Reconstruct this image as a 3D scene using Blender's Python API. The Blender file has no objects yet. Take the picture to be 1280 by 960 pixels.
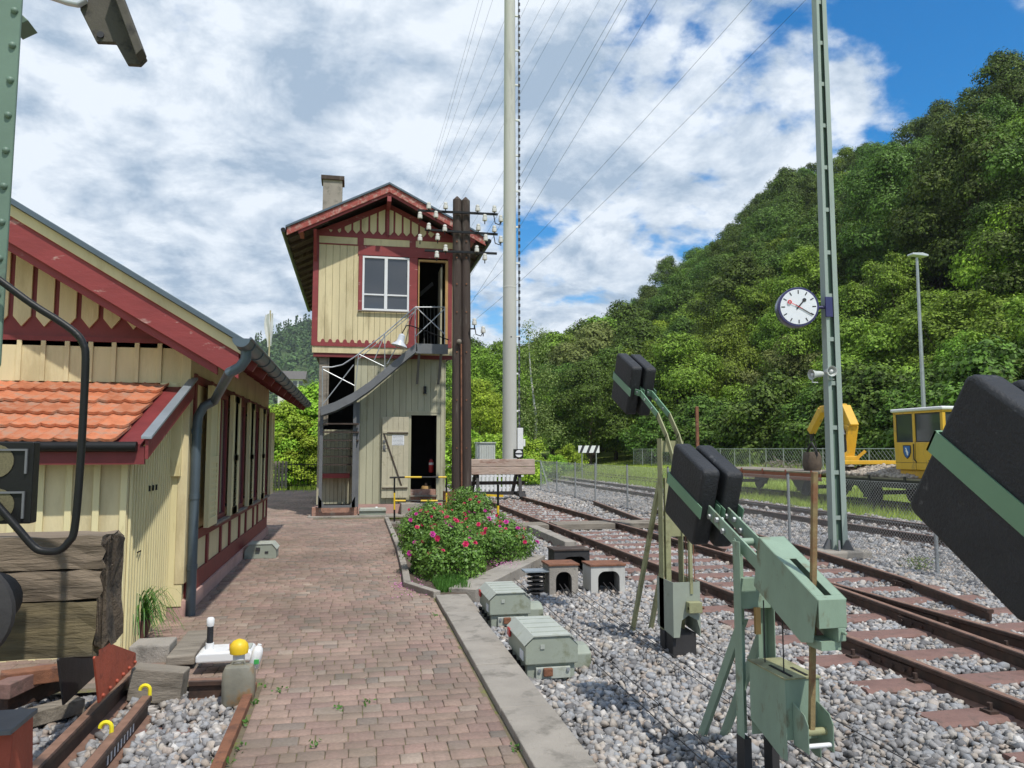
import bpy, bmesh, math, random
import numpy as np
from mathutils import Vector, Matrix
R = math.radians
random.seed(7)
rng = np.random.default_rng(11)
scene = bpy.context.scene
col = scene.collection

# ------------------------------------------------------------------ camera
F = 961.0
YAW, PITCH, EYE = R(11.6), R(4.877), 1.65
cam_d = bpy.data.cameras.new('camera')
cam = bpy.data.objects.new('camera', cam_d); col.objects.link(cam)
cam.location = (0, 0, EYE)
cam.rotation_euler = (R(90) + PITCH, 0, -YAW)
cam_d.sensor_width = 36.0
cam_d.lens = F / 1280 * 36.0
cam_d.clip_start = 0.05
cam_d.clip_end = 6000
scene.camera = cam
# ------------------------------------------------------------------ sun and sky
SUN_EL, SUN_AZ = R(58), R(22)          # azimuth: behind the camera, towards +X
sun_dir = Vector((math.sin(SUN_AZ) * math.cos(SUN_EL), -math.cos(SUN_AZ) * math.cos(SUN_EL), math.sin(SUN_EL)))
sd = bpy.data.lights.new('sun', 'SUN'); sd.energy = 3.05; sd.angle = R(0.9); sd.color = (1.0, 0.955, 0.88)
so = bpy.data.objects.new('sun', sd); col.objects.link(so)
so.rotation_euler = sun_dir.to_track_quat('Z', 'Y').to_euler(); so.location = (0, 0, 60)
world = bpy.data.worlds.new("World"); scene.world = world; world.use_nodes = True
wn = world.node_tree; wn.nodes.clear()
def wnode(t, **k):
    n = wn.nodes.new(t)
    for a, b in k.items(): setattr(n, a, b)
    return n
sky = wnode('ShaderNodeTexSky', sky_type='NISHITA', sun_disc=False)
sky.sun_elevation = SUN_EL
sky.sun_rotation = math.atan2(sun_dir.x, sun_dir.y)
sky.air_density = 1.0; sky.dust_density = 0.6; sky.ozone_density = 1.6
wl = wn.links.new
tc = wnode('ShaderNodeTexCoord')
sep = wnode('ShaderNodeSeparateXYZ'); wl(tc.outputs['Generated'], sep.inputs[0])
def wm(op, a, b=None, c=None, clamp=False):
    n = wnode('ShaderNodeMath', operation=op); n.use_clamp = clamp
    for i, v in enumerate((a, b, c)):
        if v is None: continue
        if isinstance(v, (int, float)): n.inputs[i].default_value = v
        else: wl(v, n.inputs[i])
    return n.outputs[0]
zz = wm('MAXIMUM', sep.outputs['Z'], 0.0); zz = wm('ADD', zz, 0.30)
cx = wm('DIVIDE', sep.outputs['X'], zz); cy = wm('DIVIDE', sep.outputs['Y'], zz)
cmb = wnode('ShaderNodeCombineXYZ'); wl(cx, cmb.inputs[0]); wl(cy, cmb.inputs[1])
def wnoise(scale, detail, rough, dist, off, vec=None):
    mp = wnode('ShaderNodeMapping'); wl(cmb.outputs[0], mp.inputs['Vector']); mp.inputs['Location'].default_value = off
    n = wnode('ShaderNodeTexNoise'); wl(mp.outputs[0], n.inputs['Vector'])
    n.inputs['Scale'].default_value = scale; n.inputs['Detail'].default_value = detail
    n.inputs['Roughness'].default_value = rough; n.inputs['Distortion'].default_value = dist
    return n.outputs['Fac']
big = wnoise(1.05, 3, 0.5, 0.2, (3.1, 1.7, 0.4))
mid = wnoise(4.6, 9, 0.55, 0.1, (0.3, 5.2, 1.4))
dens = wm('ADD', wm('MULTIPLY', big, 0.44), wm('MULTIPLY', mid, 0.74))
# clouds thin out towards the upper right of the view
bias = wm('MULTIPLY', wm('ADD', wm('MULTIPLY', cx, 0.75), wm('MULTIPLY', cy, -0.42)), -0.105)
bias = wm('MAXIMUM', wm('MINIMUM', wm('ADD', bias, 0.034), 0.12), -0.020)
dens = wm('ADD', dens, bias)
mr = wnode('ShaderNodeMapRange', interpolation_type='SMOOTHSTEP'); wl(dens, mr.inputs[0])
mr.inputs[1].default_value = 0.520; mr.inputs[2].default_value = 0.620; mr.inputs[3].default_value = 0.0; mr.inputs[4].default_value = 0.97
shade = wnoise(4.4, 9, 0.62, 0.2, (7.3, 2.1, 3.4))
sh = wnode('ShaderNodeMapRange'); wl(shade, sh.inputs[0]); sh.inputs[1].default_value = 0.39; sh.inputs[2].default_value = 0.575
cmix = wnode('ShaderNodeMix', data_type='RGBA'); wl(sh.outputs[0], cmix.inputs[0])
cmix.inputs[6].default_value = (2.95, 3.8, 4.85, 1); cmix.inputs[7].default_value = (6.7, 7.2, 7.75, 1)
smix = wnode('ShaderNodeMix', data_type='RGBA'); wl(mr.outputs[0], smix.inputs[0])
hs = wnode('ShaderNodeHueSaturation'); hs.inputs['Saturation'].default_value = 1.6; hs.inputs['Value'].default_value = 1.2; wl(sky.outputs[0], hs.inputs['Color']); wl(hs.outputs[0], smix.inputs[6]); wl(cmix.outputs[2], smix.inputs[7])
bg = wnode('ShaderNodeBackground'); bg.inputs['Strength'].default_value = 0.108
wl(smix.outputs[2], bg.inputs['Color'])
wo = wnode('ShaderNodeOutputWorld'); wl(bg.outputs[0], wo.inputs[0])
vs = scene.view_settings
vs.view_transform = 'Standard'; vs.look = 'None'; vs.exposure = 0.36; vs.gamma = 1.0; vs.use_curve_mapping = False
scene.render.engine = 'CYCLES'
scene.render.resolution_x, scene.render.resolution_y = 1024, 768

# ------------------------------------------------------------------ placing by eye: a pixel of the 1280x960 photo to a world point
_f = Vector((math.sin(YAW) * math.cos(PITCH), math.cos(YAW) * math.cos(PITCH), math.sin(PITCH)))
_r = Vector((math.cos(YAW), -math.sin(YAW), 0))
_u = _r.cross(_f)
CAM = Vector((0, 0, EYE))
def ray(px, py): return _f + _r * ((px - 640) / F) + _u * ((480 - py) / F)
def onZ(px, py, z=0.0): d = ray(px, py); return CAM + d * ((z - EYE) / d.z)
def onX(px, py, x): d = ray(px, py); return CAM + d * (x / d.x)
def onY(px, py, y): d = ray(px, py); return CAM + d * (y / d.y)
def atD(px, py, D):
    d = ray(px, py); h = d.x * math.sin(YAW) + d.y * math.cos(YAW)
    return CAM + d * (D / h)

# ------------------------------------------------------------------ materials
MATS = {}
def mat(name, color, rough=0.7, var=0.15, scale=6.0, bump=0.0, bscale=30.0, metal=0.0, dirt=None, dirt_amt=0.0,
        dscale=4.0, island=0.0, stretch=None, spec=0.5, coat=0.0, trans=0.0, objrand=0.0, world_co=False):
    m = bpy.data.materials.new(name); m.use_nodes = True; nt = m.node_tree; N = nt.nodes; L = nt.links.new
    b = N['Principled BSDF']
    tcn = N.new('ShaderNodeTexCoord'); vec = tcn.outputs['Object']
    if world_co: g = N.new('ShaderNodeNewGeometry'); vec = g.outputs['Position']
    if stretch:
        mp = N.new('ShaderNodeMapping'); L(vec, mp.inputs['Vector']); mp.inputs['Scale'].default_value = stretch; vec = mp.outputs[0]
    def noise(s, d=5, r=0.6):
        n = N.new('ShaderNodeTexNoise'); L(vec, n.inputs['Vector']); n.inputs['Scale'].default_value = s
        n.inputs['Detail'].default_value = d; n.inputs['Roughness'].default_value = r; return n.outputs['Fac']
    def mrange(f, a, b2, c, d):
        n = N.new('ShaderNodeMapRange'); L(f, n.inputs[0])
        for i, v in enumerate((a, b2, c, d)): n.inputs[i + 1].default_value = v
        return n.outputs[0]
    hsv = N.new('ShaderNodeHueSaturation'); hsv.inputs['Color'].default_value = (*color, 1)
    val = mrange(noise(scale), 0.3, 0.7, 1 - var, 1 + var)
    if island > 0:
        g = N.new('ShaderNodeNewGeometry'); iv = mrange(g.outputs['Random Per Island'], 0, 1, 1 - island, 1 + island)
        mm = N.new('ShaderNodeMath'); mm.operation = 'MULTIPLY'; L(val, mm.inputs[0]); L(iv, mm.inputs[1]); val = mm.outputs[0]
    if objrand > 0:
        oi = N.new('ShaderNodeObjectInfo'); iv = mrange(oi.outputs['Random'], 0, 1, 1 - objrand, 1 + objrand)
        mm = N.new('ShaderNodeMath'); mm.operation = 'MULTIPLY'; L(val, mm.inputs[0]); L(iv, mm.inputs[1]); val = mm.outputs[0]
        L(mrange(oi.outputs['Random'], 0, 1, 0.468, 0.508), hsv.inputs['Hue'])
    L(val, hsv.inputs['Value']); out = hsv.outputs[0]
    if dirt:
        mx = N.new('ShaderNodeMix'); mx.data_type = 'RGBA'
        L(mrange(noise(dscale, 8, 0.68), 0.62 - 0.3 * dirt_amt, 0.72 - 0.2 * dirt_amt, 0, 0.9), mx.inputs[0])
        L(out, mx.inputs[6]); mx.inputs[7].default_value = (*dirt, 1); out = mx.outputs[2]
    L(out, b.inputs['Base Color'])
    b.inputs['Roughness'].default_value = rough; b.inputs['Metallic'].default_value = metal
    b.inputs['Specular IOR Level'].default_value = spec
    if coat: b.inputs['Coat Weight'].default_value = coat
    if bump:
        bn = N.new('ShaderNodeBump'); bn.inputs['Strength'].default_value = bump; bn.inputs['Distance'].default_value = 0.02
        L(noise(bscale, 6, 0.65), bn.inputs['Height']); L(bn.outputs[0], b.inputs['Normal'])
    if trans:
        t = N.new('ShaderNodeBsdfTranslucent'); L(out, t.inputs['Color'])
        ms = N.new('ShaderNodeMixShader'); ms.inputs[0].default_value = trans
        L(b.outputs[0], ms.inputs[1]); L(t.outputs[0], ms.inputs[2]); L(ms.outputs[0], N['Material Output'].inputs[0])
    MATS[name] = m; return m
M = MATS
mat('cream', (0.63, 0.54, 0.32), 0.7, 0.12, 3, 0.35, 14, dirt=(0.46, 0.38, 0.21), dirt_amt=0.32, dscale=2.2, stretch=(1, 1, 0.25))
mat('cream_bright', (0.70, 0.62, 0.35), 0.6, 0.08, 3, 0.25, 14, dirt=(0.45, 0.36, 0.16), dirt_amt=0.12, dscale=5, stretch=(1, 1, 0.2))
mat('olive_boards', (0.40, 0.385, 0.27), 0.75, 0.12, 4, 0.3, 14, dirt=(0.24, 0.22, 0.13), dirt_amt=0.25, dscale=2, stretch=(1, 1, 0.25), island=0.08)
mat('oxblood', (0.175, 0.025, 0.026), 0.6, 0.15, 5, 0.15, 20)
mat('red_trim', (0.235, 0.036, 0.036), 0.6, 0.15, 5, 0.2, 25, dirt=(0.55, 0.42, 0.36), dirt_amt=0.0, dscale=9, stretch=(0.35, 1, 1))
mat('peeling_red', (0.33, 0.07, 0.055), 0.75, 0.2, 6, 0.3, 25, dirt=(0.46, 0.34, 0.28), dirt_amt=0.42, dscale=8)
mat('pink_plaster', (0.46, 0.29, 0.25), 0.85, 0.12, 4, 0.3, 40, dirt=(0.30, 0.24, 0.18), dirt_amt=0.15, dscale=3)
mat('zinc', (0.10, 0.13, 0.155), 0.42, 0.15, 3, 0.1, 10, metal=0.35)
mat('zinc_light', (0.30, 0.34, 0.37), 0.45, 0.15, 3, 0.1, 10, metal=0.4)
mat('tile', (0.52, 0.17, 0.075), 0.8, 0.25, 7, 0.6, 35, dirt=(0.36, 0.22, 0.15), dirt_amt=0.5, dscale=7, island=0.2)
mat('old_tile', (0.30, 0.12, 0.07), 0.8, 0.2, 5, 0.5, 35, dirt=(0.12, 0.1, 0.07), dirt_amt=0.4, island=0.2)
mat('white_paint', (0.72, 0.73, 0.74), 0.5, 0.05, 4)
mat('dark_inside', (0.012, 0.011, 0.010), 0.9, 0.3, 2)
mat('dark_wood', (0.055, 0.038, 0.030), 0.85, 0.3, 5, 0.6, 16, dirt=(0.13, 0.11, 0.09), dirt_amt=0.2, dscale=6, stretch=(1, 1, 0.12))
mat('weathered_wood', (0.20, 0.155, 0.11), 0.9, 0.35, 5, 0.9, 18, dirt=(0.06, 0.048, 0.034), dirt_amt=0.34, dscale=3.2, stretch=(0.22, 1, 1.6))
mat('old_wood_grey', (0.23, 0.20, 0.16), 0.9, 0.3, 5, 0.7, 20, dirt=(0.10, 0.085, 0.065), dirt_amt=0.3, dscale=4, stretch=(0.25, 1.5, 1))
mat('crumbled_wood', (0.10, 0.075, 0.052), 0.95, 0.4, 9, 1.0, 25, dirt=(0.02, 0.016, 0.012), dirt_amt=0.4, dscale=10)
mat('moss_beam', (0.165, 0.13, 0.07), 0.9, 0.35, 5, 0.9, 16, dirt=(0.055, 0.046, 0.03), dirt_amt=0.42, dscale=3.5, stretch=(0.22, 1, 1.6))
mat('pale_beam', (0.44, 0.34, 0.28), 0.9, 0.25, 5, 0.6, 20, dirt=(0.19, 0.06, 0.04), dirt_amt=0.28, dscale=2.6, stretch=(0.4, 1, 1.5))
mat('concrete', (0.31, 0.28, 0.24), 0.9, 0.15, 3, 0.5, 60, dirt=(0.17, 0.155, 0.13), dirt_amt=0.3, dscale=4, world_co=True)
mat('mast_concrete', (0.50, 0.49, 0.45), 0.8, 0.08, 1.5, 0.1, 30, dirt=(0.34, 0.33, 0.30), dirt_amt=0.2, dscale=2, stretch=(1, 1, 0.15))
mat('brick_base', (0.34, 0.19, 0.14), 0.9, 0.25, 9, 0.5, 30, dirt=(0.36, 0.32, 0.27), dirt_amt=0.3, dscale=5)
mat('steel_grey', (0.145, 0.15, 0.155), 0.6, 0.12, 4, 0.1, 20, metal=0.2)
mat('galvanised', (0.40, 0.42, 0.43), 0.45, 0.12, 6, metal=0.6)
mat('wire', (0.50, 0.51, 0.51), 0.5, 0.1, 6, metal=0.5)
mat('black_steel', (0.010, 0.010, 0.010), 0.45, 0.2, 5, 0.1, 30, spec=0.3)
mat('cable', (0.03, 0.032, 0.038), 0.6, 0.1, 4)
mat('insulator', (0.68, 0.66, 0.60), 0.25, 0.06, 4, coat=0.4)
mat('mast_green', (0.135, 0.205, 0.155), 0.5, 0.1, 3, 0.08, 14, dirt=(0.09, 0.10, 0.075), dirt_amt=0.1, dscale=4)
mat('mint_green', (0.235, 0.325, 0.24), 0.55, 0.14, 5, 0.12, 26, dirt=(0.15, 0.125, 0.07), dirt_amt=0.17, dscale=9, stretch=(1, 1, 0.45))
mat('strap_green', (0.16, 0.29, 0.18), 0.5, 0.08, 3, 0.05, 20)
mat('olive_paint', (0.29, 0.29, 0.155), 0.65, 0.15, 4, 0.2, 20, dirt=(0.14, 0.125, 0.06), dirt_amt=0.3, dscale=5)
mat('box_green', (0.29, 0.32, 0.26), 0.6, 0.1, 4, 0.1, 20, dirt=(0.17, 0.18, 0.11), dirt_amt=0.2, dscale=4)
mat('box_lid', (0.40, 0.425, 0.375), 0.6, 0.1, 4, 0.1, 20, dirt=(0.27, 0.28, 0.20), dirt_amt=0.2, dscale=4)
mat('post_green', (0.30, 0.36, 0.32), 0.55, 0.1, 3, 0.08, 14, dirt=(0.2, 0.22, 0.18), dirt_amt=0.2, dscale=3, stretch=(1, 1, 0.2))
mat('weight_black', (0.015, 0.016, 0.019), 0.6, 0.3, 5, 0.45, 60, dirt=(0.10, 0.10, 0.10), dirt_amt=0.02, dscale=16)
mat('rail_side', (0.050, 0.030, 0.022), 0.85, 0.3, 6, 0.4, 40, dirt=(0.11, 0.05, 0.03), dirt_amt=0.3, dscale=9)
mat('rust', (0.20, 0.085, 0.045), 0.85, 0.3, 8, 0.4, 40, dirt=(0.08, 0.04, 0.03), dirt_amt=0.3, dscale=7)
mat('ochre_rust', (0.25, 0.185, 0.085), 0.8, 0.25, 8, 0.3, 40, dirt=(0.20, 0.075, 0.035), dirt_amt=0.5, dscale=5)
mat('sleeper', (0.20, 0.115, 0.095), 0.85, 0.25, 5, 0.4, 25, dirt=(0.11, 0.075, 0.06), dirt_amt=0.35, dscale=5, world_co=True)
mat('red_steel', (0.38, 0.075, 0.038), 0.65, 0.18, 5, 0.3, 25, dirt=(0.10, 0.03, 0.02), dirt_amt=0.15, dscale=8)
mat('yellow', (0.75, 0.50, 0.02), 0.45, 0.06, 4)
mat('yellow_truck', (0.68, 0.40, 0.035), 0.5, 0.14, 3, dirt=(0.30, 0.19, 0.06), dirt_amt=0.25, dscale=3, stretch=(1, 1, .4))
mat('yellow_tip', (0.80, 0.68, 0.02), 0.5, 0.05, 4)
mat('plastic_white', (0.75, 0.75, 0.74), 0.4, 0.04, 5, dirt=(0.5, 0.48, 0.44), dirt_amt=0.1)
mat('canister', (0.22, 0.21, 0.165), 0.4, 0.2, 7, 0.2, 12, dirt=(0.30, 0.16, 0.05), dirt_amt=0.35, dscale=6)
mat('red_plastic', (0.42, 0.03, 0.03), 0.35, 0.05, 4)
mat('green_mark', (0.05, 0.35, 0.08), 0.5, 0.05, 4)
mat('terracotta', (0.13, 0.06, 0.045), 0.7, 0.15, 6, 0.3, 20)
mat('paper', (0.72, 0.74, 0.76), 0.6, 0.03, 4)
mat('ink', (0.03, 0.03, 0.035), 0.6, 0.03, 4)
mat('clock_blue', (0.035, 0.030, 0.11), 0.35, 0.05, 4, coat=0.3)
mat('clock_face', (0.80, 0.82, 0.85), 0.35, 0.02, 4)
mat('clock_red', (0.75, 0.02, 0.04), 0.4, 0.02, 4)
mat('sign_white', (0.78, 0.78, 0.78), 0.45, 0.03, 4)
mat('emblem_blue', (0.03, 0.13, 0.40), 0.4, 0.03, 4)
mat('house_white', (0.62, 0.60, 0.56), 0.8, 0.05, 4)
mat('house_roof', (0.12, 0.11, 0.10), 0.8, 0.1, 4)
mat('cabinet', (0.48, 0.50, 0.47), 0.6, 0.06, 4)
mat('lamp_white', (0.55, 0.58, 0.62), 0.35, 0.05, 4)
mat('bark', (0.10, 0.075, 0.055), 0.9, 0.3, 5, 0.6, 15)
mat('birch_bark', (0.62, 0.60, 0.55), 0.8, 0.15, 5, dirt=(0.08, 0.07, 0.06), dirt_amt=0.25, dscale=6)
mat('wagon_red', (0.26, 0.075, 0.05), 0.8, 0.2, 4, 0.2, 20)
mat('wagon_dark', (0.03, 0.028, 0.028), 0.7, 0.2, 4, 0.2, 20)
mat('rubble', (0.38, 0.33, 0.27), 0.95, 0.2, 8, 0.8, 20, island=0.3)
mat('brown_bottle', (0.10, 0.035, 0.02), 0.5, 0.1, 4)
mat('leaf_dark', (0.085, 0.158, 0.022), 0.6, 0.3, 0.9, island=0.6, trans=0.2, objrand=0.25, spec=0.25)
mat('leaf_mid', (0.165, 0.29, 0.032), 0.6, 0.3, 0.9, island=0.55, trans=0.25, objrand=0.22, spec=0.25)
mat('leaf_bright', (0.26, 0.43, 0.040), 0.6, 0.28, 0.9, island=0.5, trans=0.28, objrand=0.18, spec=0.25)
mat('leaf_pale', (0.18, 0.235, 0.065), 0.6, 0.2, 0.25, island=0.4, trans=0.25, objrand=0.1, spec=0.25)
mat('far_leaf', (0.085, 0.145, 0.050), 0.8, 0.35, 0.02, island=0.4, trans=0.2, spec=0.1, world_co=True)
mat('rose_leaf', (0.14, 0.265, 0.042), 0.5, 0.2, 3, island=0.5, trans=0.3)
mat('grass_blade', (0.38, 0.46, 0.085), 0.7, 0.2, 0.6, island=0.35, trans=0.5, world_co=True)
mat('long_leaf', (0.08, 0.20, 0.03), 0.5, 0.2, 3, island=0.3, trans=0.3)
mat('door_paint', (0.47, 0.43, 0.31), 0.7, 0.1, 4, 0.2, 14, dirt=(0.30, 0.27, 0.18), dirt_amt=0.2, dscale=4)
mat('mesh_grille', (0.13, 0.115, 0.06), 0.8, 0.3, 200)
mat('forest_floor', (0.05, 0.085, 0.02), 0.95, 0.3, 0.2, world_co=True)

def rose_mat(name, c):
    return mat(name, c, 0.5, 0.15, 20, island=0.25, trans=0.25)
rose_mat('petal', (0.68, 0.03, 0.14)); rose_mat('petal_magenta', (0.62, 0.05, 0.35)); mat('petal_fallen', (0.62, 0.20, 0.45), 0.6, 0.15, 10, island=0.3)

def glass_mat():
    m = bpy.data.materials.new('glass'); m.use_nodes = True
    b = m.node_tree.nodes['Principled BSDF']; b.inputs['Base Color'].default_value = (0.045, 0.05, 0.06, 1)
    b.inputs['Roughness'].default_value = 0.06; b.inputs['Specular IOR Level'].default_value = 1.0
    M['glass'] = m
glass_mat()

def ramp_node(N, stops):
    cr = N.new('ShaderNodeValToRGB'); e = cr.color_ramp.elements
    while len(e) < len(stops): e.new(0.5)
    for k, (p, c) in zip(e, stops): k.position = p; k.color = (*c, 1)
    return cr
def paver_mat():
    m = bpy.data.materials.new('paver'); m.use_nodes = True; N = m.node_tree.nodes; L = m.node_tree.links.new
    b = N['Principled BSDF']; g = N.new('ShaderNodeNewGeometry')
    cr = ramp_node(N, [(0.0, (0.27, 0.19, 0.145)), (0.2, (0.33, 0.21, 0.165)), (0.4, (0.245, 0.16, 0.13)), (0.6, (0.305, 0.22, 0.165)),
                       (0.78, (0.33, 0.215, 0.165)), (0.92, (0.20, 0.165, 0.135)), (1.0, (0.37, 0.28, 0.215))])
    L(g.outputs['Random Per Island'], cr.inputs[0])
    n1 = N.new('ShaderNodeTexNoise'); L(g.outputs['Position'], n1.inputs['Vector']); n1.inputs['Scale'].default_value = 0.7; n1.inputs['Detail'].default_value = 4
    n2 = N.new('ShaderNodeTexNoise'); L(g.outputs['Position'], n2.inputs['Vector']); n2.inputs['Scale'].default_value = 45; n2.inputs['Detail'].default_value = 6; n2.inputs['Roughness'].default_value = 0.7
    r1 = N.new('ShaderNodeMapRange'); L(n1.outputs[0], r1.inputs[0]); r1.inputs[1].default_value = 0.35; r1.inputs[2].default_value = 0.65; r1.inputs[3].default_value = 0.74; r1.inputs[4].default_value = 1.12
    r2 = N.new('ShaderNodeMapRange'); L(n2.outputs[0], r2.inputs[0]); r2.inputs[1].default_value = 0.3; r2.inputs[2].default_value = 0.7; r2.inputs[3].default_value = 0.78; r2.inputs[4].default_value = 1.18
    mm = N.new('ShaderNodeMath'); mm.operation = 'MULTIPLY'; L(r1.outputs[0], mm.inputs[0]); L(r2.outputs[0], mm.inputs[1])
    h = N.new('ShaderNodeHueSaturation'); L(cr.outputs[0], h.inputs['Color']); L(mm.outputs[0], h.inputs['Value']); h.inputs['Saturation'].default_value = 0.92
    n3 = N.new('ShaderNodeTexNoise'); L(g.outputs['Position'], n3.inputs['Vector']); n3.inputs['Scale'].default_value = 2.1; n3.inputs['Detail'].default_value = 9; n3.inputs['Roughness'].default_value = 0.7
    r3 = N.new('ShaderNodeMapRange'); L(n3.outputs[0], r3.inputs[0]); r3.inputs[1].default_value = 0.46; r3.inputs[2].default_value = 0.66; r3.inputs[4].default_value = 0.7
    mx = N.new('ShaderNodeMix'); mx.data_type = 'RGBA'; L(r3.outputs[0], mx.inputs[0]); L(h.outputs[0], mx.inputs[6]); mx.inputs[7].default_value = (0.175, 0.14, 0.10, 1)
    L(mx.outputs[2], b.inputs['Base Color']); b.inputs['Roughness'].default_value = 0.88
    bp = N.new('ShaderNodeBump'); bp.inputs['Strength'].default_value = 0.5; bp.inputs['Distance'].default_value = 0.01
    L(n2.outputs[0], bp.inputs['Height']); L(bp.outputs[0], b.inputs['Normal'])
    M['paver'] = m
paver_mat()
def stone_mat():
    m = bpy.data.materials.new('stone'); m.use_nodes = True; N = m.node_tree.nodes; L = m.node_tree.links.new
    b = N['Principled BSDF']; g = N.new('ShaderNodeNewGeometry')
    cr = ramp_node(N, [(0.0, (0.13, 0.125, 0.125)), (0.18, (0.24, 0.235, 0.235)), (0.4, (0.34, 0.33, 0.32)), (0.6, (0.29, 0.30, 0.315)), (0.75, (0.42, 0.38, 0.33)), (0.88, (0.33, 0.27, 0.225)), (1.0, (0.58, 0.56, 0.53))])
    L(g.outputs['Random Per Island'], cr.inputs[0])
    n2 = N.new('ShaderNodeTexNoise'); L(g.outputs['Position'], n2.inputs['Vector']); n2.inputs['Scale'].default_value = 50; n2.inputs['Detail'].default_value = 6; n2.inputs['Roughness'].default_value = 0.75
    n3 = N.new('ShaderNodeTexNoise'); L(g.outputs['Position'], n3.inputs['Vector']); n3.inputs['Scale'].default_value = 0.8; n3.inputs['Detail'].default_value = 4
    r2 = N.new('ShaderNodeMapRange'); L(n2.outputs[0], r2.inputs[0]); r2.inputs[1].default_value = 0.3; r2.inputs[2].default_value = 0.7; r2.inputs[3].default_value = 0.78; r2.inputs[4].default_value = 1.2
    r3 = N.new('ShaderNodeMapRange'); L(n3.outputs[0], r3.inputs[0]); r3.inputs[1].default_value = 0.35; r3.inputs[2].default_value = 0.65; r3.inputs[3].default_value = 0.84; r3.inputs[4].default_value = 1.1
    mm = N.new('ShaderNodeMath'); mm.operation = 'MULTIPLY'; L(r2.outputs[0], mm.inputs[0]); L(r3.outputs[0], mm.inputs[1])
    h = N.new('ShaderNodeHueSaturation'); L(cr.outputs[0], h.inputs['Color']); L(mm.outputs[0], h.inputs['Value']); L(h.outputs[0], b.inputs['Base Color']); b.inputs['Roughness'].default_value = 0.88
    bp = N.new('ShaderNodeBump'); bp.inputs['Strength'].default_value = 0.5; bp.inputs['Distance'].default_value = 0.006; L(n2.outputs[0], bp.inputs['Height']); L(bp.outputs[0], b.inputs['Normal']); M['stone'] = m
stone_mat()
def ground_mat(name, stops, scale, bump, big=0.15, vor=0):
    m = bpy.data.materials.new(name); m.use_nodes = True; N = m.node_tree.nodes; L = m.node_tree.links.new
    b = N['Principled BSDF']; g = N.new('ShaderNodeNewGeometry')
    n1 = N.new('ShaderNodeTexNoise'); L(g.outputs['Position'], n1.inputs['Vector']); n1.inputs['Scale'].default_value = scale; n1.inputs['Detail'].default_value = 8; n1.inputs['Roughness'].default_value = 0.7
    fac = n1.outputs[0]
    if vor:
        v = N.new('ShaderNodeTexVoronoi'); L(g.outputs['Position'], v.inputs['Vector']); v.inputs['Scale'].default_value = vor
        s = N.new('ShaderNodeSeparateColor'); L(v.outputs['Color'], s.inputs[0]); fac = s.outputs[0]
    cr = ramp_node(N, stops); L(fac, cr.inputs[0])
    n2 = N.new('ShaderNodeTexNoise'); L(g.outputs['Position'], n2.inputs['Vector']); n2.inputs['Scale'].default_value = big; n2.inputs['Detail'].default_value = 5
    r = N.new('ShaderNodeMapRange'); L(n2.outputs[0], r.inputs[0]); r.inputs[1].default_value = 0.3; r.inputs[2].default_value = 0.7; r.inputs[3].default_value = 0.75; r.inputs[4].default_value = 1.25
    h = N.new('ShaderNodeHueSaturation'); L(cr.outputs[0], h.inputs['Color']); L(r.outputs[0], h.inputs['Value'])
    L(h.outputs[0], b.inputs['Base Color']); b.inputs['Roughness'].default_value = 0.93
    bp = N.new('ShaderNodeBump'); bp.inputs['Strength'].default_value = bump; bp.inputs['Distance'].default_value = 0.03
    L((v.outputs['Distance'] if vor else n1.outputs[0]), bp.inputs['Height']); L(bp.outputs[0], b.inputs['Normal'])
    M[name] = m
ground_mat('meadow', [(0.3, (0.17, 0.25, 0.04)), (0.5, (0.26, 0.36, 0.055)), (0.7, (0.36, 0.40, 0.10))], 3.0, 0.8, 0.12)
ground_mat('ballast_ground', [(0.0, (0.10, 0.09, 0.08)), (0.35, (0.25, 0.23, 0.21)), (0.7, (0.38, 0.35, 0.32)), (1.0, (0.50, 0.47, 0.44))], 20, 0.9, 0.5, vor=22)
ground_mat('joint_sand', [(0.35, (0.13, 0.105, 0.065)), (0.5, (0.16, 0.13, 0.085)), (0.62, (0.15, 0.16, 0.04))], 9, 0.6, 1.0)
ground_mat('soil', [(0.3, (0.06, 0.04, 0.03)), (0.7, (0.13, 0.10, 0.07))], 12, 0.9, 1.0)

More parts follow.
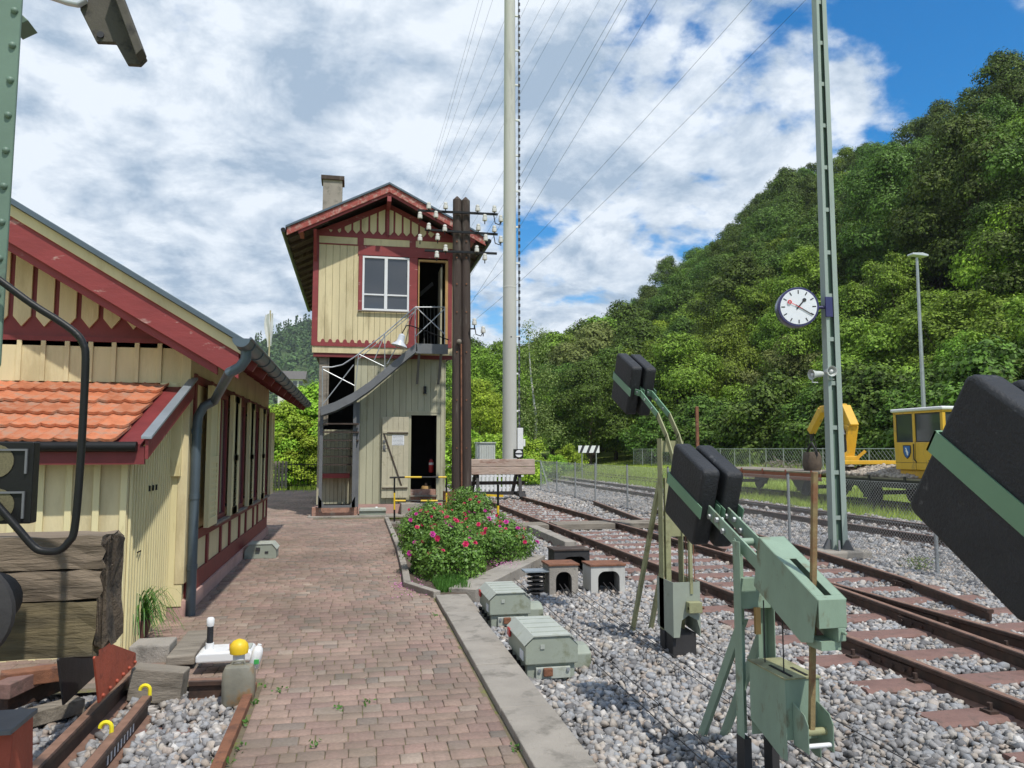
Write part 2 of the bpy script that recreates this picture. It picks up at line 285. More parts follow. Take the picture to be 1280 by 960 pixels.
# ------------------------------------------------------------------ mesh helpers
ORG = {}
def org(o): return ORG.get(o.name, Vector((0, 0, 0)))
class MB:
    def __init__(s): s.v = []; s.f = []
    def add(s, vs, fs):
        n = len(s.v); s.v += [tuple(v) for v in vs]; s.f += [tuple(i + n for i in f) for f in fs]; return s
    def box(s, x0, x1, y0, y1, z0, z1):
        return s.add([(x0, y0, z0), (x1, y0, z0), (x1, y1, z0), (x0, y1, z0), (x0, y0, z1), (x1, y0, z1), (x1, y1, z1), (x0, y1, z1)],
                     [(0, 3, 2, 1), (4, 5, 6, 7), (0, 1, 5, 4), (1, 2, 6, 5), (2, 3, 7, 6), (3, 0, 4, 7)])
    def bar(s, p, q, w, h, up=(0, 0, 1)):      # rectangular bar from p to q: w sideways, h along up
        p, q = Vector(p), Vector(q); d = (q - p).normalized(); up = Vector(up)
        a = d.cross(up)
        if a.length < 1e-4: a = d.cross(Vector((0, 1, 0)))
        a.normalize(); b = a.cross(d).normalized(); a *= w / 2; b *= h / 2
        c = [p - a - b, p + a - b, p + a + b, p - a + b, q - a - b, q + a - b, q + a + b, q - a + b]
        return s.add(c, [(0, 3, 2, 1), (4, 5, 6, 7), (0, 1, 5, 4), (1, 2, 6, 5), (2, 3, 7, 6), (3, 0, 4, 7)])
    def tube(s, pts, r, n=10, cap=True):
        pts = [Vector(p) for p in pts]; rs = r if isinstance(r, (list, tuple)) else [r] * len(pts)
        d0 = (pts[1] - pts[0]).normalized(); ref = Vector((0, 0, 1)) if abs(d0.z) < 0.9 else Vector((1, 0, 0))
        a = d0.cross(ref).normalized(); V = []
        for i, p in enumerate(pts):
            d = ((pts[min(i + 1, len(pts) - 1)] - p).normalized() + (p - pts[max(i - 1, 0)]).normalized()).normalized()
            a = (a - d * a.dot(d)).normalized(); b = d.cross(a)
            V += [p + (a * math.cos(2 * math.pi * k / n) + b * math.sin(2 * math.pi * k / n)) * rs[i] for k in range(n)]
        Fc = [(i * n + k, i * n + (k + 1) % n, (i + 1) * n + (k + 1) % n, (i + 1) * n + k) for i in range(len(pts) - 1) for k in range(n)]
        if cap: Fc += [tuple(range(n - 1, -1, -1)), tuple(range((len(pts) - 1) * n, len(pts) * n))]
        return s.add(V, Fc)
    def prism(s, poly, ax, a, b):              # polygon in the plane across axis ax, extruded from a to b
        def P(u, v, w): return {'x': (w, u, v), 'y': (u, w, v), 'z': (u, v, w)}[ax]
        n = len(poly); V = [P(u, v, a) for u, v in poly] + [P(u, v, b) for u, v in poly]
        return s.add(V, [tuple(range(n - 1, -1, -1)), tuple(range(n, 2 * n))] + [(i, (i + 1) % n, n + (i + 1) % n, n + i) for i in range(n)])
    def lathe(s, prof, c, n=24, axis=(0, 0, 1)):
        ax = Vector(axis).normalized(); a = ax.orthogonal().normalized(); b = ax.cross(a); c = Vector(c); V = []
        for r, h in prof: V += [c + ax * h + (a * math.cos(2 * math.pi * k / n) + b * math.sin(2 * math.pi * k / n)) * r for k in range(n)]
        Fc = [(i * n + k, i * n + (k + 1) % n, (i + 1) * n + (k + 1) % n, (i + 1) * n + k) for i in range(len(prof) - 1) for k in range(n)]
        Fc += [tuple(range(n - 1, -1, -1)), tuple(range((len(prof) - 1) * n, len(prof) * n))]
        return s.add(V, Fc)
    def sphere(s, c, r, n=10, m=7, sz=1.0):
        return s.lathe([(max(r * math.sin(math.pi * i / m), 1e-4), -r * sz * math.cos(math.pi * i / m)) for i in range(m + 1)], c, n)
    def xform(s, mtx, start=0):
        for i in range(start, len(s.v)): s.v[i] = tuple(mtx @ Vector(s.v[i]))
        return s
    def build(s, name, m, parent=None, loc=None, bevel=0.0, smooth=False, local=False, seg=2):
        me = bpy.data.meshes.new(name)
        o = bpy.data.objects.new(name, me); col.objects.link(o)
        base = Vector((0, 0, 0))
        if not local:
            if parent is not None: base = org(parent)
            elif loc is not None: base = Vector(loc)
        me.from_pydata([tuple(Vector(v) - base) for v in s.v], [], s.f)
        bm = bmesh.new(); bm.from_mesh(me); bmesh.ops.recalc_face_normals(bm, faces=bm.faces); bm.to_mesh(me); bm.free()
        me.materials.append(M[m] if isinstance(m, str) else m)
        if parent is not None: o.parent = parent; ORG[o.name] = base
        else: o.location = base; ORG[o.name] = base
        if smooth:
            me.polygons.foreach_set('use_smooth', [True] * len(me.polygons))
            try: me.set_sharp_from_angle(angle=R(40))
            except Exception: pass
        if bevel:
            b = o.modifiers.new('bevel', 'BEVEL'); b.width = bevel; b.segments = seg; b.limit_method = 'ANGLE'; b.angle_limit = R(35)
            if smooth is False and seg > 1: b.harden_normals = False
        return o
def np_mesh(name, verts, faces, m, parent=None, smooth=False, loc=None):
    me = bpy.data.meshes.new(name); nv = len(verts); nf, k = faces.shape
    verts = np.asarray(verts, dtype=np.float32)
    if parent is not None: verts = verts - np.array(org(parent), dtype=np.float32)
    elif loc is not None: verts = verts - np.array(loc, dtype=np.float32)
    me.vertices.add(nv); me.vertices.foreach_set('co', verts.ravel())
    me.loops.add(nf * k); me.loops.foreach_set('vertex_index', faces.astype(np.int32).ravel())
    me.polygons.add(nf); me.polygons.foreach_set('loop_start', np.arange(0, nf * k, k, dtype=np.int32))
    me.polygons.foreach_set('loop_total', np.full(nf, k, dtype=np.int32))
    if smooth: me.polygons.foreach_set('use_smooth', np.ones(nf, dtype=bool))
    me.update(calc_edges=True); me.validate()
    me.materials.append(M[m])
    o = bpy.data.objects.new(name, me); col.objects.link(o)
    if parent is not None: o.parent = parent; ORG[o.name] = org(parent)
    elif loc is not None: o.location = loc; ORG[o.name] = Vector(loc)
    return o
def tag(o, label=None, cat=None, group=None, kind=None):
    if label: o['label'] = label
    if cat: o['category'] = cat
    if group: o['group'] = group
    if kind: o['kind'] = kind
    return o
def thing(name, loc, label, cat, group=None):
    o = bpy.data.objects.new(name, None); col.objects.link(o); o.location = loc; o.empty_display_size = 0.2
    ORG[o.name] = Vector(loc); return tag(o, label, cat, group)
def copy_tree(o, parent=None):
    c = o.copy(); col.objects.link(c); c.parent = parent; ORG[c.name] = org(o)
    for ch in list(o.children): copy_tree(ch, c)
    return c
def struct(name, mb, m, **k): return tag(mb.build(name, m, **k), kind='structure')

# ================================================================== ground and setting
def sheet(name, poly, z, m, kind='structure', loc=None):
    mb = MB(); mb.add([(x, y, z) for x, y in poly], [tuple(range(len(poly)))])
    return tag(mb.build(name, m), kind=kind)
sheet('ground', [(-3000, -600), (3000, -600), (3000, 4500), (-3000, 4500)], -0.22, 'meadow')
def sm(a, b, x): t = np.clip((x - a) / (b - a), 0, 1); return t * t * (3 - 2 * t)
def hill_h(x, y):
    xb = 43 + 3.0 * np.sin(y / 23.0) + 1.5 * np.sin(y / 9.0 + 1)
    t = np.clip((x - xb) / 62.0, 0, 1.15)
    h = 60 * (t ** 1.02) * (1 - 0.10 * t) + 1.8 * np.sin(x / 7.0 + y / 13.0) * np.clip(t * 4, 0, 1)
    h = h * (0.98 + 0.10 * np.sin(y / 31.0 + 0.5) * np.clip(t * 2, 0, 1))
    return h * (1 - 0.95 * sm(165, 278, y)) * (0.86 + 0.19 * sm(100, 165, y)) - 0.25
gx = np.linspace(36, 190, 60); gy = np.linspace(-60, 420, 120)
GX, GY = np.meshgrid(gx, gy, indexing='ij'); GZ = hill_h(GX, GY)
V = np.stack([GX.ravel(), GY.ravel(), GZ.ravel()], 1); nx, ny = len(gx), len(gy)
I = (np.arange(nx - 1)[:, None] * ny + np.arange(ny - 1)[None, :]).ravel()
tag(np_mesh('hillside', V, np.stack([I, I + ny, I + ny + 1, I + 1], 1), 'forest_floor', smooth=True), kind='structure')
def mead_h(x, y): return -0.21 + 1.75 * sm(20, 44, x) * sm(15, 45, y)
gx = np.linspace(13.3, 60, 30); gy = np.linspace(-20, 210, 60)
GX, GY = np.meshgrid(gx, gy, indexing='ij'); V = np.stack([GX.ravel(), GY.ravel(), mead_h(GX, GY).ravel()], 1); nx, ny = len(gx), len(gy)
I = (np.arange(nx - 1)[:, None] * ny + np.arange(ny - 1)[None, :]).ravel()
tag(np_mesh('meadow', V, np.stack([I, I + ny, I + ny + 1, I + 1], 1), 'meadow', smooth=True), kind='structure')
def far_h(x, y):
    return (165 * np.exp(-((x + 40) / 190) ** 2) * sm(560, 1050, y) + 120 * np.exp(-((x - 390) / 260) ** 2) * sm(560, 950, y)
            + 8 * np.sin(x / 60.0) * sm(600, 800, y)) * (1 - sm(1300, 1700, y)) - 3
gx = np.linspace(-900, 900, 80); gy = np.linspace(450, 1750, 60)
GX, GY = np.meshgrid(gx, gy, indexing='ij'); GZ = far_h(GX, GY)
V = np.stack([GX.ravel(), GY.ravel(), GZ.ravel()], 1); nx, ny = len(gx), len(gy)
I = (np.arange(nx - 1)[:, None] * ny + np.arange(ny - 1)[None, :]).ravel()
tag(np_mesh('hills', V, np.stack([I, I + ny, I + ny + 1, I + 1], 1), 'forest_floor', smooth=True), kind='structure')

# ballast beds
sheet('ballast_bed', [(1.2, -6), (13.4, -6), (13.2, 40), (13.2, 130), (9.0, 130), (9.0, 40), (2.6, 40), (2.6, 19), (2.6, 11.6), (1.2, 8.6)], -0.13, 'ballast_ground')
sheet('ballast_verge', [(-6.5, -3), (-0.66, -3), (-0.66, 6.6), (-6.5, 6.6)], -0.08, 'ballast_ground')
sheet('path_base', [(-0.66, -3), (1.0, -3), (1.0, 9.3), (0.80, 10), (0.80, 19.2), (2.6, 19.2), (2.6, 33), (-9, 33), (-9, 15.0), (-1.6, 15.0), (-1.6, 8.0), (-3.2, 8.0), (-3.2, 5.9), (-0.66, 5.9)], -0.008, 'joint_sand')
# pavers: every stone modelled, one sheet of them
pv, pf = [], []
y = -1.0
def path_x(y):
    if y < 5.95: lo = -0.60
    elif y < 8.1: lo = -3.1
    elif y < 15.15: lo = -1.64
    else: lo = -8.5
    hi = 0.905 if y < 9.1 else (0.74 if y < 18.9 else -0.92)
    return lo, hi
PAT = [0.09, 0.12, 0.125, 0.15, 0.185]
while y < 32.0:
    dy = random.choice([0.11, 0.12, 0.13, 0.14]); lo, hi = path_x(y + dy / 2)
    x = lo + random.uniform(-0.08, 0); g = 0.0022
    while x < hi:
        w = random.choice(PAT); x0, x1 = max(x, lo) + g, min(x + w, hi) - g
        if x1 - x0 > 0.03:
            z = random.uniform(-0.0025, 0.0025); t = random.uniform(-0.002, 0.002); b = 0.005; n = len(pv)
            y0, y1 = y + g + random.uniform(0, .002), y + dy - g - random.uniform(0, .002)
            pv += [(x0, y0, -0.0125), (x1, y0, -0.0125), (x1, y1, -0.0125), (x0, y1, -0.0125),
                   (x0, y0, z - 0.004 - t), (x1, y0, z - 0.004 + t), (x1, y1, z - 0.004 + t), (x0, y1, z - 0.004 - t),
                   (x0 + b, y0 + b, z - t), (x1 - b, y0 + b, z + t), (x1 - b, y1 - b, z + t), (x0 + b, y1 - b, z - t)]
            pf += [(n, n + 1, n + 5, n + 4), (n + 1, n + 2, n + 6, n + 5), (n + 2, n + 3, n + 7, n + 6), (n + 3, n, n + 4, n + 7),
                   (n + 4, n + 5, n + 9, n + 8), (n + 5, n + 6, n + 10, n + 9), (n + 6, n + 7, n + 11, n + 10), (n + 7, n + 4, n + 8, n + 11),
                   (n + 8, n + 9, n + 10, n + 11)]
        x += w
    y += dy
tag(np_mesh('path', np.array(pv), np.array(pf), 'paver'), kind='structure')

# kerb of concrete slabs
kb = MB(); y = -1.0; i = 0
while y < 8.7:
    L = 0.98 if y < 7.5 else 8.72 - y
    j = random.uniform(-0.006, 0.006); z = 0.045 + random.uniform(-0.006, 0.004); wx = 1.245 + 0.03 * (y > 7)
    kb.box(0.925 + j, wx + j, y, y + L - 0.008, -0.2, z); y += L
struct('kerb', kb, 'concrete', bevel=0.008)
bk = MB()
def kerb_run(pts, w, z0, z1):
    for a, b in zip(pts[:-1], pts[1:]):
        a, b = Vector((*a, (z0 + z1) / 2)), Vector((*b, (z0 + z1) / 2)); d = (b - a).normalized()
        n = max(1, round((b - a).length / 0.8))
        for k in range(n):
            p = a.lerp(b, k / n) + d * 0.004; q = a.lerp(b, (k + 1) / n) - d * 0.004
            bk.bar(p, q, w, z1 - z0)
kerb_run([(0.95, 8.80), (0.66, 9.5), (0.70, 10.5), (0.76, 13), (0.79, 18.6)], 0.09, -0.1, 0.065)
kerb_run([(1.25, 8.95), (2.72, 11.55)], 0.34, -0.2, 0.055)
struct('bed_edging', bk, 'concrete', bevel=0.008)
sheet('flower_bed', [(1.0, 8.75), (0.72, 9.5), (0.80, 18.5), (3.05, 18.5), (2.95, 13), (2.55, 11.5), (1.25, 8.8)], 0.008, 'soil')
rw = MB(); rw.box(3.68, 3.90, 13.3, 16.35, -0.2, 0.03); rw.box(2.9, 3.2, 16.9, 22.5, -0.2, 0.02)
struct('platform_edge', rw, 'concrete', bevel=0.01)
# timber edging strip on the left of the path (rusty steel)
es = MB(); es.bar((-0.66, -1, -0.01), (-0.66, 5.75, -0.01), 0.06, 0.1)
tag(es.build('edging_strip', 'rust', bevel=0.004), kind='structure')

# ------------------------------------------------------------------ stones
def ico():
    t = (1 + 5 ** .5) / 2
    v = np.array([(-1, t, 0), (1, t, 0), (-1, -t, 0), (1, -t, 0), (0, -1, t), (0, 1, t), (0, -1, -t), (0, 1, -t), (t, 0, -1), (t, 0, 1), (-t, 0, -1), (-t, 0, 1)], float)
    f = np.array([(0, 11, 5), (0, 5, 1), (0, 1, 7), (0, 7, 10), (0, 10, 11), (1, 5, 9), (5, 11, 4), (11, 10, 2), (10, 7, 6), (7, 1, 8), (3, 9, 4), (3, 4, 2), (3, 2, 6), (3, 6, 8), (3, 8, 9), (4, 9, 5), (2, 4, 11), (6, 2, 10), (8, 6, 7), (9, 8, 1)])
    return v / np.linalg.norm(v[0]), f
ICO_V, ICO_F = ico()
def quat_rot(n):
    q = rng.normal(size=(n, 4)); q /= np.linalg.norm(q, axis=1)[:, None]; w, x, y, z = q.T
    return np.stack([1 - 2 * (y * y + z * z), 2 * (x * y - z * w), 2 * (x * z + y * w), 2 * (x * y + z * w), 1 - 2 * (x * x + z * z), 2 * (y * z - x * w),
                     2 * (x * z - y * w), 2 * (y * z + x * w), 1 - 2 * (x * x + y * y)], 1).reshape(n, 3, 3)
CUBE_V = np.array([(-1, -1, -1), (1, -1, -1), (1, 1, -1), (-1, 1, -1), (-.8, -.8, 1), (.8, -.8, 1), (.8, .8, 1), (-.8, .8, 1), (0, 0, 1.25), (0, 0, -1.2)], float) * .72
CUBE_F = np.array([(0, 1, 5), (0, 5, 4), (1, 2, 6), (1, 6, 5), (2, 3, 7), (2, 7, 6), (3, 0, 4), (3, 4, 7), (4, 5, 8), (5, 6, 8), (6, 7, 8), (7, 4, 8), (1, 0, 9), (2, 1, 9), (3, 2, 9), (0, 3, 9)])
def stones(name, P, size, m='stone', label=None, kind='stuff'):
    n = len(P); base = CUBE_V[None] * (1 + rng.uniform(-0.42, 0.30, (n, 10, 3)))
    base = base * rng.uniform(0.62, 1.38, (n, 1, 3)) * np.asarray(size).reshape(-1, 1, 1)
    v = np.einsum('nij,nkj->nki', quat_rot(n), base); v[:, :, 2] *= 0.85
    v = v + P[:, None, :]
    f = (CUBE_F[None] + (np.arange(n) * 10)[:, None, None]).reshape(-1, 3)
    o = np_mesh(name, v.reshape(-1, 3), f, m)
    if label: tag(o, label, 'gravel')
    return tag(o, kind=kind)
def scatter(x0, x1, y0, y1, n, z, zj, keep):
    X = rng.uniform(x0, x1, n); Y = rng.uniform(y0, y1, n); Z = z + rng.uniform(-zj, zj, n)
    k = keep(X, Y); return np.stack([X[k], Y[k], Z[k]], 1)
SP = 0.70
div = lambda Y: 5.17 + 0.1235 * (Y - 4.6)              # left rail of the diverging track
def on_sleeper(X, Y):
    ph = (Y - 0.14) % SP
    right = np.where((Y > 4) & (Y < 24), 7.1 + 0.06 * (Y - 4), 6.35)
    return (ph < 0.32) & (X > 3.70) & (X < right)
def keep_near(X, Y):
    r = np.abs(X - 4.25) < 0.075
    r |= np.abs(X - 5.75) < 0.075
    r |= np.abs(X - div(Y)) < 0.07
    lo = 1.27 + np.clip((Y - 8.8) * 0.56, 0, 1.6)
    return ~r & ~(on_sleeper(X, Y) & (rng.uniform(size=len(X)) < 0.965)) & (X > lo) & ~((X > 3.6) & (X < 3.95) & (Y > 13.2) & (Y < 16.5)) & ~((Y > 16.2) & (Y < 17.1) & (X > 2.9))
P = scatter(1.25, 9.6, 2.2, 9.0, 52000, -0.114, 0.02, keep_near)
stones('near_ballast', P, rng.uniform(0.017, 0.036, len(P)), label='grey ballast stones filling the track bed beside the path')
P = scatter(1.25, 9.9, 9.0, 16.5, 26000, -0.120, 0.02, keep_near)
stones('middle_ballast', P, rng.uniform(0.026, 0.046, len(P)), label='grey ballast stones between the rails near the fence')
P = scatter(2.6, 10.0, 16.5, 40, 28000, -0.120, 0.02, keep_near)
stones('far_ballast', P, rng.uniform(0.035, 0.060, len(P)), label='pale ballast stones far along the siding')
P = scatter(9.2, 13.4, 6, 60, 15000, -0.10, 0.03, lambda X, Y: (np.abs(X - 10.5) > 0.08) & (np.abs(X - 12.0) > 0.08))
stones('main_line_ballast', P, rng.uniform(0.04, 0.065, len(P)), label='brown grey ballast stones of the main line')
P = scatter(-3.4, -0.70, 2.6, 6.4, 9500, -0.065, 0.016, lambda X, Y: (np.abs(X + 1.53) > 0.07) & (np.abs(X + 1.28) > 0.06))
stones('verge_gravel', P, rng.uniform(0.020, 0.036, len(P)), label='grey gravel around the old rails left of the path')

# ------------------------------------------------------------------ tracks
RAILP = [(-0.065, 0), (0.065, 0), (0.065, 0.012), (0.012, 0.03), (0.012, 0.105), (0.034, 0.118), (0.034, 0.145), (0.026, 0.152), (-0.026, 0.152), (-0.034, 0.145), (-0.034, 0.118), (-0.012, 0.105), (-0.012, 0.03), (-0.065, 0.012)]
def rail_mb(pts, z, s=1.0):
    mb = MB(); n = len(RAILP); V = []
    for i, p in enumerate(pts):
        a = Vector(pts[max(i - 1, 0)]); b = Vector(pts[min(i + 1, len(pts) - 1)]); d = (b - a).normalized(); nrm = Vector((d.y, -d.x))
        for u, h in RAILP: V.append((p[0] + nrm.x * u * s, p[1] + nrm.y * u * s, z + h * s))
    Fc = [(i * n + k, i * n + (k + 1) % n, (i + 1) * n + (k + 1) % n, (i + 1) * n + k) for i in range(len(pts) - 1) for k in range(n)]
    Fc += [tuple(range(n)), tuple(range((len(pts) - 1) * n, len(pts) * n))[::-1]]
    return mb.add(V, Fc)
def railmat():
    m = bpy.data.materials.new('rail'); m.use_nodes = True; N = m.node_tree.nodes; L = m.node_tree.links.new; b = N['Principled BSDF']
    g = N.new('ShaderNodeNewGeometry'); s = N.new('ShaderNodeSeparateXYZ'); L(g.outputs['True Normal'], s.inputs[0])
    r = N.new('ShaderNodeMapRange'); L(s.outputs[2], r.inputs[0]); r.inputs[1].default_value = 0.8; r.inputs[2].default_value = 0.98
    n = N.new('ShaderNodeTexNoise'); L(g.outputs['Position'], n.inputs['Vector']); n.inputs['Scale'].default_value = 14; n.inputs['Detail'].default_value = 7
    a = ramp_node(N, [(0.3, (0.030, 0.020, 0.016)), (0.7, (0.085, 0.045, 0.030))]); L(n.outputs[0], a.inputs[0])
    c = ramp_node(N, [(0.3, (0.17, 0.095, 0.065)), (0.7, (0.27, 0.155, 0.11))]); L(n.outputs[0], c.inputs[0])
    mx = N.new('ShaderNodeMix'); mx.data_type = 'RGBA'; L(r.outputs[0], mx.inputs[0]); L(a.outputs[0], mx.inputs[6]); L(c.outputs[0], mx.inputs[7])
    L(mx.outputs[2], b.inputs['Base Color']); b.inputs['Roughness'].default_value = 0.6; M['rail'] = m
railmat()
def rail(pts, z, label, group=None, fish=(), name='rail'):
    o = rail_mb(pts, z).build(name, 'rail', loc=(pts[0][0], pts[0][1], z)); tag(o, label, 'rail', group)
    for yf in fish:
        xf = np.interp(yf, [p[1] for p in pts], [p[0] for p in pts]); fb = MB()
        for sx in (-1, 1):
            fb.box(xf + sx * 0.013, xf + sx * 0.032, yf - 0.28, yf + 0.28, z + 0.028, z + 0.10)
            for k in range(4):
                yy = yf - 0.21 + 0.14 * k; fb.lathe([(0.016, 0), (0.016, 0.018)], (xf + sx * 0.032, yy, z + 0.065), 6, (sx, 0, 0))
        fb.build('fishplate', 'rail_side', o)
    return o
ZR = -0.118
rail([(4.25, y) for y in (-4, 8, 16, 26.6)], ZR, 'rusty left hand rail of the straight siding running to the far buffer stop', 'siding rails', (5.6, 14.5))
rail([(5.75, y) for y in (-4, 8, 16, 26.6)], ZR, 'rusty right hand rail of the straight siding running to the far buffer stop', 'siding rails', (7.1, 13.2))
rail([(div(y), y) for y in (1.2, 5, 10.4)], ZR, 'rusty short rail crossing the turnout beside the straight siding rail', 'turnout rails', (6.7,))
pA = [onZ(*p, 0.03) for p in ((742, 626), (795, 646), (905, 686))]
rail([(p.x, p.y) for p in pA[::-1]], ZR, 'rusty short rail ending in the ballast before the fence', 'turnout rails')
pC = [onZ(*p, 0.03) for p in ((815, 636), (870, 648), (1000, 682), (1133, 723), (1238, 762))]
rail([(p.x, p.y) for p in pC[::-1]], ZR, 'rusty outer rail of the turnout ending under the clock post', 'turnout rails', (8.6,))
rail([(10.5, y) for y in (-10, 30, 120)], -0.09, 'near rail of the main line beyond the wire fence', 'main line rails')
rail([(12.0, y) for y in (-10, 30, 120)], -0.09, 'far rail of the main line beyond the wire fence', 'main line rails')
# sleepers with rail clips
def sleeper_mb(L, w=0.26):
    mb = MB(); mb.prism([(-w / 2, -0.06), (w / 2, -0.06), (w / 2, 0.0), (w / 2 - 0.03, 0.022), (-w / 2 + 0.03, 0.022), (-w / 2, 0.0)], 'x', 0, L)
    return mb
def make_sleeper(L, x, y, label, group, m='sleeper', z=-0.125, clips=()):
    o = sleeper_mb(L).build('sleeper', m, local=True); o.location = (x, y, z); ORG[o.name] = Vector((0, 0, 0)); tag(o, label, 'sleeper', group)
    for cx_ in clips:
        for s in (-1, 1):
            c = MB(); c.box(cx_ + s * 0.09 - 0.035, cx_ + s * 0.09 + 0.035, -0.045, 0.045, 0.022, 0.04); c.lathe([(0.018, 0), (0.018, 0.045)], (cx_ + s * 0.085, 0, 0.04), 6)
            c.build('rail_clip', 'rail_side', o)
    return o
sa = make_sleeper(2.65, 3.68, 1.7, 'short rust brown steel sleeper under the straight siding', 'siding sleepers', clips=(0.57, 2.07))
sb = make_sleeper(3.65, 3.68, 4.5, 'long rust brown steel sleeper under the turnout', 'turnout sleepers', clips=(0.57, 2.07))
k = 0
for i in range(0, 38):
    y = 0.3 + SP * i
    if 16.2 < y < 17.2: continue
    src = sb if 4 < y < 19 else sa
    o = src if (i == 0 and src is sa) or abs(y - 4.5) < 0.01 else copy_tree(src)
    o.location = (3.66 + random.uniform(-0.03, 0.03), y, -0.102); o.rotation_euler.z = R(random.uniform(-0.6, 0.6))
sb.location.y = 4.5
mb = MB(); 
sm_ = make_sleeper(2.6, 9.95, 10, 'dark sleeper under the main line beyond the fence', 'main line sleepers', 'dark_wood', -0.10)
for i in range(70):
    o = copy_tree(sm_); o.location = (9.95, 6.0 + 0.65 * i + 0.3, -0.10)
sm_.location.y = 5.6
# timber crossing
lc = thing('timber_crossing', (5.2, 16.7, 0), 'weathered plank crossing laid over the siding rails', 'crossing')
for k, (ya, yb) in enumerate(((16.28, 16.50), (16.52, 16.74), (16.76, 16.98))):
    for xa, xb in ((2.95, 4.17), (4.33, 5.67), (5.83, 7.6)):
        MB().box(xa, xb - 0.01, ya, yb, -0.09, 0.035 + random.uniform(-.005, .005)).build('plank', 'old_wood_grey', lc, bevel=0.008)

# ================================================================== station building (left)
c0 = onZ(228, 770); YG = c0.y; XW = -1.66; YE = onX(331.6, 668.5, XW).y
ROOF_T = onY(318, 436, YG - 0.48); ROOF_P = onY(10, 250, YG - 0.48)
YV = YG - 0.48
SL = (ROOF_P.z - ROOF_T.z) / (ROOF_T.x - ROOF_P.x); XE = ROOF_T.x; ZE = ROOF_T.z
print('station', XW, YG, YE, 'eave', XE, ZE, 'slope', SL)
XR = XE - 4.9; RW = XR - (XE - XR)     # ridge and far eave
def rz(x): return ZE + SL * (XE - x) if x > XR else ZE + SL * (XE - XR) - SL * (XR - x)
st = thing('station_building', ((XW + RW) / 2, (YG + YE) / 2, 0), 'low cream station building with dark red timber framing and shutters left of the path', 'building')
# walls
w = MB(); XL = RW + 0.8
w.prism([(XL, 0.15), (XW, 0.15), (XW, rz(XW) - 0.17), (XR, rz(XR) - 0.17), (XL, rz(XW) - 0.17)], 'y', YG, YE)
w.build('wall', 'cream', st)
MB().box(XL - 0.05, XW + 0.05, YG - 0.04, YE + 0.04, -0.2, 0.15).build('plinth', 'pink_plaster', st)
def tile_sheet(P0, U, Vd, nu, nv, wu, wv, th=0.022, amp=0.022):
    U = Vector(U).normalized(); Vd = Vector(Vd).normalized(); Nn = U.cross(Vd); 
    if Nn.z < 0: Nn = -Nn
    verts, faces = [], []
    for j in range(nv):
        for i in range(nu):
            jit = random.uniform(-0.009, 0.009); n = len(verts); prof = []
            for k in range(7):
                t = k / 6; u = (i + t * 1.04) * wu + random.uniform(-.001, .001); hgt = amp * (1.0, .35, .12, .62, .12, .10, .95)[k]
                prof.append((u, hgt))
            for e, lift in ((j * wv - 0.06, 0.0), ((j + 1) * wv, th + 0.012)):
                for (u, hgt) in prof: verts.append(P0 + U * u + Vd * (e + jit) + Nn * (hgt + lift))
                for (u, hgt) in prof: verts.append(P0 + U * u + Vd * (e + jit) + Nn * (hgt + lift - th))
            for k in range(6):
                faces += [(n + k, n + k + 1, n + 15 + k, n + 14 + k), (n + 14 + k, n + 15 + k, n + 22 + k, n + 21 + k), (n + 7 + k, n + 21 + k, n + 22 + k, n + 8 + k)]
            faces += [(n, n + 14, n + 21, n + 7), (n + 6, n + 13, n + 27, n + 20)]
    return verts, faces
def roof_slab(mb, xa, za, xb, zb, y0, y1, t):
    dx, dz = xb - xa, zb - za; L = math.hypot(dx, dz); nx_, nz = -dz / L * t, dx / L * t
    if nz > 0: nx_, nz = -nx_, -nz
    mb.prism([(xa, za), (xb, zb), (xb + nx_, zb + nz), (xa + nx_, za + nz)], 'y', y0, y1)
YF = YE + 0.45
rf = MB(); roof_slab(rf, XE, ZE - 0.06, XR, rz(XR) - 0.06, YV, YF, 0.05); roof_slab(rf, RW, ZE - 0.06, XR, rz(XR) - 0.06, YV, YF, 0.05)
roof = rf.build('roof', 'oxblood', st)
sl = math.hypot(XE - XR, (XE - XR) * SL); nv = int(sl / 0.33)
for sgn in (1, -1):
    d = Vector((sgn * 1, 0, -SL)).normalized(); P0 = Vector((XR, YV + 0.08, rz(XR) - 0.045))
    vs_, fs_ = tile_sheet(P0, (0, 1, 0), d, int((YF - YV - 0.1) / 0.21), nv, 0.21, sl / nv)
    t_ = MB(); t_.v = vs_; t_.f = fs_; t_.build('roof_tiles', 'old_tile', roof)
# bargeboard layers on the gable verge (right slope and left slope)
def verge(side, off0, off1, y0, y1, name, m, bevel=0.004, x_in=0):
    xe = XE if side > 0 else RW; c = 1 / math.sqrt(1 + SL * SL); o0, o1 = off0 / c, off1 / c
    xa = xe - side * x_in; za = ZE + SL * x_in
    MB().prism([(xa, za - o0), (XR, rz(XR) - o0), (XR, rz(XR) - o1), (xa, za - o1)], 'y', y0, y1).build(name, m, st, bevel=bevel)
for s in (1, -1):
    verge(s, -0.03, 0.022, YV - 0.10, YV + 0.09, 'verge_flashing', 'zinc')
    verge(s, 0.024, 0.115, YV - 0.045, YV - 0.005, 'verge_board', 'cream', x_in=0.12)
    verge(s, 0.10, 0.33, YV - 0.02, YV + 0.02, 'bargeboard', 'red_trim', x_in=0.14)
    verge(s, 0.315, 0.40, YV + 0.022, YV + 0.07, 'lower_bargeboard', 'red_trim', x_in=0.34)
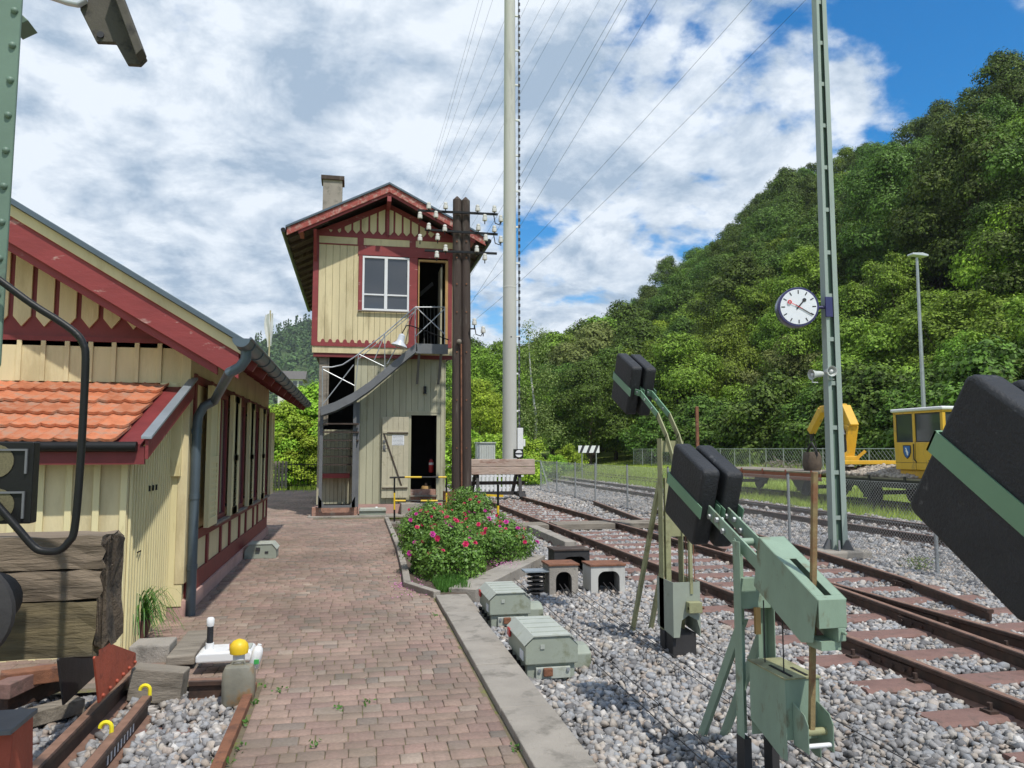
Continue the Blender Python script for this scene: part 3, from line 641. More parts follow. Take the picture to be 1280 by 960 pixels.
# gable cladding
zb1, zb0 = onY(120, 428, YG).z, onY(120, 474, YG).z       # yellow band
zt1 = onY(120, 404, YG).z
g = MB(); g.prism([(XL, zt1 - 0.24), (XW + 0.0, zt1 - 0.24), (XW, rz(XW) - 0.17), (XR, rz(XR) - 0.17), (XL, rz(XW) - 0.17)], 'y', YG - 0.03, YG - 0.003)
g.build('gable_backing', 'oxblood', st)
def pointed(name, x0, x1, y0, y1, zb, point, per, wid, ztop, m, parent, down=True):
    mb = MB(); x = x0
    while x < x1:
        a, b = x + (per - wid) / 2, x + (per + wid) / 2; c = (a + b) / 2
        za, zbm = ztop(a), ztop(b)
        if min(za, zbm) > zb + point: mb.prism([(c, zb), (b, zb + point), (b, zbm), (a, za), (a, zb + point)], 'y', y0, y1)
        elif max(za, zbm) > zb: mb.prism([(c, zb), (min(b, c + .04), zb + .06), (min(b, c + .04), max(zb + .07, ztop(min(b, c + .04)))), (c - .04, max(zb + .08, ztop(c - .04))), (c - .04, zb + .06)], 'y', y0, y1)
        x += per
    return mb.build(name, m, parent, bevel=0.004)
pt = onY(29, 414, YG).x; per = onY(57.5, 414, YG).x - pt; pt -= per / 2
nb = int((pt - XL) / per)
pointed('gable_boards', pt - nb * per, XW - 0.1, YG - 0.055, YG - 0.032, zt1 - 0.06, 0.10, per, per * 0.77, lambda x: rz(x) - 0.36, 'cream', st)
bandw = MB().box(XL, XW - 0.02, YG - 0.03, YG - 0.005, zb0 - 0.03, zb1)
bandw.build('upper_cladding', 'cream', st)
bt = MB(); x = onY(14, 450, YG).x - per * 8
while x < XW - 0.1: bt.box(x - 0.022, x + 0.022, YG - 0.05, YG - 0.032, zb0 - 0.03, zb1); x += per * 1.05
bt.build('batten', 'cream', st, bevel=0.003)
MB().box(XL, XW, YG - 0.045, YG - 0.033, zb1, zb1 + 0.05).build('trim_rail', 'oxblood', st)
# corner board and panel right of the lean-to
MB().box(-1.92, XW + 0.012, YG - 0.05, YG - 0.004, 0.10, zb0 - 0.03).build('corner_board', 'cream_bright', st, bevel=0.005)
MB().box(XW - 0.06, XW + 0.03, YG - 0.058, YG + 0.10, 0.32, rz(XW) - 0.25).build('corner_post', 'cream', st, bevel=0.005)
# side wall framing facing the path
fr = MB(); X1 = XW + 0.022
fr.box(XW, X1, YG + 0.1, YE, 0.15, 0.35); fr.box(XW, X1, YG + 0.1, YE, 0.68, 0.79)
WY = [YG + 1.72, YG + 3.38, YG + 5.0, YG + 6.5]
wid = 0.46
edges = [YG + 0.30]
for yw in WY: edges += [yw - wid, yw + wid]
for ye in edges + [YE - 0.05]: fr.box(XW, X1 + 0.003, ye - 0.05, ye + 0.05, 0.352, 0.678)
for ye in edges + [YE - 0.05]: fr.box(XW, X1 + 0.003, ye - 0.05, ye + 0.05, 0.792, 2.45)
fr.box(XW, X1, YG + 0.1, YE, 2.35, 2.44); fr.box(XW, X1 - .004, YG + 0.1, YG + 0.3, 1.55, 1.68)
fr.build('timber_frame', 'oxblood', st, bevel=0.003)
for yw in WY:
    wf = MB(); x0 = XW + 0.026
    wf.box(x0, x0 + 0.03, yw - wid, yw - wid + 0.06, 0.80, 2.34); wf.box(x0, x0 + 0.03, yw + wid - 0.06, yw + wid, 0.80, 2.34)
    wf.box(x0, x0 + 0.028, yw - 0.03, yw + 0.03, 0.86, 2.28); wf.box(x0, x0 + 0.03, yw - wid + .06, yw + wid - .06, 2.28, 2.34); wf.box(x0, x0 + 0.03, yw - wid + .06, yw + wid - .06, 0.80, 0.86)
    wi = wf.build('window', 'oxblood', st)
    MB().box(XW + 0.004, XW + 0.034, yw - wid + 0.06, yw + wid - 0.06, 0.86, 2.28).build('pane', 'glass', wi)
    MB().box(XW, XW + 0.12, yw - wid - 0.05, yw + wid + 0.05, 0.77, 0.797).build('sill', 'old_wood_grey', wi, bevel=0.004)
    for s in (-1, 1):
        ya = yw + s * (wid + 0.05); yb = yw + s * (wid + 0.60); sx = XW + 0.07; sh_ = MB()
        a, b = min(ya, yb), max(ya, yb)
        sh_.box(sx, sx + 0.035, a, b, 0.80, 2.36)
        for (p, q) in ((a, a + 0.07), (b - 0.07, b)): sh_.box(sx + 0.036, sx + 0.052, p, q, 0.80, 2.36)
        for (p, q) in ((0.80, 0.90), (1.5, 1.58), (2.27, 2.36)): sh_.box(sx + 0.036, sx + 0.052, a + 0.071, b - 0.071, p, q)
        for k in range(9): zc = 0.94 + 0.062 * k; sh_.bar((sx + 0.038, a + 0.07, zc), (sx + 0.038, b - 0.07, zc), 0.012, 0.03)
        so_ = sh_.build('shutter', 'cream_bright', st, bevel=0.003)
        hg = MB(); hg.box(XW + 0.02, sx, ya - 0.015, ya + 0.015, 0.92, 0.96); hg.box(XW + 0.02, sx, ya - 0.015, ya + 0.015, 2.15, 2.19); hg.build('hinge', 'black_steel', so_)
# rafters under the eave, gutter
for k in range(10):
    yy = YV + 0.25 + k * (YF - YV - 0.4) / 9; MB().bar((XE - 0.02, yy, ZE - 0.165), (XW - 0.1, yy, ZE - 0.165 + SL * (XE - XW + 0.08)), 0.07, 0.09).build('rafter', 'oxblood', st)
gut = MB(); n = 9; V = []
gy0, gy1 = onX(300, 455, XE + 0.01).y - 0.05, YF + 0.05; gc = (XE + 0.02, ZE - 0.045)
for yy in (gy0, gy1):
    for rr in (0.075, 0.069):
        for k in range(n): a = math.pi + math.pi * k / (n - 1); V.append((gc[0] + rr * math.cos(a), yy, gc[1] + rr * math.sin(a)))
Fc = []
for k in range(n - 1): Fc += [(k, k + 1, 2 * n + k + 1, 2 * n + k), (n + k, 3 * n + k, 3 * n + k + 1, n + k + 1), (k, n + k, n + k + 1, k + 1)]
Fc += [(0, 2 * n, 3 * n, n), (n - 1, 2 * n - 1, 4 * n - 1, 3 * n - 1)]
gut.add(V, Fc)
for yy in (gy0, gy1): gut.prism([(gc[0] + 0.074 * math.cos(math.pi + math.pi * k / 8), gc[1] + 0.074 * math.sin(math.pi + math.pi * k / 8)) for k in range(9)], 'y', yy - 0.003, yy + 0.003)
gut.tube([(gc[0] + 0.078, gy0, gc[1] + 0.002), (gc[0] + 0.078, gy1, gc[1] + 0.002)], 0.011, 8)
k = gy0 + 0.3
while k < gy1: gut.box(gc[0] - 0.08, gc[0] + 0.085, k, k + 0.025, gc[1] - 0.006, gc[1] + 0.004); gut.tube([(gc[0] + 0.0805 * math.cos(math.pi + math.pi * q / 8), k + .012, gc[1] + 0.0805 * math.sin(math.pi + math.pi * q / 8)) for q in range(9)], 0.007, 6); k += 0.62
gutter = gut.build('gutter', 'zinc', st, smooth=True)
dp = MB(); ox = XW + 0.09; yo = YG + 0.02
dp.tube([(gc[0], gy0 + 0.32, gc[1] - 0.05), (gc[0], gy0 + 0.32, gc[1] - 0.14), (gc[0] - 0.05, gy0 + 0.34, gc[1] - 0.21), (gc[0] - 0.14, gy0 + 0.36, gc[1] - 0.26), (ox + 0.16, yo - 0.0, gc[1] - 0.44), (ox + 0.06, yo, gc[1] - 0.50), (ox + 0.01, yo, gc[1] - 0.60), (ox, yo, gc[1] - 0.72), (ox, yo, 0.0)], 0.047, 14)
for zc in (gc[1] - 0.78, 1.15, 0.45): dp.lathe([(0.053, 0), (0.053, 0.05)], (ox, yo, zc), 14)
dp.build('downpipe', 'zinc', st, smooth=True)
# ---- lean-to
XS = -1.80; e0 = onX(187, 549, -1.60); e1 = onX(236, 474, -1.60); YB = e0.y; YLW = YB + 0.22
print('leanto', YB, e0.z, e1.z, YLW)
lsl = (e1.z - e0.z) / (YG - YB)
lw = MB(); lw.prism([(YLW, -0.1), (YG - 0.052, -0.1), (YG - 0.052, e1.z - 0.09), (YLW, e0.z - 0.09 + lsl * 0.2)], 'x', XL + 0.5, XS)
lw.build('lean_to_wall', 'cream', st)
b_ = MB(); x = XS - 0.03
while x > -6.5: b_.box(x - 0.025, x + 0.025, YLW - 0.022, YLW - 0.002, -0.1, e0.z - 0.1); x -= 0.205
y = YLW + 0.02
while y < YG - 0.05: b_.box(XS + 0.002, XS + 0.022, y, y + 0.03, -0.02, e0.z - 0.1 + lsl * (y - YLW + .2)); y += 0.085
b_.build('lean_to_batten', 'cream_bright', st, bevel=0.003)
hk = MB()
for q in range(3): hk.box(XS + 0.022, XS + 0.036, YLW + 0.55 + q * 0.12, YLW + 0.57 + q * 0.12, 1.28, 1.33)
hk.box(XS + 0.022, XS + 0.03, YLW + 0.25, YLW + 0.36, 0.78, 0.79)
hk.build('hook', 'black_steel', st)
lr = MB(); lr.prism([(YB, e0.z - 0.075), (YG, e1.z - 0.075), (YG, e1.z - 0.04), (YB, e0.z - 0.04)], 'x', -6.6, -1.66)
lroof = lr.build('lean_to_roof', 'oxblood', st)
LL = math.hypot(YG - YB, e1.z - e0.z)
vs_, fs_ = tile_sheet(Vector((-6.5, YG, e1.z - 0.03)), (1, 0, 0), (0, YB - YG, e0.z - e1.z), int((6.5 - 1.66) / 0.2215), 5, 0.2215, (LL + 0.03) / 5, 0.024, 0.020)
t_ = MB(); t_.v = vs_; t_.f = fs_; t_.build('lean_to_tiles', 'tile', lroof, smooth=False)
sf = MB(); sf.prism([(YB - 0.06, e0.z + 0.0), (YG, e1.z + 0.02), (YG, e1.z + 0.045), (YB - 0.06, e0.z + 0.025)], 'x', -1.65, -1.57); sf.build('lean_to_flashing', 'zinc_light', lroof, bevel=.003)
sf = MB(); sf.prism([(YB - 0.03, e0.z - 0.16), (YG, e1.z - 0.16), (YG, e1.z + 0.018), (YB - 0.03, e0.z - 0.002)], 'x', -1.625, -1.60); sf.build('lean_to_bargeboard', 'red_trim', lroof, bevel=.003)
MB().box(-6.6, -1.63, YB - 0.02, YB + 0.02, e0.z - 0.20, e0.z - 0.055).build('lean_to_fascia', 'oxblood', lroof)
lg = MB(); lg.tube([(-6.6, YB - 0.05, e0.z - 0.06), (-1.68, YB - 0.05, e0.z - 0.06)], 0.04, 12); lg.build('lean_to_gutter', 'black_steel', lroof, smooth=True)
MB().box(-1.80, -1.69, YG - 0.1, YG - 0.052, e0.z - 0.35, e1.z - 0.1).build('lean_to_bracket', 'cream_bright', st, bevel=0.005)
MB().box(-2.1, -1.70, YG - 0.02, YG - 0.005, -0.05, 0.1).build('wall_foot', 'pink_plaster', st)

# ================================================================== signal box
YL = onZ(400, 645).y + 0.12; YU = YL - 0.16; YVB = YL - 0.85; YBK = YL + 9.5
def px(x, y, Y): p = onY(x, y, Y); return p.x, p.z
sbx = thing('signal_box', (px(478, 640, YL)[0], YL, 0), 'tall timber signal box with red gable and outside stairs beyond the path', 'signal box')
def prect(mb, x0, y0, x1, y1, Y, t0, t1):
    a, zt = px(x0, y0, Y); _, zb = px(x0, y1, Y); b, _ = px(x1, y0, Y)
    xa, z1 = px((x0 + x1) / 2, y0, Y); _, z0 = px((x0 + x1) / 2, y1, Y)
    return mb.box(a, b, Y - t1, Y - t0, z0, z1)
lx0, _ = px(398, 500, YL); lx1, _ = px(557, 500, YL)
ux0, _ = px(391, 350, YU); ux1 = 2 * px(487, 228, YVB)[0] - ux0
zfl = px(470, 428, YU)[1]
rT = onY(487, 230, YVB); rL = onY(357, 284, YVB); bs = (rT.z - rL.z) / (rT.x - rL.x); RH = rT.x - rL.x
print('box', YL, lx0, lx1, ux0, ux1, zfl, rT, rL, bs)
def bz(x): return rT.z - bs * abs(x - rT.x)
dx0, dzt = px(514, 519, YL); dx1, dzb = px(545, 612, YL)
# lower storey shell, open at the doorway
T = 0.06
lowz = zfl - 0.22
def wallbox(x0, x1, y0, y1, z0, z1, name='wall', m='olive_boards'): return MB().box(x0, x1, y0, y1, z0, z1).build(name, m, sbx)
sx0, sz0 = px(412, 441, YL); sx1, sz1 = px(442, 532, YL)
lowb = 0.27
def boards(x0, x1, z0, z1, Y, t=0.03, w=0.165, name='cladding', m='olive_boards', parent=None, zf=None):
    mb = MB(); x = x0
    while x < x1 - 0.01:
        b = min(x + w, x1); zt = z1 if zf is None else None
        if zf is None: mb.box(x + 0.003, b - 0.003, Y - t, Y, z0, z1)
        else: mb.prism([(x + 0.003, z0), (b - 0.003, z0), (b - 0.003, zf(b)), (x + 0.003, zf(x))], 'y', Y - t, Y)
        x = b
    return mb.build(name, m, parent or sbx, bevel=0.004, seg=1)
boards(sx1, dx0, lowb, lowz, YL)
boards(dx1, lx1, lowb, lowz, YL, w=0.1)
boards(dx0, dx1, dzt, lowz, YL)
boards(lx0, sx0, sz1, lowz, YL, w=0.2, m='old_wood_grey')
boards(lx0 + 0.02, sx1, lowb, sz1 - 0.1, YL + 0.25, w=0.1)
inner = MB(); inner.box(lx0, lx0 + T, YL + 0.01, YBK, lowb, lowz); inner.box(lx1 - T, lx1 - 0.002, YL + 0.002, YBK, lowb, lowz); inner.box(lx0 + T, lx1 - T, YBK - T, YBK - .01, lowb, lowz)
inner.build('wall', 'olive_boards', sbx)
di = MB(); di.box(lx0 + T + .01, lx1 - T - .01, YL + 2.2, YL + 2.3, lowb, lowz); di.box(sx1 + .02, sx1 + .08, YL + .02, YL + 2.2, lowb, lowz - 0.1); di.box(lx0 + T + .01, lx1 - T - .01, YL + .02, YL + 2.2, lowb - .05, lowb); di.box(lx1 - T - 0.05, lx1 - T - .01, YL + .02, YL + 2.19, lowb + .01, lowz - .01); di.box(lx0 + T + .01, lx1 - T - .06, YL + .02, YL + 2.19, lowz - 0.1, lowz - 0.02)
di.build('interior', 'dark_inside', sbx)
# plinth
MB().box(px(447, 640, YL)[0], lx1 + 0.02, YL - 0.05, YBK, -0.1, lowb - 0.002).build('plinth', 'pink_plaster', sbx)
MB().box(px(391, 640, YL)[0], px(446, 640, YL)[0], YL - 0.55, YL - 0.02, -0.1, 0.24).build('stair_base', 'brick_base', sbx, bevel=0.01)
MB().box(px(389, 640, YL)[0] - .05, px(447, 640, YL)[0] + 2.4, YL - 0.72, YL - 0.10, -0.1, 0.035).build('footing', 'concrete', sbx, bevel=0.01)
MB().box(px(500, 640, YL)[0], px(548, 640, YL)[0], YL - 0.55, YL - 0.06, -0.05, 0.30).build('door_step', 'concrete', sbx, bevel=0.01)
MB().box(dx0, dx1, YL - 0.02, YL + 0.15, lowb, dzb + 0.01).build('threshold', 'brick_base', sbx)
MB().box(dx0 - .02, dx1 + .02, YL - 0.12, YL - 0.022, dzb - 0.17, dzb - 0.13).build('threshold_board', 'old_wood_grey', sbx)
# door frame + open door leaf on the left
df = MB(); df.box(dx0 - 0.06, dx0, YL - 0.05, YL + 0.05, lowb, dzt + 0.06); df.box(dx1, dx1 + 0.06, YL - 0.05, YL + 0.05, lowb, dzt + 0.06); df.box(dx0 - 0.09, dx1 + 0.09, YL - 0.06, YL + 0.0, dzt + 0.061, dzt + 0.11)
df.box(dx0, dx1, YL - 0.05, YL + 0.05, dzt, dzt + 0.06)
df.build('door_frame', 'olive_boards', sbx)
Yd = YL - 0.11
lx, lzt = px(478, 521, Yd); rx_, lzb = px(510, 622, Yd)
dd = MB(); x = lx
for k in range(5): dd.box(lx + (rx_ - lx) * k / 5 + .002, lx + (rx_ - lx) * (k + 1) / 5 - .002, Yd - 0.03, Yd, lzb, lzt)
door = dd.build('door', 'door_paint', sbx, bevel=0.003)
lb = MB(); lb.box(lx + .02, rx_ - .01, Yd - 0.055, Yd - .031, lzt - 0.42, lzt - 0.36); lb.box(lx + .02, rx_ - .01, Yd - 0.055, Yd - .031, lzb + 0.24, lzb + 0.30); lb.build('ledge', 'door_paint', door, bevel=.004)
MB().bar((lx + 0.05, Yd - 0.045, lzt - 0.44), (rx_ - 0.17, Yd - 0.045, lzb + 0.31), 0.022, 0.03).build('brace', 'dark_wood', door)
MB().bar((lx + 0.12, Yd - 0.062, lzt - 0.41), (rx_ - 0.02, Yd - 0.062, lzt - 0.41), 0.01, 0.025).build('strap_hinge', 'dark_wood', door)
MB().bar((lx + 0.02, Yd - 0.062, lzb + 0.25), (rx_ - 0.02, Yd - 0.062, lzb + 0.25), 0.01, 0.025).build('strap_hinge', 'dark_wood', door)
MB().box(lx + 0.02, lx + 0.09, Yd - 0.05, Yd - .031, lzt - 0.86, lzt - 0.72).tube([(lx + 0.05, Yd - 0.05, lzt - 0.80), (lx + 0.05, Yd - 0.08, lzt - 0.80), (lx + 0.13, Yd - 0.08, lzt - 0.80)], 0.01, 6).box(lx + .02, lx + .08, Yd - .06, Yd - .031, lzt - .66, lzt - .60).build('door_lock', 'steel_grey', door)
pp = MB(); a, b = px(490, 544, Yd); c, d = px(505, 556.5, Yd); pp.box(a, c, Yd - 0.034, Yd - 0.031, d, b); nt_ = pp.build('notice', 'paper', door)
ln = MB()
for k in range(7):
    zz_ = b - 0.03 - k * (b - d - 0.05) / 6; xx = a + 0.02
    while xx < c - 0.03: w_ = random.uniform(0.01, 0.035); ln.box(xx, min(xx + w_, c - 0.02), Yd - 0.036, Yd - 0.0345, zz_ - 0.004, zz_ + 0.004); xx += w_ + 0.008
ln.build('notice_print', 'ink', nt_)
wl_ = MB(); a, b = px(531, 486, YL - 0.04); wl_.box(a - 0.035, a + 0.035, YL - 0.12, YL - 0.031, b - 0.08, b + 0.06); wl_.lathe([(0.05, 0), (0.03, 0.06)], (a, YL - .09, b - 0.13), 10); wl_.build('wall_lamp', 'black_steel', sbx)
# dark red rail in left bay, grey posts
a, b = px(400, 592, YL - .05); c, d = px(437, 596, YL - .05)
MB().box(a, c, YL - 0.1, YL + 0.24, d - 0.03, b).build('bay_rail', 'red_trim', sbx)
# upper storey
zup = zfl
ui = MB(); ui.box(ux0 + .02, ux0 + .08, YU + .01, YBK + .3, zup - .15, bz(ux0) - 0.2); ui.box(ux1 - .08, ux1 - .02, YU + .01, YBK + .3, zup - .15, bz(ux1) - 0.2)
ui.prism([(ux0 + .08, zup - .15), (ux1 - .08, zup - .15), (ux1 - .08, bz(ux1) - .2), (rT.x, rT.z - .3), (ux0 + .08, bz(ux0) - .2)], 'y', YBK + .24, YBK + .3)
ui.build('wall', 'cream', sbx)
fl = MB(); fl.box(ux0 + .03, ux1 - .03, YU + .02, YBK + .2, zup - 0.2, zup - 0.1); fl.build('floor', 'dark_wood', sbx)
udx0, udz1 = px(523, 327, YU); udx1, udz0 = px(557, 426, YU)
wx0, wz1 = px(453.5, 320, YU); wx1, wz0 = px(511, 390, YU)
# cladding pieces of the upper front
bandz = px(440, 405.5, YU)[1]
def clad(x0, x1, z0, z1, w=0.17): return boards(x0, x1, z0, z1, YU + .02, t=0.03, w=w, m='cream')
ztopc = px(440, 307, YU)[1]
clad(ux0 + 0.14, wx0 - 0.1, zup - 0.03, ztopc, 0.175); clad(wx0 - 0.1, udx0 - 0.12, zup - 0.03, wz0 - 0.03, 0.14)
# scalloped lower edge: dark red teeth
sc = MB(); x = ux0 + 0.1; zz0 = zup - 0.03
while x < udx0 - 0.05: sc.prism([(x - 0.06, zz0 - .10), (x + .12, zz0 - .10), (x + .12, zz0 - 0.02), (x + 0.06, zz0 + 0.0), (x + 0.035, zz0 + 0.065), (x, zz0 + 0.085), (x - 0.035, zz0 + 0.065), (x - 0.06, zz0)], 'y', YU - 0.035, YU - 0.012); x += 0.182
sc.build('scalloped_trim', 'red_trim', sbx)
MB().box(ux0 + .02, ux1 - .02, YU - 0.010, YU + .018, zup - 0.30, zup - 0.04).build('under_board', 'cream', sbx)
MB().box(ux0 + .05, ux1 - .05, YU + 0.02, YU + .08, zup - 0.40, zup - 0.30).build('floor_beam', 'oxblood', sbx)
uf = MB()
uf.box(ux0, ux0 + 0.14, YU - 0.03, YU + 0.05, zup - 0.12, bz(ux0) - 0.15)
uf.box(wx0 - 0.10, wx0, YU - 0.028, YU + .03, wz0 - 0.03, ztopc + 0.04)
uf.box(wx1, udx0 - 0.02, YU - 0.028, YU + .03, zup - .1, ztopc + 0.04)
uf.box(udx1 + 0.05, udx1 + 0.16, YU - 0.028, YU + .03, zup - .1, ztopc + 0.04)
uf.box(ux1 - 0.14, ux1, YU - 0.03, YU + 0.05, zup - 0.12, bz(ux1) - 0.15)
uf.box(wx0 - 0.12, ux1 - .14, YU - 0.034, YU + .028, wz1 + 0.02, ztopc + 0.02)
uf.box(ux0 + .14, wx0 - .1, YU - 0.034, YU + .028, ztopc, ztopc + 0.03)
pz1 = px(440, 297, YU)[1]
uf.box(ux0 + 0.14, ux1 - .14, YU - 0.036, YU + .028, pz1, pz1 + 0.11)
uf.box(wx0 - .14, wx0 + .02, YU - 0.040, YU + .02, ztopc, pz1 + .1); uf.box(wx1 + .0, wx1 + .16, YU - 0.040, YU + .02, ztopc, pz1 + .1)
uf.build('timber_frame', 'red_trim', sbx, bevel=0.004)
MB().box(ux0 + .14, ux1 - .14, YU - 0.02, YU + .02, ztopc + .03, pz1).build('frieze_panel', 'cream', sbx)
boards(udx1 + 0.16, ux1 - .14, zup - .1, ztopc, YU + .02, m='cream')
gb = MB(); gb.prism([(ux0, pz1 + .1), (ux1, pz1 + .1), (ux1, bz(ux1) - .2), (rT.x, rT.z - .28), (ux0, bz(ux0) - .2)], 'y', YU - .005, YU + .02); gb.build('gable_backing', 'red_trim', sbx)
pointed('gable_boards', ux0 + .1, ux1 - .1, YU - 0.03, YU - .006, pz1 + 0.10, 0.10, 0.215, 0.165, lambda x: bz(x) - 0.42, 'cream', sbx)
gp = MB(); gp.box(rT.x - 0.035, rT.x + 0.035, YU - 0.10, YU - 0.03, rT.z - 1.1, rT.z - 0.4); gp.prism([(rT.x - 0.035, rT.z - 1.1), (rT.x, rT.z - 1.2), (rT.x + 0.035, rT.z - 1.1)], 'y', YU - 0.10, YU - 0.03); gp.bar((rT.x, YU - .1, rT.z - .42), (rT.x, YVB, rT.z - .38), .1, .14); gp.build('king_post', 'red_trim', sbx)
for sg in (-1, 1):
    xx = rT.x + sg * (RH - 0.36); MB().bar((xx, YU - .03, bz(xx) - .2), (xx, YVB + .02, bz(xx) - .2), .1, .14).build('purlin_end', 'red_trim', sbx)
    xm = ux0 if sg < 0 else ux1
    MB().bar((xm + sg * -.06, YU - 0.03, bz(xm) - 0.95), (xm - sg * .06, YVB + 0.1, bz(xm) - 0.3), .07, .08).build('brace', 'red_trim', sbx)
# window
wf = MB(); t = 0.05; wxm = (wx0 + wx1) / 2; wzm = px(480, 369, YU)[1]
wf.box(wx0, wx0 + t, YU - 0.035, YU + .02, wz0, wz1); wf.box(wx1 - t, wx1, YU - 0.035, YU + .02, wz0, wz1); wf.box(wx0 + t, wx1 - t, YU - 0.035, YU + .02, wz1 - t, wz1); wf.box(wx0 + t, wx1 - t, YU - 0.035, YU + .02, wz0, wz0 + t)
wf.box(wxm - .04, wxm + .04, YU - 0.038, YU + .018, wz0 + t, wz1 - t); wf.box(wx0 + t, wxm - .04, YU - 0.032, YU + .015, wzm - .02, wzm + .02); wf.box(wxm + .04, wx1 - t, YU - 0.032, YU + .015, wzm - .02, wzm + .02)
wi = wf.build('window', 'white_paint', sbx, bevel=0.005)
MB().box(wx0 + t * .6, wx1 - t * .6, YU + .003, YU + .01, wz0 + .02, wz1 - .02).build('pane', 'glass', wi)
MB().box(wx0 - 0.10, wx1 + 0.02, YU - 0.09, YU - .036, wz0 - 0.035, wz0 - .005).build('sill', 'old_wood_grey', wi, bevel=0.005)
# upper door: open dark doorway with ochre frame, levers inside
uo = MB(); uo.box(udx0, udx0 + .03, YU - 0.04, YU + .05, zup, udz1); uo.box(udx1 - .02, udx1 + .05, YU - 0.04, YU + .05, zup, udz1); uo.box(udx0, udx1 + .05, YU - 0.04, YU + .05, udz1, udz1 + .05)
uo.build('upper_door_frame', mat('ochre', (0.42, 0.25, 0.09), 0.7, 0.15, 5), sbx)
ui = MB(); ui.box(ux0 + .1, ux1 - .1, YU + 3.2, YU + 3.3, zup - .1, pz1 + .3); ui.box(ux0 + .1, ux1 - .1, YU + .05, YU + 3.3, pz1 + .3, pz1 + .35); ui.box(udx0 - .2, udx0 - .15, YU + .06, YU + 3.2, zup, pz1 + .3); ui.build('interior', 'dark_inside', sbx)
le = MB()
for q in range(5): le.tube([(udx0 + .25 + q * .09, YU + .8, zup), (udx0 + .22 + q * .1, YU + .95, zup + 1.2)], 0.012, 6)
le.bar((udx0 + .05, YU + 1.2, zup + 1.45), (udx0 + .45, YU + .7, zup + 1.75), .03, .1); le.build('lever', 'steel_grey', sbx)
MB().box(udx1 - .13, udx1 - .09, YU + .1, YU + .75, zup, udz1 - .1).build('inner_door', 'olive_boards', sbx)
# roof
rs = MB(); xe0, xe1 = rL.x, 2 * rT.x - rL.x
roof_slab(rs, xe1, bz(xe1) - .05, rT.x, rT.z - .05, YVB + .02, YBK + .8, .06); roof_slab(rs, xe0, bz(xe0) - .05, rT.x, rT.z - .05, YVB + .02, YBK + .8, .06)
roof2 = rs.build('roof', 'dark_wood', sbx)
for sg, xe in ((1, xe1), (-1, xe0)):
    d = Vector((sg, 0, -bs)).normalized(); L_ = math.hypot(RH, RH * bs); nvv = int(L_ / .33)
    vs_, fs_ = tile_sheet(Vector((rT.x, YVB + .1, rT.z - .04)), (0, 1, 0), d, int((YBK + .7 - YVB) / .21), nvv, .21, L_ / nvv)
    t_ = MB(); t_.v = vs_; t_.f = fs_; t_.build('roof_tiles', 'old_tile', roof2)
    def vb(o0, o1, y0, y1, nm, m_, xi=0):
        xa = xe - sg * xi; c = math.sqrt(1 + bs * bs)
        MB().prism([(xa, bz(xa) - o0 * c), (rT.x, rT.z - o0 * c), (rT.x, rT.z - o1 * c), (xa, bz(xa) - o1 * c)], 'y', y0, y1).build(nm, m_, sbx, bevel=.004)
    vb(-.03, .02, YVB - .06, YVB + .12, 'verge_flashing', 'zinc')
    vb(.021, .19, YVB - .02, YVB + .02, 'bargeboard', 'peeling_red', .03)
    vb(.17, .25, YVB + .021, YVB + .06, 'lower_bargeboard', 'red_trim', .3)
    gt = MB(); gt.tube([(xe + sg * .05, YVB - .05, bz(xe) - .08), (xe + sg * .05, YBK + .8, bz(xe) - .08)], .06, 10); gt.build('gutter', 'black_steel', sbx, smooth=True)
    for q in range(14): yy = YVB + .4 + q * .75; MB().bar((xe - sg * .02, yy, bz(xe) - .16), (xe - sg * 1.0, yy, bz(xe - sg * 1.0) - .16), .07, .08).build('rafter', 'dark_wood', sbx)
# chimney
cx0, cz1 = px(404, 224, YL + 3.5); cx1, _ = px(428, 224, YL + 3.5)
ch = MB().box(cx0, cx1, YL + 3.5, YL + 3.5 + (cx1 - cx0), bz(cx0) - .5, cz1).build('chimney', 'concrete', roof2, bevel=.01)
MB().box(cx0 - .06, cx1 + .06, YL + 3.44, YL + 3.56 + (cx1 - cx0), cz1, cz1 + .12).build('chimney_cap', 'dark_wood', ch)
# landing and stairs
YS = YL - 0.95
lxa, lza = px(520, 431, YS); lxb, _ = px(560, 431, YS)
ld = MB(); ld.box(lxa, lxb, YS, YU - .03, lza - .04, lza + .02); ld.box(lxa, lxb, YS - .02, YS, lza - .22, lza + .03)
land = ld.build('landing', 'steel_grey', sbx, bevel=.005)
for xx in (lxb - .15, lxa + .1): MB().bar((xx, YU, lza - .9), (xx, YS + .1, lza - .06), .06, .06).build('landing_bracket', 'steel_grey', sbx)
pts = [px(*p, YS) for p in ((400, 513), (418, 507), (440, 496), (462, 481), (485, 462), (505, 445), (521, 432))]
def stringer(Y):
    mb = MB(); h = .13; up = [(x, z + h * .62) for x, z in pts]; dn = [(x + .02, z - h) for x, z in pts]
    return mb.prism(up + dn[::-1], 'y', Y - .02, Y + .02)
stringer(YS).build('stair_stringer', 'steel_grey', sbx, bevel=.004); stringer(YS + .72).build('stair_stringer', 'steel_grey', sbx, bevel=.004)
for q in range(11):
    t = (q + .5) / 11 * (len(pts) - 1); i = int(t); f = t - i; x = pts[i][0] * (1 - f) + pts[i + 1][0] * f; z = pts[i][1] * (1 - f) + pts[i + 1][1] * f
    MB().box(x - .11, x + .11, YS + .02, YS + .7, z - .01, z + .02).build('stair_tread', 'old_wood_grey', sbx)
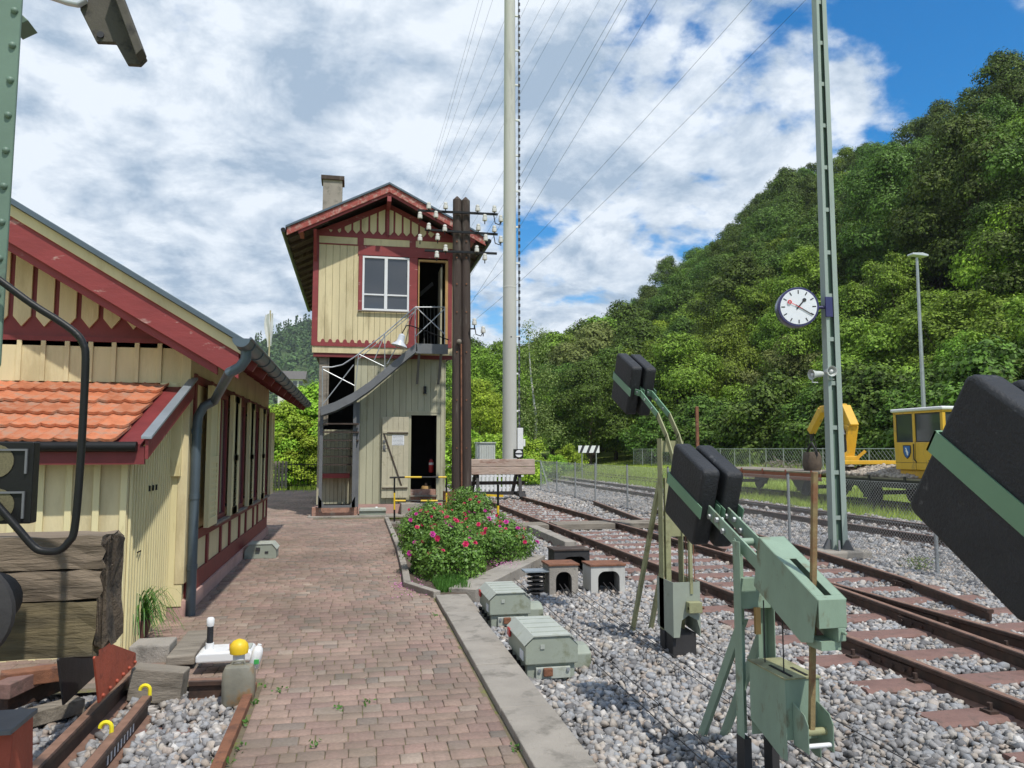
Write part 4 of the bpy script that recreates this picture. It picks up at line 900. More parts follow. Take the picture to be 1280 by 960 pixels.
for q in range(6):   # lower flight behind the posts
    z = px(420, 520, YS)[1] - .18 - q * .2; MB().box(px(403, 500, YS)[0] + .02 + q * 0.0, px(443, 500, YS)[0] + (.12 if q < 3 else -.02), YS + .12 + q * .1, YS + .36 + q * .1, z - .02, z + .015).build('stair_tread', 'dark_wood', sbx)
for xx, yt in ((402.5, 507), (444, 496), (448, 500)):
    a, b = px(xx, yt, YS + .3); MB().box(a - .04, a + .04, YS + .27 + (.15 if xx > 446 else 0), YS + .35 + (.15 if xx > 446 else 0), .24, b - .05).build('stair_post', 'steel_grey', sbx)
MB().prism([(px(400, 500, YS + .3)[0], .24), (px(447, 500, YS + .3)[0], .24), (px(447, 500, YS + .3)[0], .55), (px(440, 500, YS + .3)[0], .30), (px(408, 500, YS + .3)[0], .30), (px(400, 500, YS + .3)[0], .55)], 'y', YS + .27, YS + .29).build('gusset', 'steel_grey', sbx)
rl = MB()
def rod(a, b, r=.014, Y=YS): p, q = px(*a, Y), px(*b, Y); rl.tube([(p[0], Y, p[1]), (q[0], Y, q[1])], r, 6)
rod((403, 515), (403, 459)); rod((443, 500), (448, 444)); rod((481, 465), (481, 417)); rod((519, 432), (519, 384)); rod((556, 430), (556, 384)); rod((519, 384), (556, 384))
hr = [px(*p, YS) for p in ((403, 459), (415, 459), (428, 456), (445, 445), (481, 417), (519, 384))]
rl.tube([(x, YS, z) for x, z in hr], .017, 6)
rod((448, 449), (520, 388), .011)
rod((404, 462), (443, 482)); rod((404, 505), (442, 456)); rod((449, 443), (480, 458)); rod((468, 450), (481, 418)); rod((484, 455), (500, 426)); rod((520, 384), (556, 418)); rod((520, 420), (556, 386)); rod((521, 386), (506, 408), .008)
rl.build('railing', 'galvanised', sbx, smooth=True)
rl = MB(); p = px(519, 384, YS); rl.tube([(p[0], YS, p[1]), (p[0], YU - .05, p[1])], .016, 6)
rl.build('landing_handrail', 'galvanised', sbx)
# stair lamp: blue grey bell lamp on a bent arm from the telegraph pole side of the landing
lp = onY(501, 425, YS - .12); lamp = thing('stair_lamp', tuple(lp), 'blue enamel bell lamp on a bent black arm over the stairs', 'lamp')
lo = MB(); lo.lathe([(.20, -.16), (.19, -.13), (.10, -.05), (.09, .0), (.08, .12), (.03, .16)], lp, 20); lo.xform(Matrix.Translation(lp) @ Matrix.Rotation(R(14), 4, 'Y') @ Matrix.Translation(-lp))
lo.build('lamp_shade', 'lamp_white', lamp, smooth=True)
q1 = onY(508, 407, YS - .12); q2 = onY(513, 407, YS - .12); q3 = onY(528, 412, YS - .1); q4 = onY(561, 425, YS - .05)
MB().tube([lp + Vector((.02, 0, .15)), q1, q2, q3, q4], .014, 8).build('arm', 'black_steel', lamp, smooth=True)
# fire extinguisher and bin inside the doorway
p = onY(539, 582, YL + .35); fe = thing('fire_extinguisher', tuple(p), 'red fire extinguisher hanging inside the dark ground floor doorway', 'extinguisher')
MB().lathe([(.05, -.18), (.062, -.16), (.062, .10), (.04, .15), (.02, .17)], p, 16).build('cylinder', 'red_plastic', fe, smooth=True)
MB().box(p.x - .05, p.x + .03, p.y - .02, p.y + .02, p.z + .165, p.z + .20).build('valve', 'black_steel', fe)
MB().lathe([(.0635, .02), (.0635, .08)], p, 16).build('label_band', 'paper', fe)
p = onY(533, 600, YL + .5); bn = thing('wooden_keg', (p.x, p.y, lowb), 'ochre keg standing just inside the ground floor doorway', 'keg')
MB().lathe([(.13, 0), (.16, .15), (.15, .33), (.12, .40)], (p.x, p.y, lowb + .02), 16).build('body', 'ochre', bn, smooth=True)
MB().lathe([(.05, .0), (.045, .08)], (p.x, p.y, lowb + .42), 12).build('lid', 'dark_wood', bn)
# ------------------------------------------------------------------ telegraph pole (twin)
base = onZ(576, 650); YT = base.y; tp = thing('telegraph_pole', (base.x, YT, 0), 'tall dark twin timber telegraph pole with white insulators beside the roses', 'telegraph pole')
z_of = lambda x, y, Y=YT: onY(x, y, Y)
for x0, x1, yt in ((571, 571.5, 250), (583, 582, 251)):
    a, b = z_of(x0, 632), z_of(x1, yt); r = .115
    mb = MB(); mb.tube([a, a.lerp(b, .5), b, b + Vector((0, 0, .09))], [r * 1.08, r, r * .92, r * .15], 14); mb.build('pole', 'dark_wood', tp, smooth=True)
a = z_of(554.5, 614); b = z_of(587, 632)
cs = MB(); cs.box(a.x, (a.x + b.x) / 2 - .01, YT - .19, YT - .13, 0, a.z); cs.box((a.x + b.x) / 2 + .01, b.x, YT - .19, YT - .13, 0, a.z); cs.box(a.x, a.x + .05, YT - .129, YT + .16, 0, a.z); cs.box(b.x - .05, b.x, YT - .129, YT + .16, 0, a.z)
cs.build('steel_shoe', 'rust', tp, bevel=.006)
for xx in (562, 578):
    c_ = z_of(xx, 622); MB().lathe([(.05, 0), (.05, .03)], (c_.x, YT - .19, c_.z), 6, (0, -1, 0)).build('bolt', 'rust', tp)
def insulator(x, y, Y, up=True, sub=None):
    p = z_of(x, y, Y); s = 1.0
    i_ = MB(); i_.lathe([(.054, -.078), (.058, -.065), (.054, .01), (.038, .02), (.038, .03), (.048, .036), (.043, .07), (.018, .085)], p, 12)
    o = i_.build('insulator', 'insulator', tp, smooth=True)
    MB().tube([p + Vector((0, 0, -.16)), p + Vector((0, 0, -.08))], .013, 6).build('pin', 'black_steel', o)
YA = YT - .16
for (x0, y0, x1, y1) in ((522, 263, 622, 268), (531, 287, 622, 293), (531, 313, 621, 317)):
    p, q = z_of(x0, y0, YA), z_of(x1, y1, YA); MB().bar(p, q, .05, .05).build('cross_arm', 'black_steel', tp)
for p in ((536, 257), (557, 257), (597, 260), (618, 261), (525, 269), (545, 268), (606, 272), (626, 273), (536, 283), (556, 285), (598, 284), (618, 286), (525, 297), (547, 296), (607, 297), (626, 299), (557, 310), (546, 318), (596, 311), (606, 321), (593, 402), (604, 412)):
    insulator(p[0], p[1], YA - .06)
hk = MB()
for (a, b, c, d) in (((617, 268), (619, 279), (624, 281), (626, 276)), ((617, 293), (619, 304), (624, 306), (626, 302)), ((593, 406), (595, 418), (601, 420), (604, 415))):
    hk.tube([z_of(*a, YA), z_of(*b, YA), z_of(*c, YA), z_of(*d, YA)], .013, 6)
    hk.build('hooked_bracket', 'black_steel', tp); hk = MB()
p, q = z_of(587, 411, YA), z_of(594, 411, YA); MB().bar(p, q, .03, .03).build('side_bracket', 'black_steel', tp)
MB().tube([z_of(577, 620, YT - .16), z_of(576.5, 430, YT - .16)], .02, 8).build('cable_pipe', 'rust', tp, smooth=True)
MB().sphere(z_of(574, 427, YT - .18), .06, 10, 7).build('junction_knob', 'old_wood_grey', tp, smooth=True)
for yy in (302, 322, 355, 390, 440, 500, 560):
    for xx in (571, 583): pp_ = z_of(xx, yy, YT - .11); MB().lathe([(.02, 0), (.02, .02)], pp_, 6, (0, -1, 0)).build('bolt', 'rust', tp)
# yellow black post barrier in front of the box door
def striped(parent, segs, r=.02):
    for a, b, m_ in segs: MB().tube([a, b], r, 8).build('striped_tube', m_, parent, smooth=True)
p0 = onZ(493, 655); YBR = p0.y; br = thing('striped_barrier', (p0.x, YBR, 0), 'low yellow and black tube barrier before the signal box steps', 'barrier')
P_ = lambda x, y: onY(x, y, YBR)
striped(br, [(P_(493, 656), P_(493, 637), 'black_steel'), (P_(493, 637), P_(493, 616), 'yellow'), (P_(493, 616), P_(493, 598), 'black_steel'),
             (P_(487, 597), P_(506, 596.5), 'black_steel'), (P_(506, 596.5), P_(527, 596.5), 'yellow'), (P_(527, 596.5), P_(548, 596.5), 'black_steel'), (P_(548, 596.5), P_(558, 596.5), 'yellow'),
             (P_(494, 626), P_(507, 626), 'yellow'), (P_(507, 626), P_(526, 626), 'black_steel'), (P_(526, 626), P_(547, 626), 'yellow'), (P_(547, 626), P_(558, 626), 'black_steel'),
             (P_(558, 656), P_(558, 637), 'black_steel'), (P_(558, 637), P_(558, 616), 'yellow'), (P_(558, 616), P_(558, 597), 'black_steel')])
MB().box(p0.x - .12, p0.x + .12, YBR - .1, YBR + .1, -.01, .05).build('footing', 'concrete', br)
p0 = onZ(622, 652); b2 = thing('striped_post', (p0.x, p0.y, 0), 'short black and yellow post behind the rose bushes', 'post')
P2 = lambda x, y: onY(x, y, p0.y)
striped(b2, [(P2(622.5, 652), P2(622.5, 632), 'yellow'), (P2(622.5, 632), P2(622.5, 606), 'black_steel')], .028)
# grey hatch before the plinth
p = onZ(465, 645); hb = thing('duct_cover', (p.x, p.y, 0.03), 'low pale green duct cover with a white knob at the foot of the signal box', 'duct cover')
q0, q1 = onY(448, 640, YL - .45), onY(483, 640, YL - .45)
MB().prism([(q0.x + .04, .20), (q1.x - .02, .20), (q1.x, .14), (q0.x, .14)], 'y', YL - .62, YL - .20).build('lid', 'box_lid', hb, bevel=.006)
MB().box(q0.x + .02, q1.x - .02, YL - .58, YL - .22, .04, .139).build('body', 'box_green', hb)
MB().sphere((onY(470.5, 636, YL - .5).x, YL - .5, .215), .04, 10, 6, .6).build('knob', 'plastic_white', hb, smooth=True)

# ------------------------------------------------------------------ concrete radio mast
mb_ = onY(637, 588, 31.0); cmx, cmy = mb_.x, 31.0
cm = thing('radio_mast', (cmx, cmy, -.2), 'very tall pale round concrete mast behind the far buffer stop', 'mast')
MB().lathe([(.30, -.2), (.28, 8), (.245, 16), (.20, 34)], (cmx, cmy, 0), 28).build('shaft', 'mast_concrete', cm, smooth=True)
cb = onY(649, 535, cmy); cbx = cb.x
rails_ = MB(); rails_.tube([(cbx, cmy, onY(648, 540, cmy).z), (cbx - .02, cmy, 33)], .03, 6); rails_.build('climbing_rail', 'galvanised', cm)
cl = MB(); z = cb.z
while z < 33: cl.box(cbx - .045, cbx + .045, cmy - .05, cmy - .02, z, z + .14); z += .28
tag(cl.build('rung', 'ink', cm), kind='stuff')
z = 3.2
while z < 30: MB().box(cmx + .2, cbx + .02, cmy - .04, cmy + .04, z, z + .07).build('stand_off', 'plastic_white', cm); z += 1.55
c_, d_ = onY(646, 535, cmy), onY(653, 563, cmy); MB().box(c_.x, d_.x, cmy - .15, cmy + .02, d_.z, c_.z).build('cable_box', 'plastic_white', cm, bevel=.01)
c_, d_ = onY(653.5, 549, cmy), onY(656, 558, cmy); MB().box(c_.x, d_.x, cmy - .1, cmy + .02, d_.z, c_.z).build('small_box', 'plastic_white', cm, bevel=.01)
zc = onY(640, 361, cmy).z; MB().lathe([(.275, 0), (.285, .02), (.285, .06), (.275, .08)], (cmx, cmy, zc), 28).build('joint_ring', 'mast_concrete', cm, smooth=True)
MB().lathe([(.03, 0), (.03, .02)], (onY(639, 421, cmy - .29).x, cmy - .27, onY(639, 421, cmy - .29).z), 10, (0, -1, 0)).build('drain_hole', 'ink', cm)
# cabinet
c_, d_ = onY(596, 554, 34), onY(619, 592, 34); cab = thing('switch_cabinet', ((c_.x + d_.x) / 2, 34, -.2), 'pale grey green ribbed cabinet left of the concrete mast', 'cabinet')
cbm = MB(); cbm.box(c_.x, d_.x, 34, 34.5, -.2, c_.z)
cbm.build('body', 'cabinet', cab, bevel=.01)
for k in range(7): xx = c_.x + .12 + k * (d_.x - c_.x - .2) / 6; MB().box(xx, xx + .04, 33.98, 33.999, 0, c_.z - .1).build('rib', 'cabinet', cab)
MB().box(c_.x - .03, d_.x + .03, 33.95, 34.55, c_.z, c_.z + .05).build('roof', 'cabinet', cab)
# ------------------------------------------------------------------ far buffer stop
YBF = 26.7; f_ = thing('buffer_stop', (5.0, YBF, 0), 'buffer stop with peeling pale timber beam at the end of the siding', 'buffer stop', 'buffer stops')
a, b = onY(580, 574, YBF - .2), onY(669, 593, YBF - .2)
MB().box(a.x, b.x, YBF - .2, YBF + .05, b.z, (a.z + b.z) / 2 - .004).box(a.x + .01, b.x - .01, YBF - .2, YBF + .05, (a.z + b.z) / 2 + .004, a.z).build('beam', 'pale_beam', f_, bevel=.02)
for xr in (4.25, 5.75):
    MB().bar((xr, YBF + .02, b.z + .02), (xr - .02, YBF - 0.9 + .6, .03), .10, .16).bar((xr, YBF + .1, a.z - .1), (xr, YBF + 1.3, .03), .10, .12).build('strut', 'wagon_dark', f_)
    MB().prism([(YBF - .6, .035), (YBF + .2, .035), (YBF + .1, .16), (YBF - .4, .16)], 'x', xr - .12, xr + .12).build('rail_clamp', 'wagon_dark', f_)
MB().bar((4.0, YBF + .2, .12), (6.0, YBF + .2, .12), .1, .12).build('tie_bar', 'wagon_dark', f_)
MB().bar((3.6, YBF - .35, .14), (5.1, YBF - .35, .05), .05, .07).build('striped_bar', 'yellow', f_)
for zz_ in (.42,): MB().box(a.x + .3, b.x - .3, YBF + .1, YBF + .22, zz_, zz_ + .12).build('lower_timber', 'dark_wood', f_, bevel=.01)
pk2 = thing('white_picket_fence', (5, 29.4, -.1), 'low white picket fence behind the far buffer stop', 'fence')
for k in range(16): MB().box(3.9 + k * .16, 3.99 + k * .16, 29.38, 29.41, -.12, .78).build('picket', 'white_paint', pk2)
for zz_ in (.15, .6): MB().box(3.85, 6.5, 29.411, 29.44, zz_, zz_ + .06).build('crossbar', 'white_paint', pk2)
for xr in (a.x + .35, b.x - .5): MB().lathe([(.02, 0), (.02, .05)], (xr, YBF - .1, a.z), 6).build('bolt', 'wagon_dark', f_)
bs_ = onY(649, 573, YBF - .1); bg_ = thing('round_signal_board', tuple(bs_), 'small black signal box with a white disc and black bar on the far beam', 'signal')
c_ = onY(648, 567, YBF - .1); MB().box(c_.x - .165, c_.x + .165, c_.y - .08, c_.y + .1, c_.z - .16, c_.z + .16).build('housing', 'black_steel', bg_, bevel=.01)
MB().lathe([(.125, 0), (.125, .008)], (c_.x, c_.y - .08, c_.z), 28, (0, -1, 0)).build('disc', 'sign_white', bg_)
MB().box(c_.x - .13, c_.x + .13, c_.y - .098, c_.y - .089, c_.z - .025, c_.z + .025).build('bar', 'ink', bg_)
MB().tube([(c_.x, c_.y, c_.z - .2), (c_.x, c_.y, c_.z - .16)], .04, 8).build('stub', 'black_steel', bg_)
# ------------------------------------------------------------------ fences
def fence_net(mb, p, q, h0, h1, cell, r):
    p, q = Vector(p), Vector(q); d = q - p; L = d.length; d.normalize(); H = h1 - h0; n = int(L / cell); nn = Vector((d.y, -d.x, 0)); V = []; Fc = []
    k = -int(H / cell)
    while k * cell < L:
        for s in (1, -1):
            u0 = k * cell if s > 0 else k * cell + H; u1 = k * cell + H if s > 0 else k * cell
            z0, z1 = h0, h1
            def cl_(u, ua, za, ub, zb): return za + (zb - za) * (u - ua) / (ub - ua)
            a0, b0 = (u0, z0), (u1, z1)
            pts = []
            for (ua, za), (ub, zb) in (((a0), (b0)),):
                ca, cb = min(max(ua, 0), L), min(max(ub, 0), L)
                if abs(ca - cb) < 1e-3: continue
                pts = [(ca, cl_(ca, ua, za, ub, zb)), (cb, cl_(cb, ua, za, ub, zb))]
            if not pts: continue
            A = p + d * pts[0][0]; B = p + d * pts[1][0]; A.z = pts[0][1]; B.z = pts[1][1]
            dd = (B - A).normalized(); w = dd.cross(nn).normalized() * r; o = nn * r * s * .6; m_ = len(V)
            V += [A - w + o, A + w + o, A + nn * r * 1.2 + o, B - w + o, B + w + o, B + nn * r * 1.2 + o]
            Fc += [(m_, m_ + 1, m_ + 4, m_ + 3), (m_ + 1, m_ + 2, m_ + 5, m_ + 4), (m_ + 2, m_, m_ + 3, m_ + 5)]
        k += 1
    mb.add(V, Fc)
XF = 8.1
fn = thing('wire_fence', (XF, 18, -.1), 'chain link fence on thin grey posts between siding and main line', 'fence')
fys = [onX(x, 600, XF).y for x in (784, 744, 719, 696)] + [onX(676, 600, XF).y]
fys = [4.0, 6.8, 9.6, onX(985, 600, XF).y] + [onX(985, 600, XF).y + 2.75] + [onX(835, 600, XF).y] + fys
print('fence', fys)
for y in fys:
    o = MB().tube([(XF, y, -.15), (XF, y, 1.18)], .028, 10).build('post', 'galvanised', fn, smooth=True); MB().lathe([(.031, 0), (.02, .03)], (XF, y, 1.18), 8).build('cap', 'ink', o)
MB().tube([(XF, fys[-1], 1.1), (XF, fys[-1] - 1.6, -.1)], .025, 8).build('brace', 'galvanised', fn, smooth=True)
fm = MB(); fence_net(fm, (XF - .03, fys[0], 0), (XF - .03, fys[-1], 0), -.05, 1.15, .062, .0028)
tag(fm.build('mesh', 'wire', fn), kind='stuff')
for z in (-.05, .55, 1.15): MB().tube([(XF - .03, fys[0], z), (XF - .03, fys[-1], z)], .0028, 5).build('line_wire', 'wire', fn)
MB().tube([(XF, fys[-1], 1.15), (XF, fys[-1] + .1, 1.15), (XF - 1.6, fys[-1] + .3, 1.15)], .01, 5).build('top_rail', 'galvanised', fn)
# far fence beyond the meadow
ff = thing('meadow_fence', (25, 62, -.2), 'long low green chain link fence along the foot of the wooded hill', 'fence')
A, B = onZ(792, 580, -.2), onZ(1190, 584, -.2); A = atD(792, 575, 75); B = atD(1290, 580, 34)
n = 22; pr = None; net = MB()
for k in range(n):
    p = A.lerp(B, k / (n - 1)); p.z = -.25; zg = float(mead_h(p.x, p.y)); MB().box(p.x - .03, p.x + .03, p.y - .03, p.y + .03, zg - .1, 1.75).build('post', 'galvanised', ff)
fence_net(net, (A.x, A.y, 0), (B.x, B.y, 0), .3, 1.7, .30, .006); tag(net.build('mesh', 'wire', ff), kind='stuff')
MB().tube([(A.x, A.y, 1.7), (B.x, B.y, 1.7)], .025, 6).build('top_rail', 'galvanised', ff)
# black railings left, behind the box
YFN = onZ(345, 611, 0).y + .1; x0 = onY(330, 600, YFN).x - 1.2; x1 = onY(397, 600, YFN).x + 1.5; zt = onY(350, 580, YFN).z
rf_ = thing('iron_railing', ((x0 + x1) / 2, YFN, 0), 'black iron railing at the far end of the paved path', 'railing')
for z in (.12, zt - .05): MB().box(x0, x1, YFN - .02, YFN + .02, z, z + .04).build('rail_bar', 'black_steel', rf_)
x = x0
while x < x1: MB().box(x, x + .022, YFN - .011, YFN + .011, .05, zt + .06).build('upright', 'black_steel', rf_); x += .135
gp_ = MB().box(onY(340, 600, YFN - .3).x - .45, onY(352, 600, YFN - .3).x, YFN - .32, YFN - .28, 0, zt + .1)
pk = thing('picket_panel', (onY(343, 600, YFN - .3).x, YFN - .3, 0), 'grey wooden picket panel standing before the iron railing', 'fence panel')
x = onY(334, 600, YFN - .3).x
for k in range(6): MB().box(x + k * .14, x + k * .14 + .10, YFN - .32, YFN - .28, 0.02, zt + .12).build('picket', 'old_wood_grey', pk)
for z in (.25, .8): MB().box(x, x + .8, YFN - .279, YFN - .25, z, z + .06).build('crossbar', 'old_wood_grey', pk)

# ------------------------------------------------------------------ counterweight barrier drives
def slab(mb, length, height, x0, x1, mtx, rnd=.035):
    # rounded slab in the YZ plane: local y along the arm (away), z up
    h, l = height / 2, length / 2; k = mb.v.__len__(); poly = []
    for cy_, cz_, a0 in ((l - rnd, h - rnd, 0), (-l + rnd, h - rnd, 90), (-l + rnd, -h + rnd, 180), (l - rnd, -h + rnd, 270)):
        for q in range(4): a = R(a0 + 30 * q); poly.append((cy_ + rnd * math.cos(a), cz_ + rnd * math.sin(a)))
    mb.prism(poly, 'x', x0, x1); mb.xform(mtx, k); return mb
def drive(xc, yslab, zslab, tilt, label, hs=(.45, .48), paint='mint_green', arm_len=.62, base=True, strap=.075, scale=1.0):
    # xc: centre plane; slab centre at (yslab, zslab); arm runs towards -Y
    t = thing('barrier_drive', (xc, yslab - 1.0, -.12), label, 'barrier drive', 'mechanical barrier drives')
    T_ = Matrix.Translation((xc, yslab, zslab)) @ Matrix.Rotation(R(tilt), 4, 'X'); L, H = hs
    for s, dy, jt in ((-1, -.0, 0), (1, -.03, .5)):
        c = .068 * scale; w = .055 * scale; mb = MB(); slab(mb, L, H, s * c - w, s * c + w, T_ @ Matrix.Translation((0, dy, 0)) @ Matrix.Rotation(R(jt), 4, 'X'))
        o = mb.build('counterweight', 'weight_black', t, bevel=.018 * scale, seg=3, smooth=True)
        st_ = MB(); k = 0; e = w + .004
        for (xa, xb, ya, yb) in ((s * c - e - .003, s * c - e + .002, -L / 2 - .05, L / 2 + .012), (s * c + e - .002, s * c + e + .003, -L / 2 - .05, L / 2 + .012), (s * c - e - .003, s * c + e + .003, L / 2 + .004, L / 2 + .012)):
            st_.box(xa, xb, ya, yb, -strap / 2, strap / 2)
        st_.xform(T_ @ Matrix.Translation((0, dy, 0))); st_.build('strap', 'strap_green', o)
    return t, T_
def arm_bar(t, pts, w, h, m_):
    mb = MB()
    for a, b in zip(pts[:-1], pts[1:]): mb.bar(a, b, w, h, (0, 0, 1))
    o = mb.build('arm', m_, t, bevel=.003); return o
def full_drive(xc, ys, zs, tilt, label, sc=1.0, hs=(.47, .50)):
    t, T_ = drive(xc, ys, zs, tilt, label, hs)
    ct, stl = math.cos(R(tilt)), math.sin(R(tilt)); f = lambda d, x=0, up=0: Vector((xc + x, ys - d * ct - up * stl * 1.0, zs - d * stl + up * ct))
    p0 = T_ @ Vector((0, -hs[0] / 2 - .0, 0))
    for sx in (-.055, .055):
        o = arm_bar(t, [f(hs[0] / 2 - .02, sx, -.01), f(.98, sx, -.01)], .012, .075, 'mint_green')
        for k in range(3): MB().lathe([(.016, -.012), (.016, .012)], f(hs[0] / 2 + .05 + .09 * k, sx + .012, -.01 + (.012 if k % 2 else -.012)), 6, (1, 0, 0)).lathe([(.016, -.012), (.016, .012)], f(hs[0] / 2 + .05 + .09 * k, sx - .012, -.01 + (.012 if k % 2 else -.012)), 6, (1, 0, 0)).build('bolt', 'galvanised', o)
    MB().tube([f(.60, -.07, -.02), f(.60, .07, -.02)], .022, 12).build('spacer', 'mint_green', t, smooth=True)
    return t, f
# near machine
XC = 2.155
qs = [onX(*p, 2.03) for p in ((876, 588), (840, 552), (830, 641), (870, 686))]; qc = sum(qs, Vector()) / 4; print('mid slab', qc, qs)
t, f = full_drive(XC, qc.y, qc.z, 22, 'bright green barrier drive with twin black counterweights and hooded lever housing, middle of three')
yx = lambda x, y, X: onX(x, y, X)
XL_, XR_ = XC - .075, XC + .075
hp = [yx(*p, XL_) for p in ((948, 671), (1022, 750), (1016, 804), (1001, 803), (942, 732))]
hood = MB(); poly = [(p.y, p.z) for p in hp]
# hood: thin side cheeks, top with a slot, nose
hood.prism(poly, 'x', XL_, XL_ + .004); hood.prism(poly, 'x', XR_ - .004, XR_)
def strip(mb, p, q, x0, x1, th=.004):
    d = Vector((0, q[0] - p[0], q[1] - p[1])).normalized(); nrm = Vector((0, -d.z, d.y)) * th
    mb.add([(x0, p[0], p[1]), (x1, p[0], p[1]), (x1, q[0], q[1]), (x0, q[0], q[1]), (x0, p[0] + nrm.y, p[1] + nrm.z), (x1, p[0] + nrm.y, p[1] + nrm.z), (x1, q[0] + nrm.y, q[1] + nrm.z), (x0, q[0] + nrm.y, q[1] + nrm.z)],
           [(0, 3, 2, 1), (4, 5, 6, 7), (0, 1, 5, 4), (1, 2, 6, 5), (2, 3, 7, 6), (3, 0, 4, 7)])
A_, B_ = Vector((poly[0][0], poly[0][1])), Vector((poly[1][0], poly[1][1])); mid_ = A_.lerp(B_, .38); end_ = A_.lerp(B_, .94)
strip(hood, A_, mid_, XL_ + .004, XR_ - .004); strip(hood, mid_, end_, XL_ + .004, XC - .018); strip(hood, mid_, end_, XC + .018, XR_ - .004); strip(hood, end_, B_, XL_ + .004, XR_ - .004)
N2 = Vector((poly[1][0], poly[1][1] - .13)); strip(hood, B_, N2, XL_ + .004, XR_ - .004)
hood.build('hood', 'mint_green', t, bevel=.002, seg=1)
MB().prism([(N2.x + .0, N2.y), (N2.x + .13, N2.y), (N2.x + .11, N2.y - .09), (N2.x + .0, N2.y - .06)], 'x', XC + .025, XC + .065).lathe([(.008, -.03), (.008, .03)], (XC + .045, N2.x, N2.y - .02), 6, (0, 1, 0)).build('latch', 'mint_green', t, bevel=.004)
MB().box(XC - .05, XC + .05, N2.x + .02, N2.x + .14, poly[2][1] - .03, poly[2][1] + .01).build('guide_plate', 'mint_green', t)
# uprights
pu, pl = yx(912, 674, XC - .09), yx(928, 935, XC - .09)
up_ = MB(); yy = pl.y; zt_ = pu.z
up_.box(XC - .10, XC - .094, yy - .04, yy + .04, .12, zt_); up_.box(XC - .0939, XC - .04, yy + .034, yy + .04, .12, zt_ - .02)
up_.build('upright', 'mint_green', t, bevel=.002, seg=1)
up2 = MB(); up2.box(XC + .094, XC + .10, yy - .04, yy + .04, .12, zt_ - .05); up2.box(XC + .04, XC + .0939, yy + .034, yy + .04, .12, zt_ - .06); up2.build('upright', 'mint_green', t, bevel=.002, seg=1)
for sx in (-.10, .06): MB().box(XC + sx, XC + sx + .042, yy - .042, yy + .044, -.15, .119).build('post_foot', 'wagon_dark', t)
MB().box(XC - .0935, XC + .0935, yy - .02, yy + .033, zt_ - .36, zt_ - .20).build('cross_plate', 'mint_green', t)
for sx in (-.05, .10):
    a, b = Vector((XC + sx, yy + .05, .72)), Vector((XC + sx + .0, yy + .62, -.12)); MB().bar(a, b, .006, .06).bar(a + Vector((.022, .0, 0)), b + Vector((.022, 0, 0)), .037, .006).build('rear_leg', 'mint_green', t)
MB().box(XC - .02, XC + .01, yy - .05, yy - .03, .66, .80).build('yellow_tag', 'ochre', t)
# lower box
lbp = [yx(*p, XC - .085) for p in ((936, 817), (981, 846), (990, 945), (939, 913))]
y0_, y1_ = lbp[1].y, lbp[0].y; zt2 = .535; XB0, XB1 = XC - .085, XC + .10
bx_ = MB(); bx_.prism([(y0_, zt2), (y1_, zt2), (y1_, .24), (y0_ + .05, .15), (y0_, .155)], 'x', XB0, XB0 + .005); bx_.prism([(y0_, zt2), (y1_, zt2), (y1_, .24), (y0_ + .05, .15), (y0_, .155)], 'x', XB1 - .005, XB1)
bx_.box(XB0 + .005, XB1 - .005, y0_, y0_ + .005, .25, zt2); bx_.box(XB0 + .005, XB1 - .005, y1_ - .005, y1_, .16, zt2)
bx_.build('weight_box', 'mint_green', t, bevel=.002, seg=1)
MB().box(XB0 - .006, XB1 + .006, y0_ - .006, y1_ + .006, zt2 + .001, zt2 + .008).build('box_lid', 'olive_paint', t)
MB().box(XB0 + .04, XB0 + .055, y0_ + .02, y0_ + .22, zt2 + .009, zt2 + .012).box(XB1 - .06, XB1 - .045, y0_ + .02, y0_ + .16, zt2 + .009, zt2 + .012).build('slot', 'dark_inside', t)
for sx in (0, 1):
    xx = XB0 + .035 if sx == 0 else XB1 - .02
    MB().prism([(y0_ - .13, .23), (y0_ - .002, .23), (y0_ - .002, .43), (y0_ - .10, .40), (y0_ - .13, .36)], 'x', xx, xx + .005).build('ear', 'mint_green', t, bevel=.002, seg=1)
MB().tube([(XB0 + .04, y0_ - .07, .31), (XB1 - .02, y0_ - .07, .31)], .018, 12).build('roller', 'olive_paint', t, smooth=True)
MB().tube([(XB0 + .04, y0_ - .11, .26), (XB1 - .02, y0_ - .11, .26)], .011, 10).build('pin', 'plastic_white', t, smooth=True)
ryt = yx(1019, 582, XC + .005); MB().bar((XC + .005, y0_ - .07, .30), (XC + .005, y0_ - .165, ryt.z - .03), .026, .022, (0, 1, 0)).build('operating_rod', 'ochre_rust', t, bevel=.002)
for q in (.10, .28): MB().tube([(XC - .03, y0_ + q, zt2), (XC - .03, y0_ + q, .86)], .0035, 5).build('wire_rope', 'wagon_dark', t)

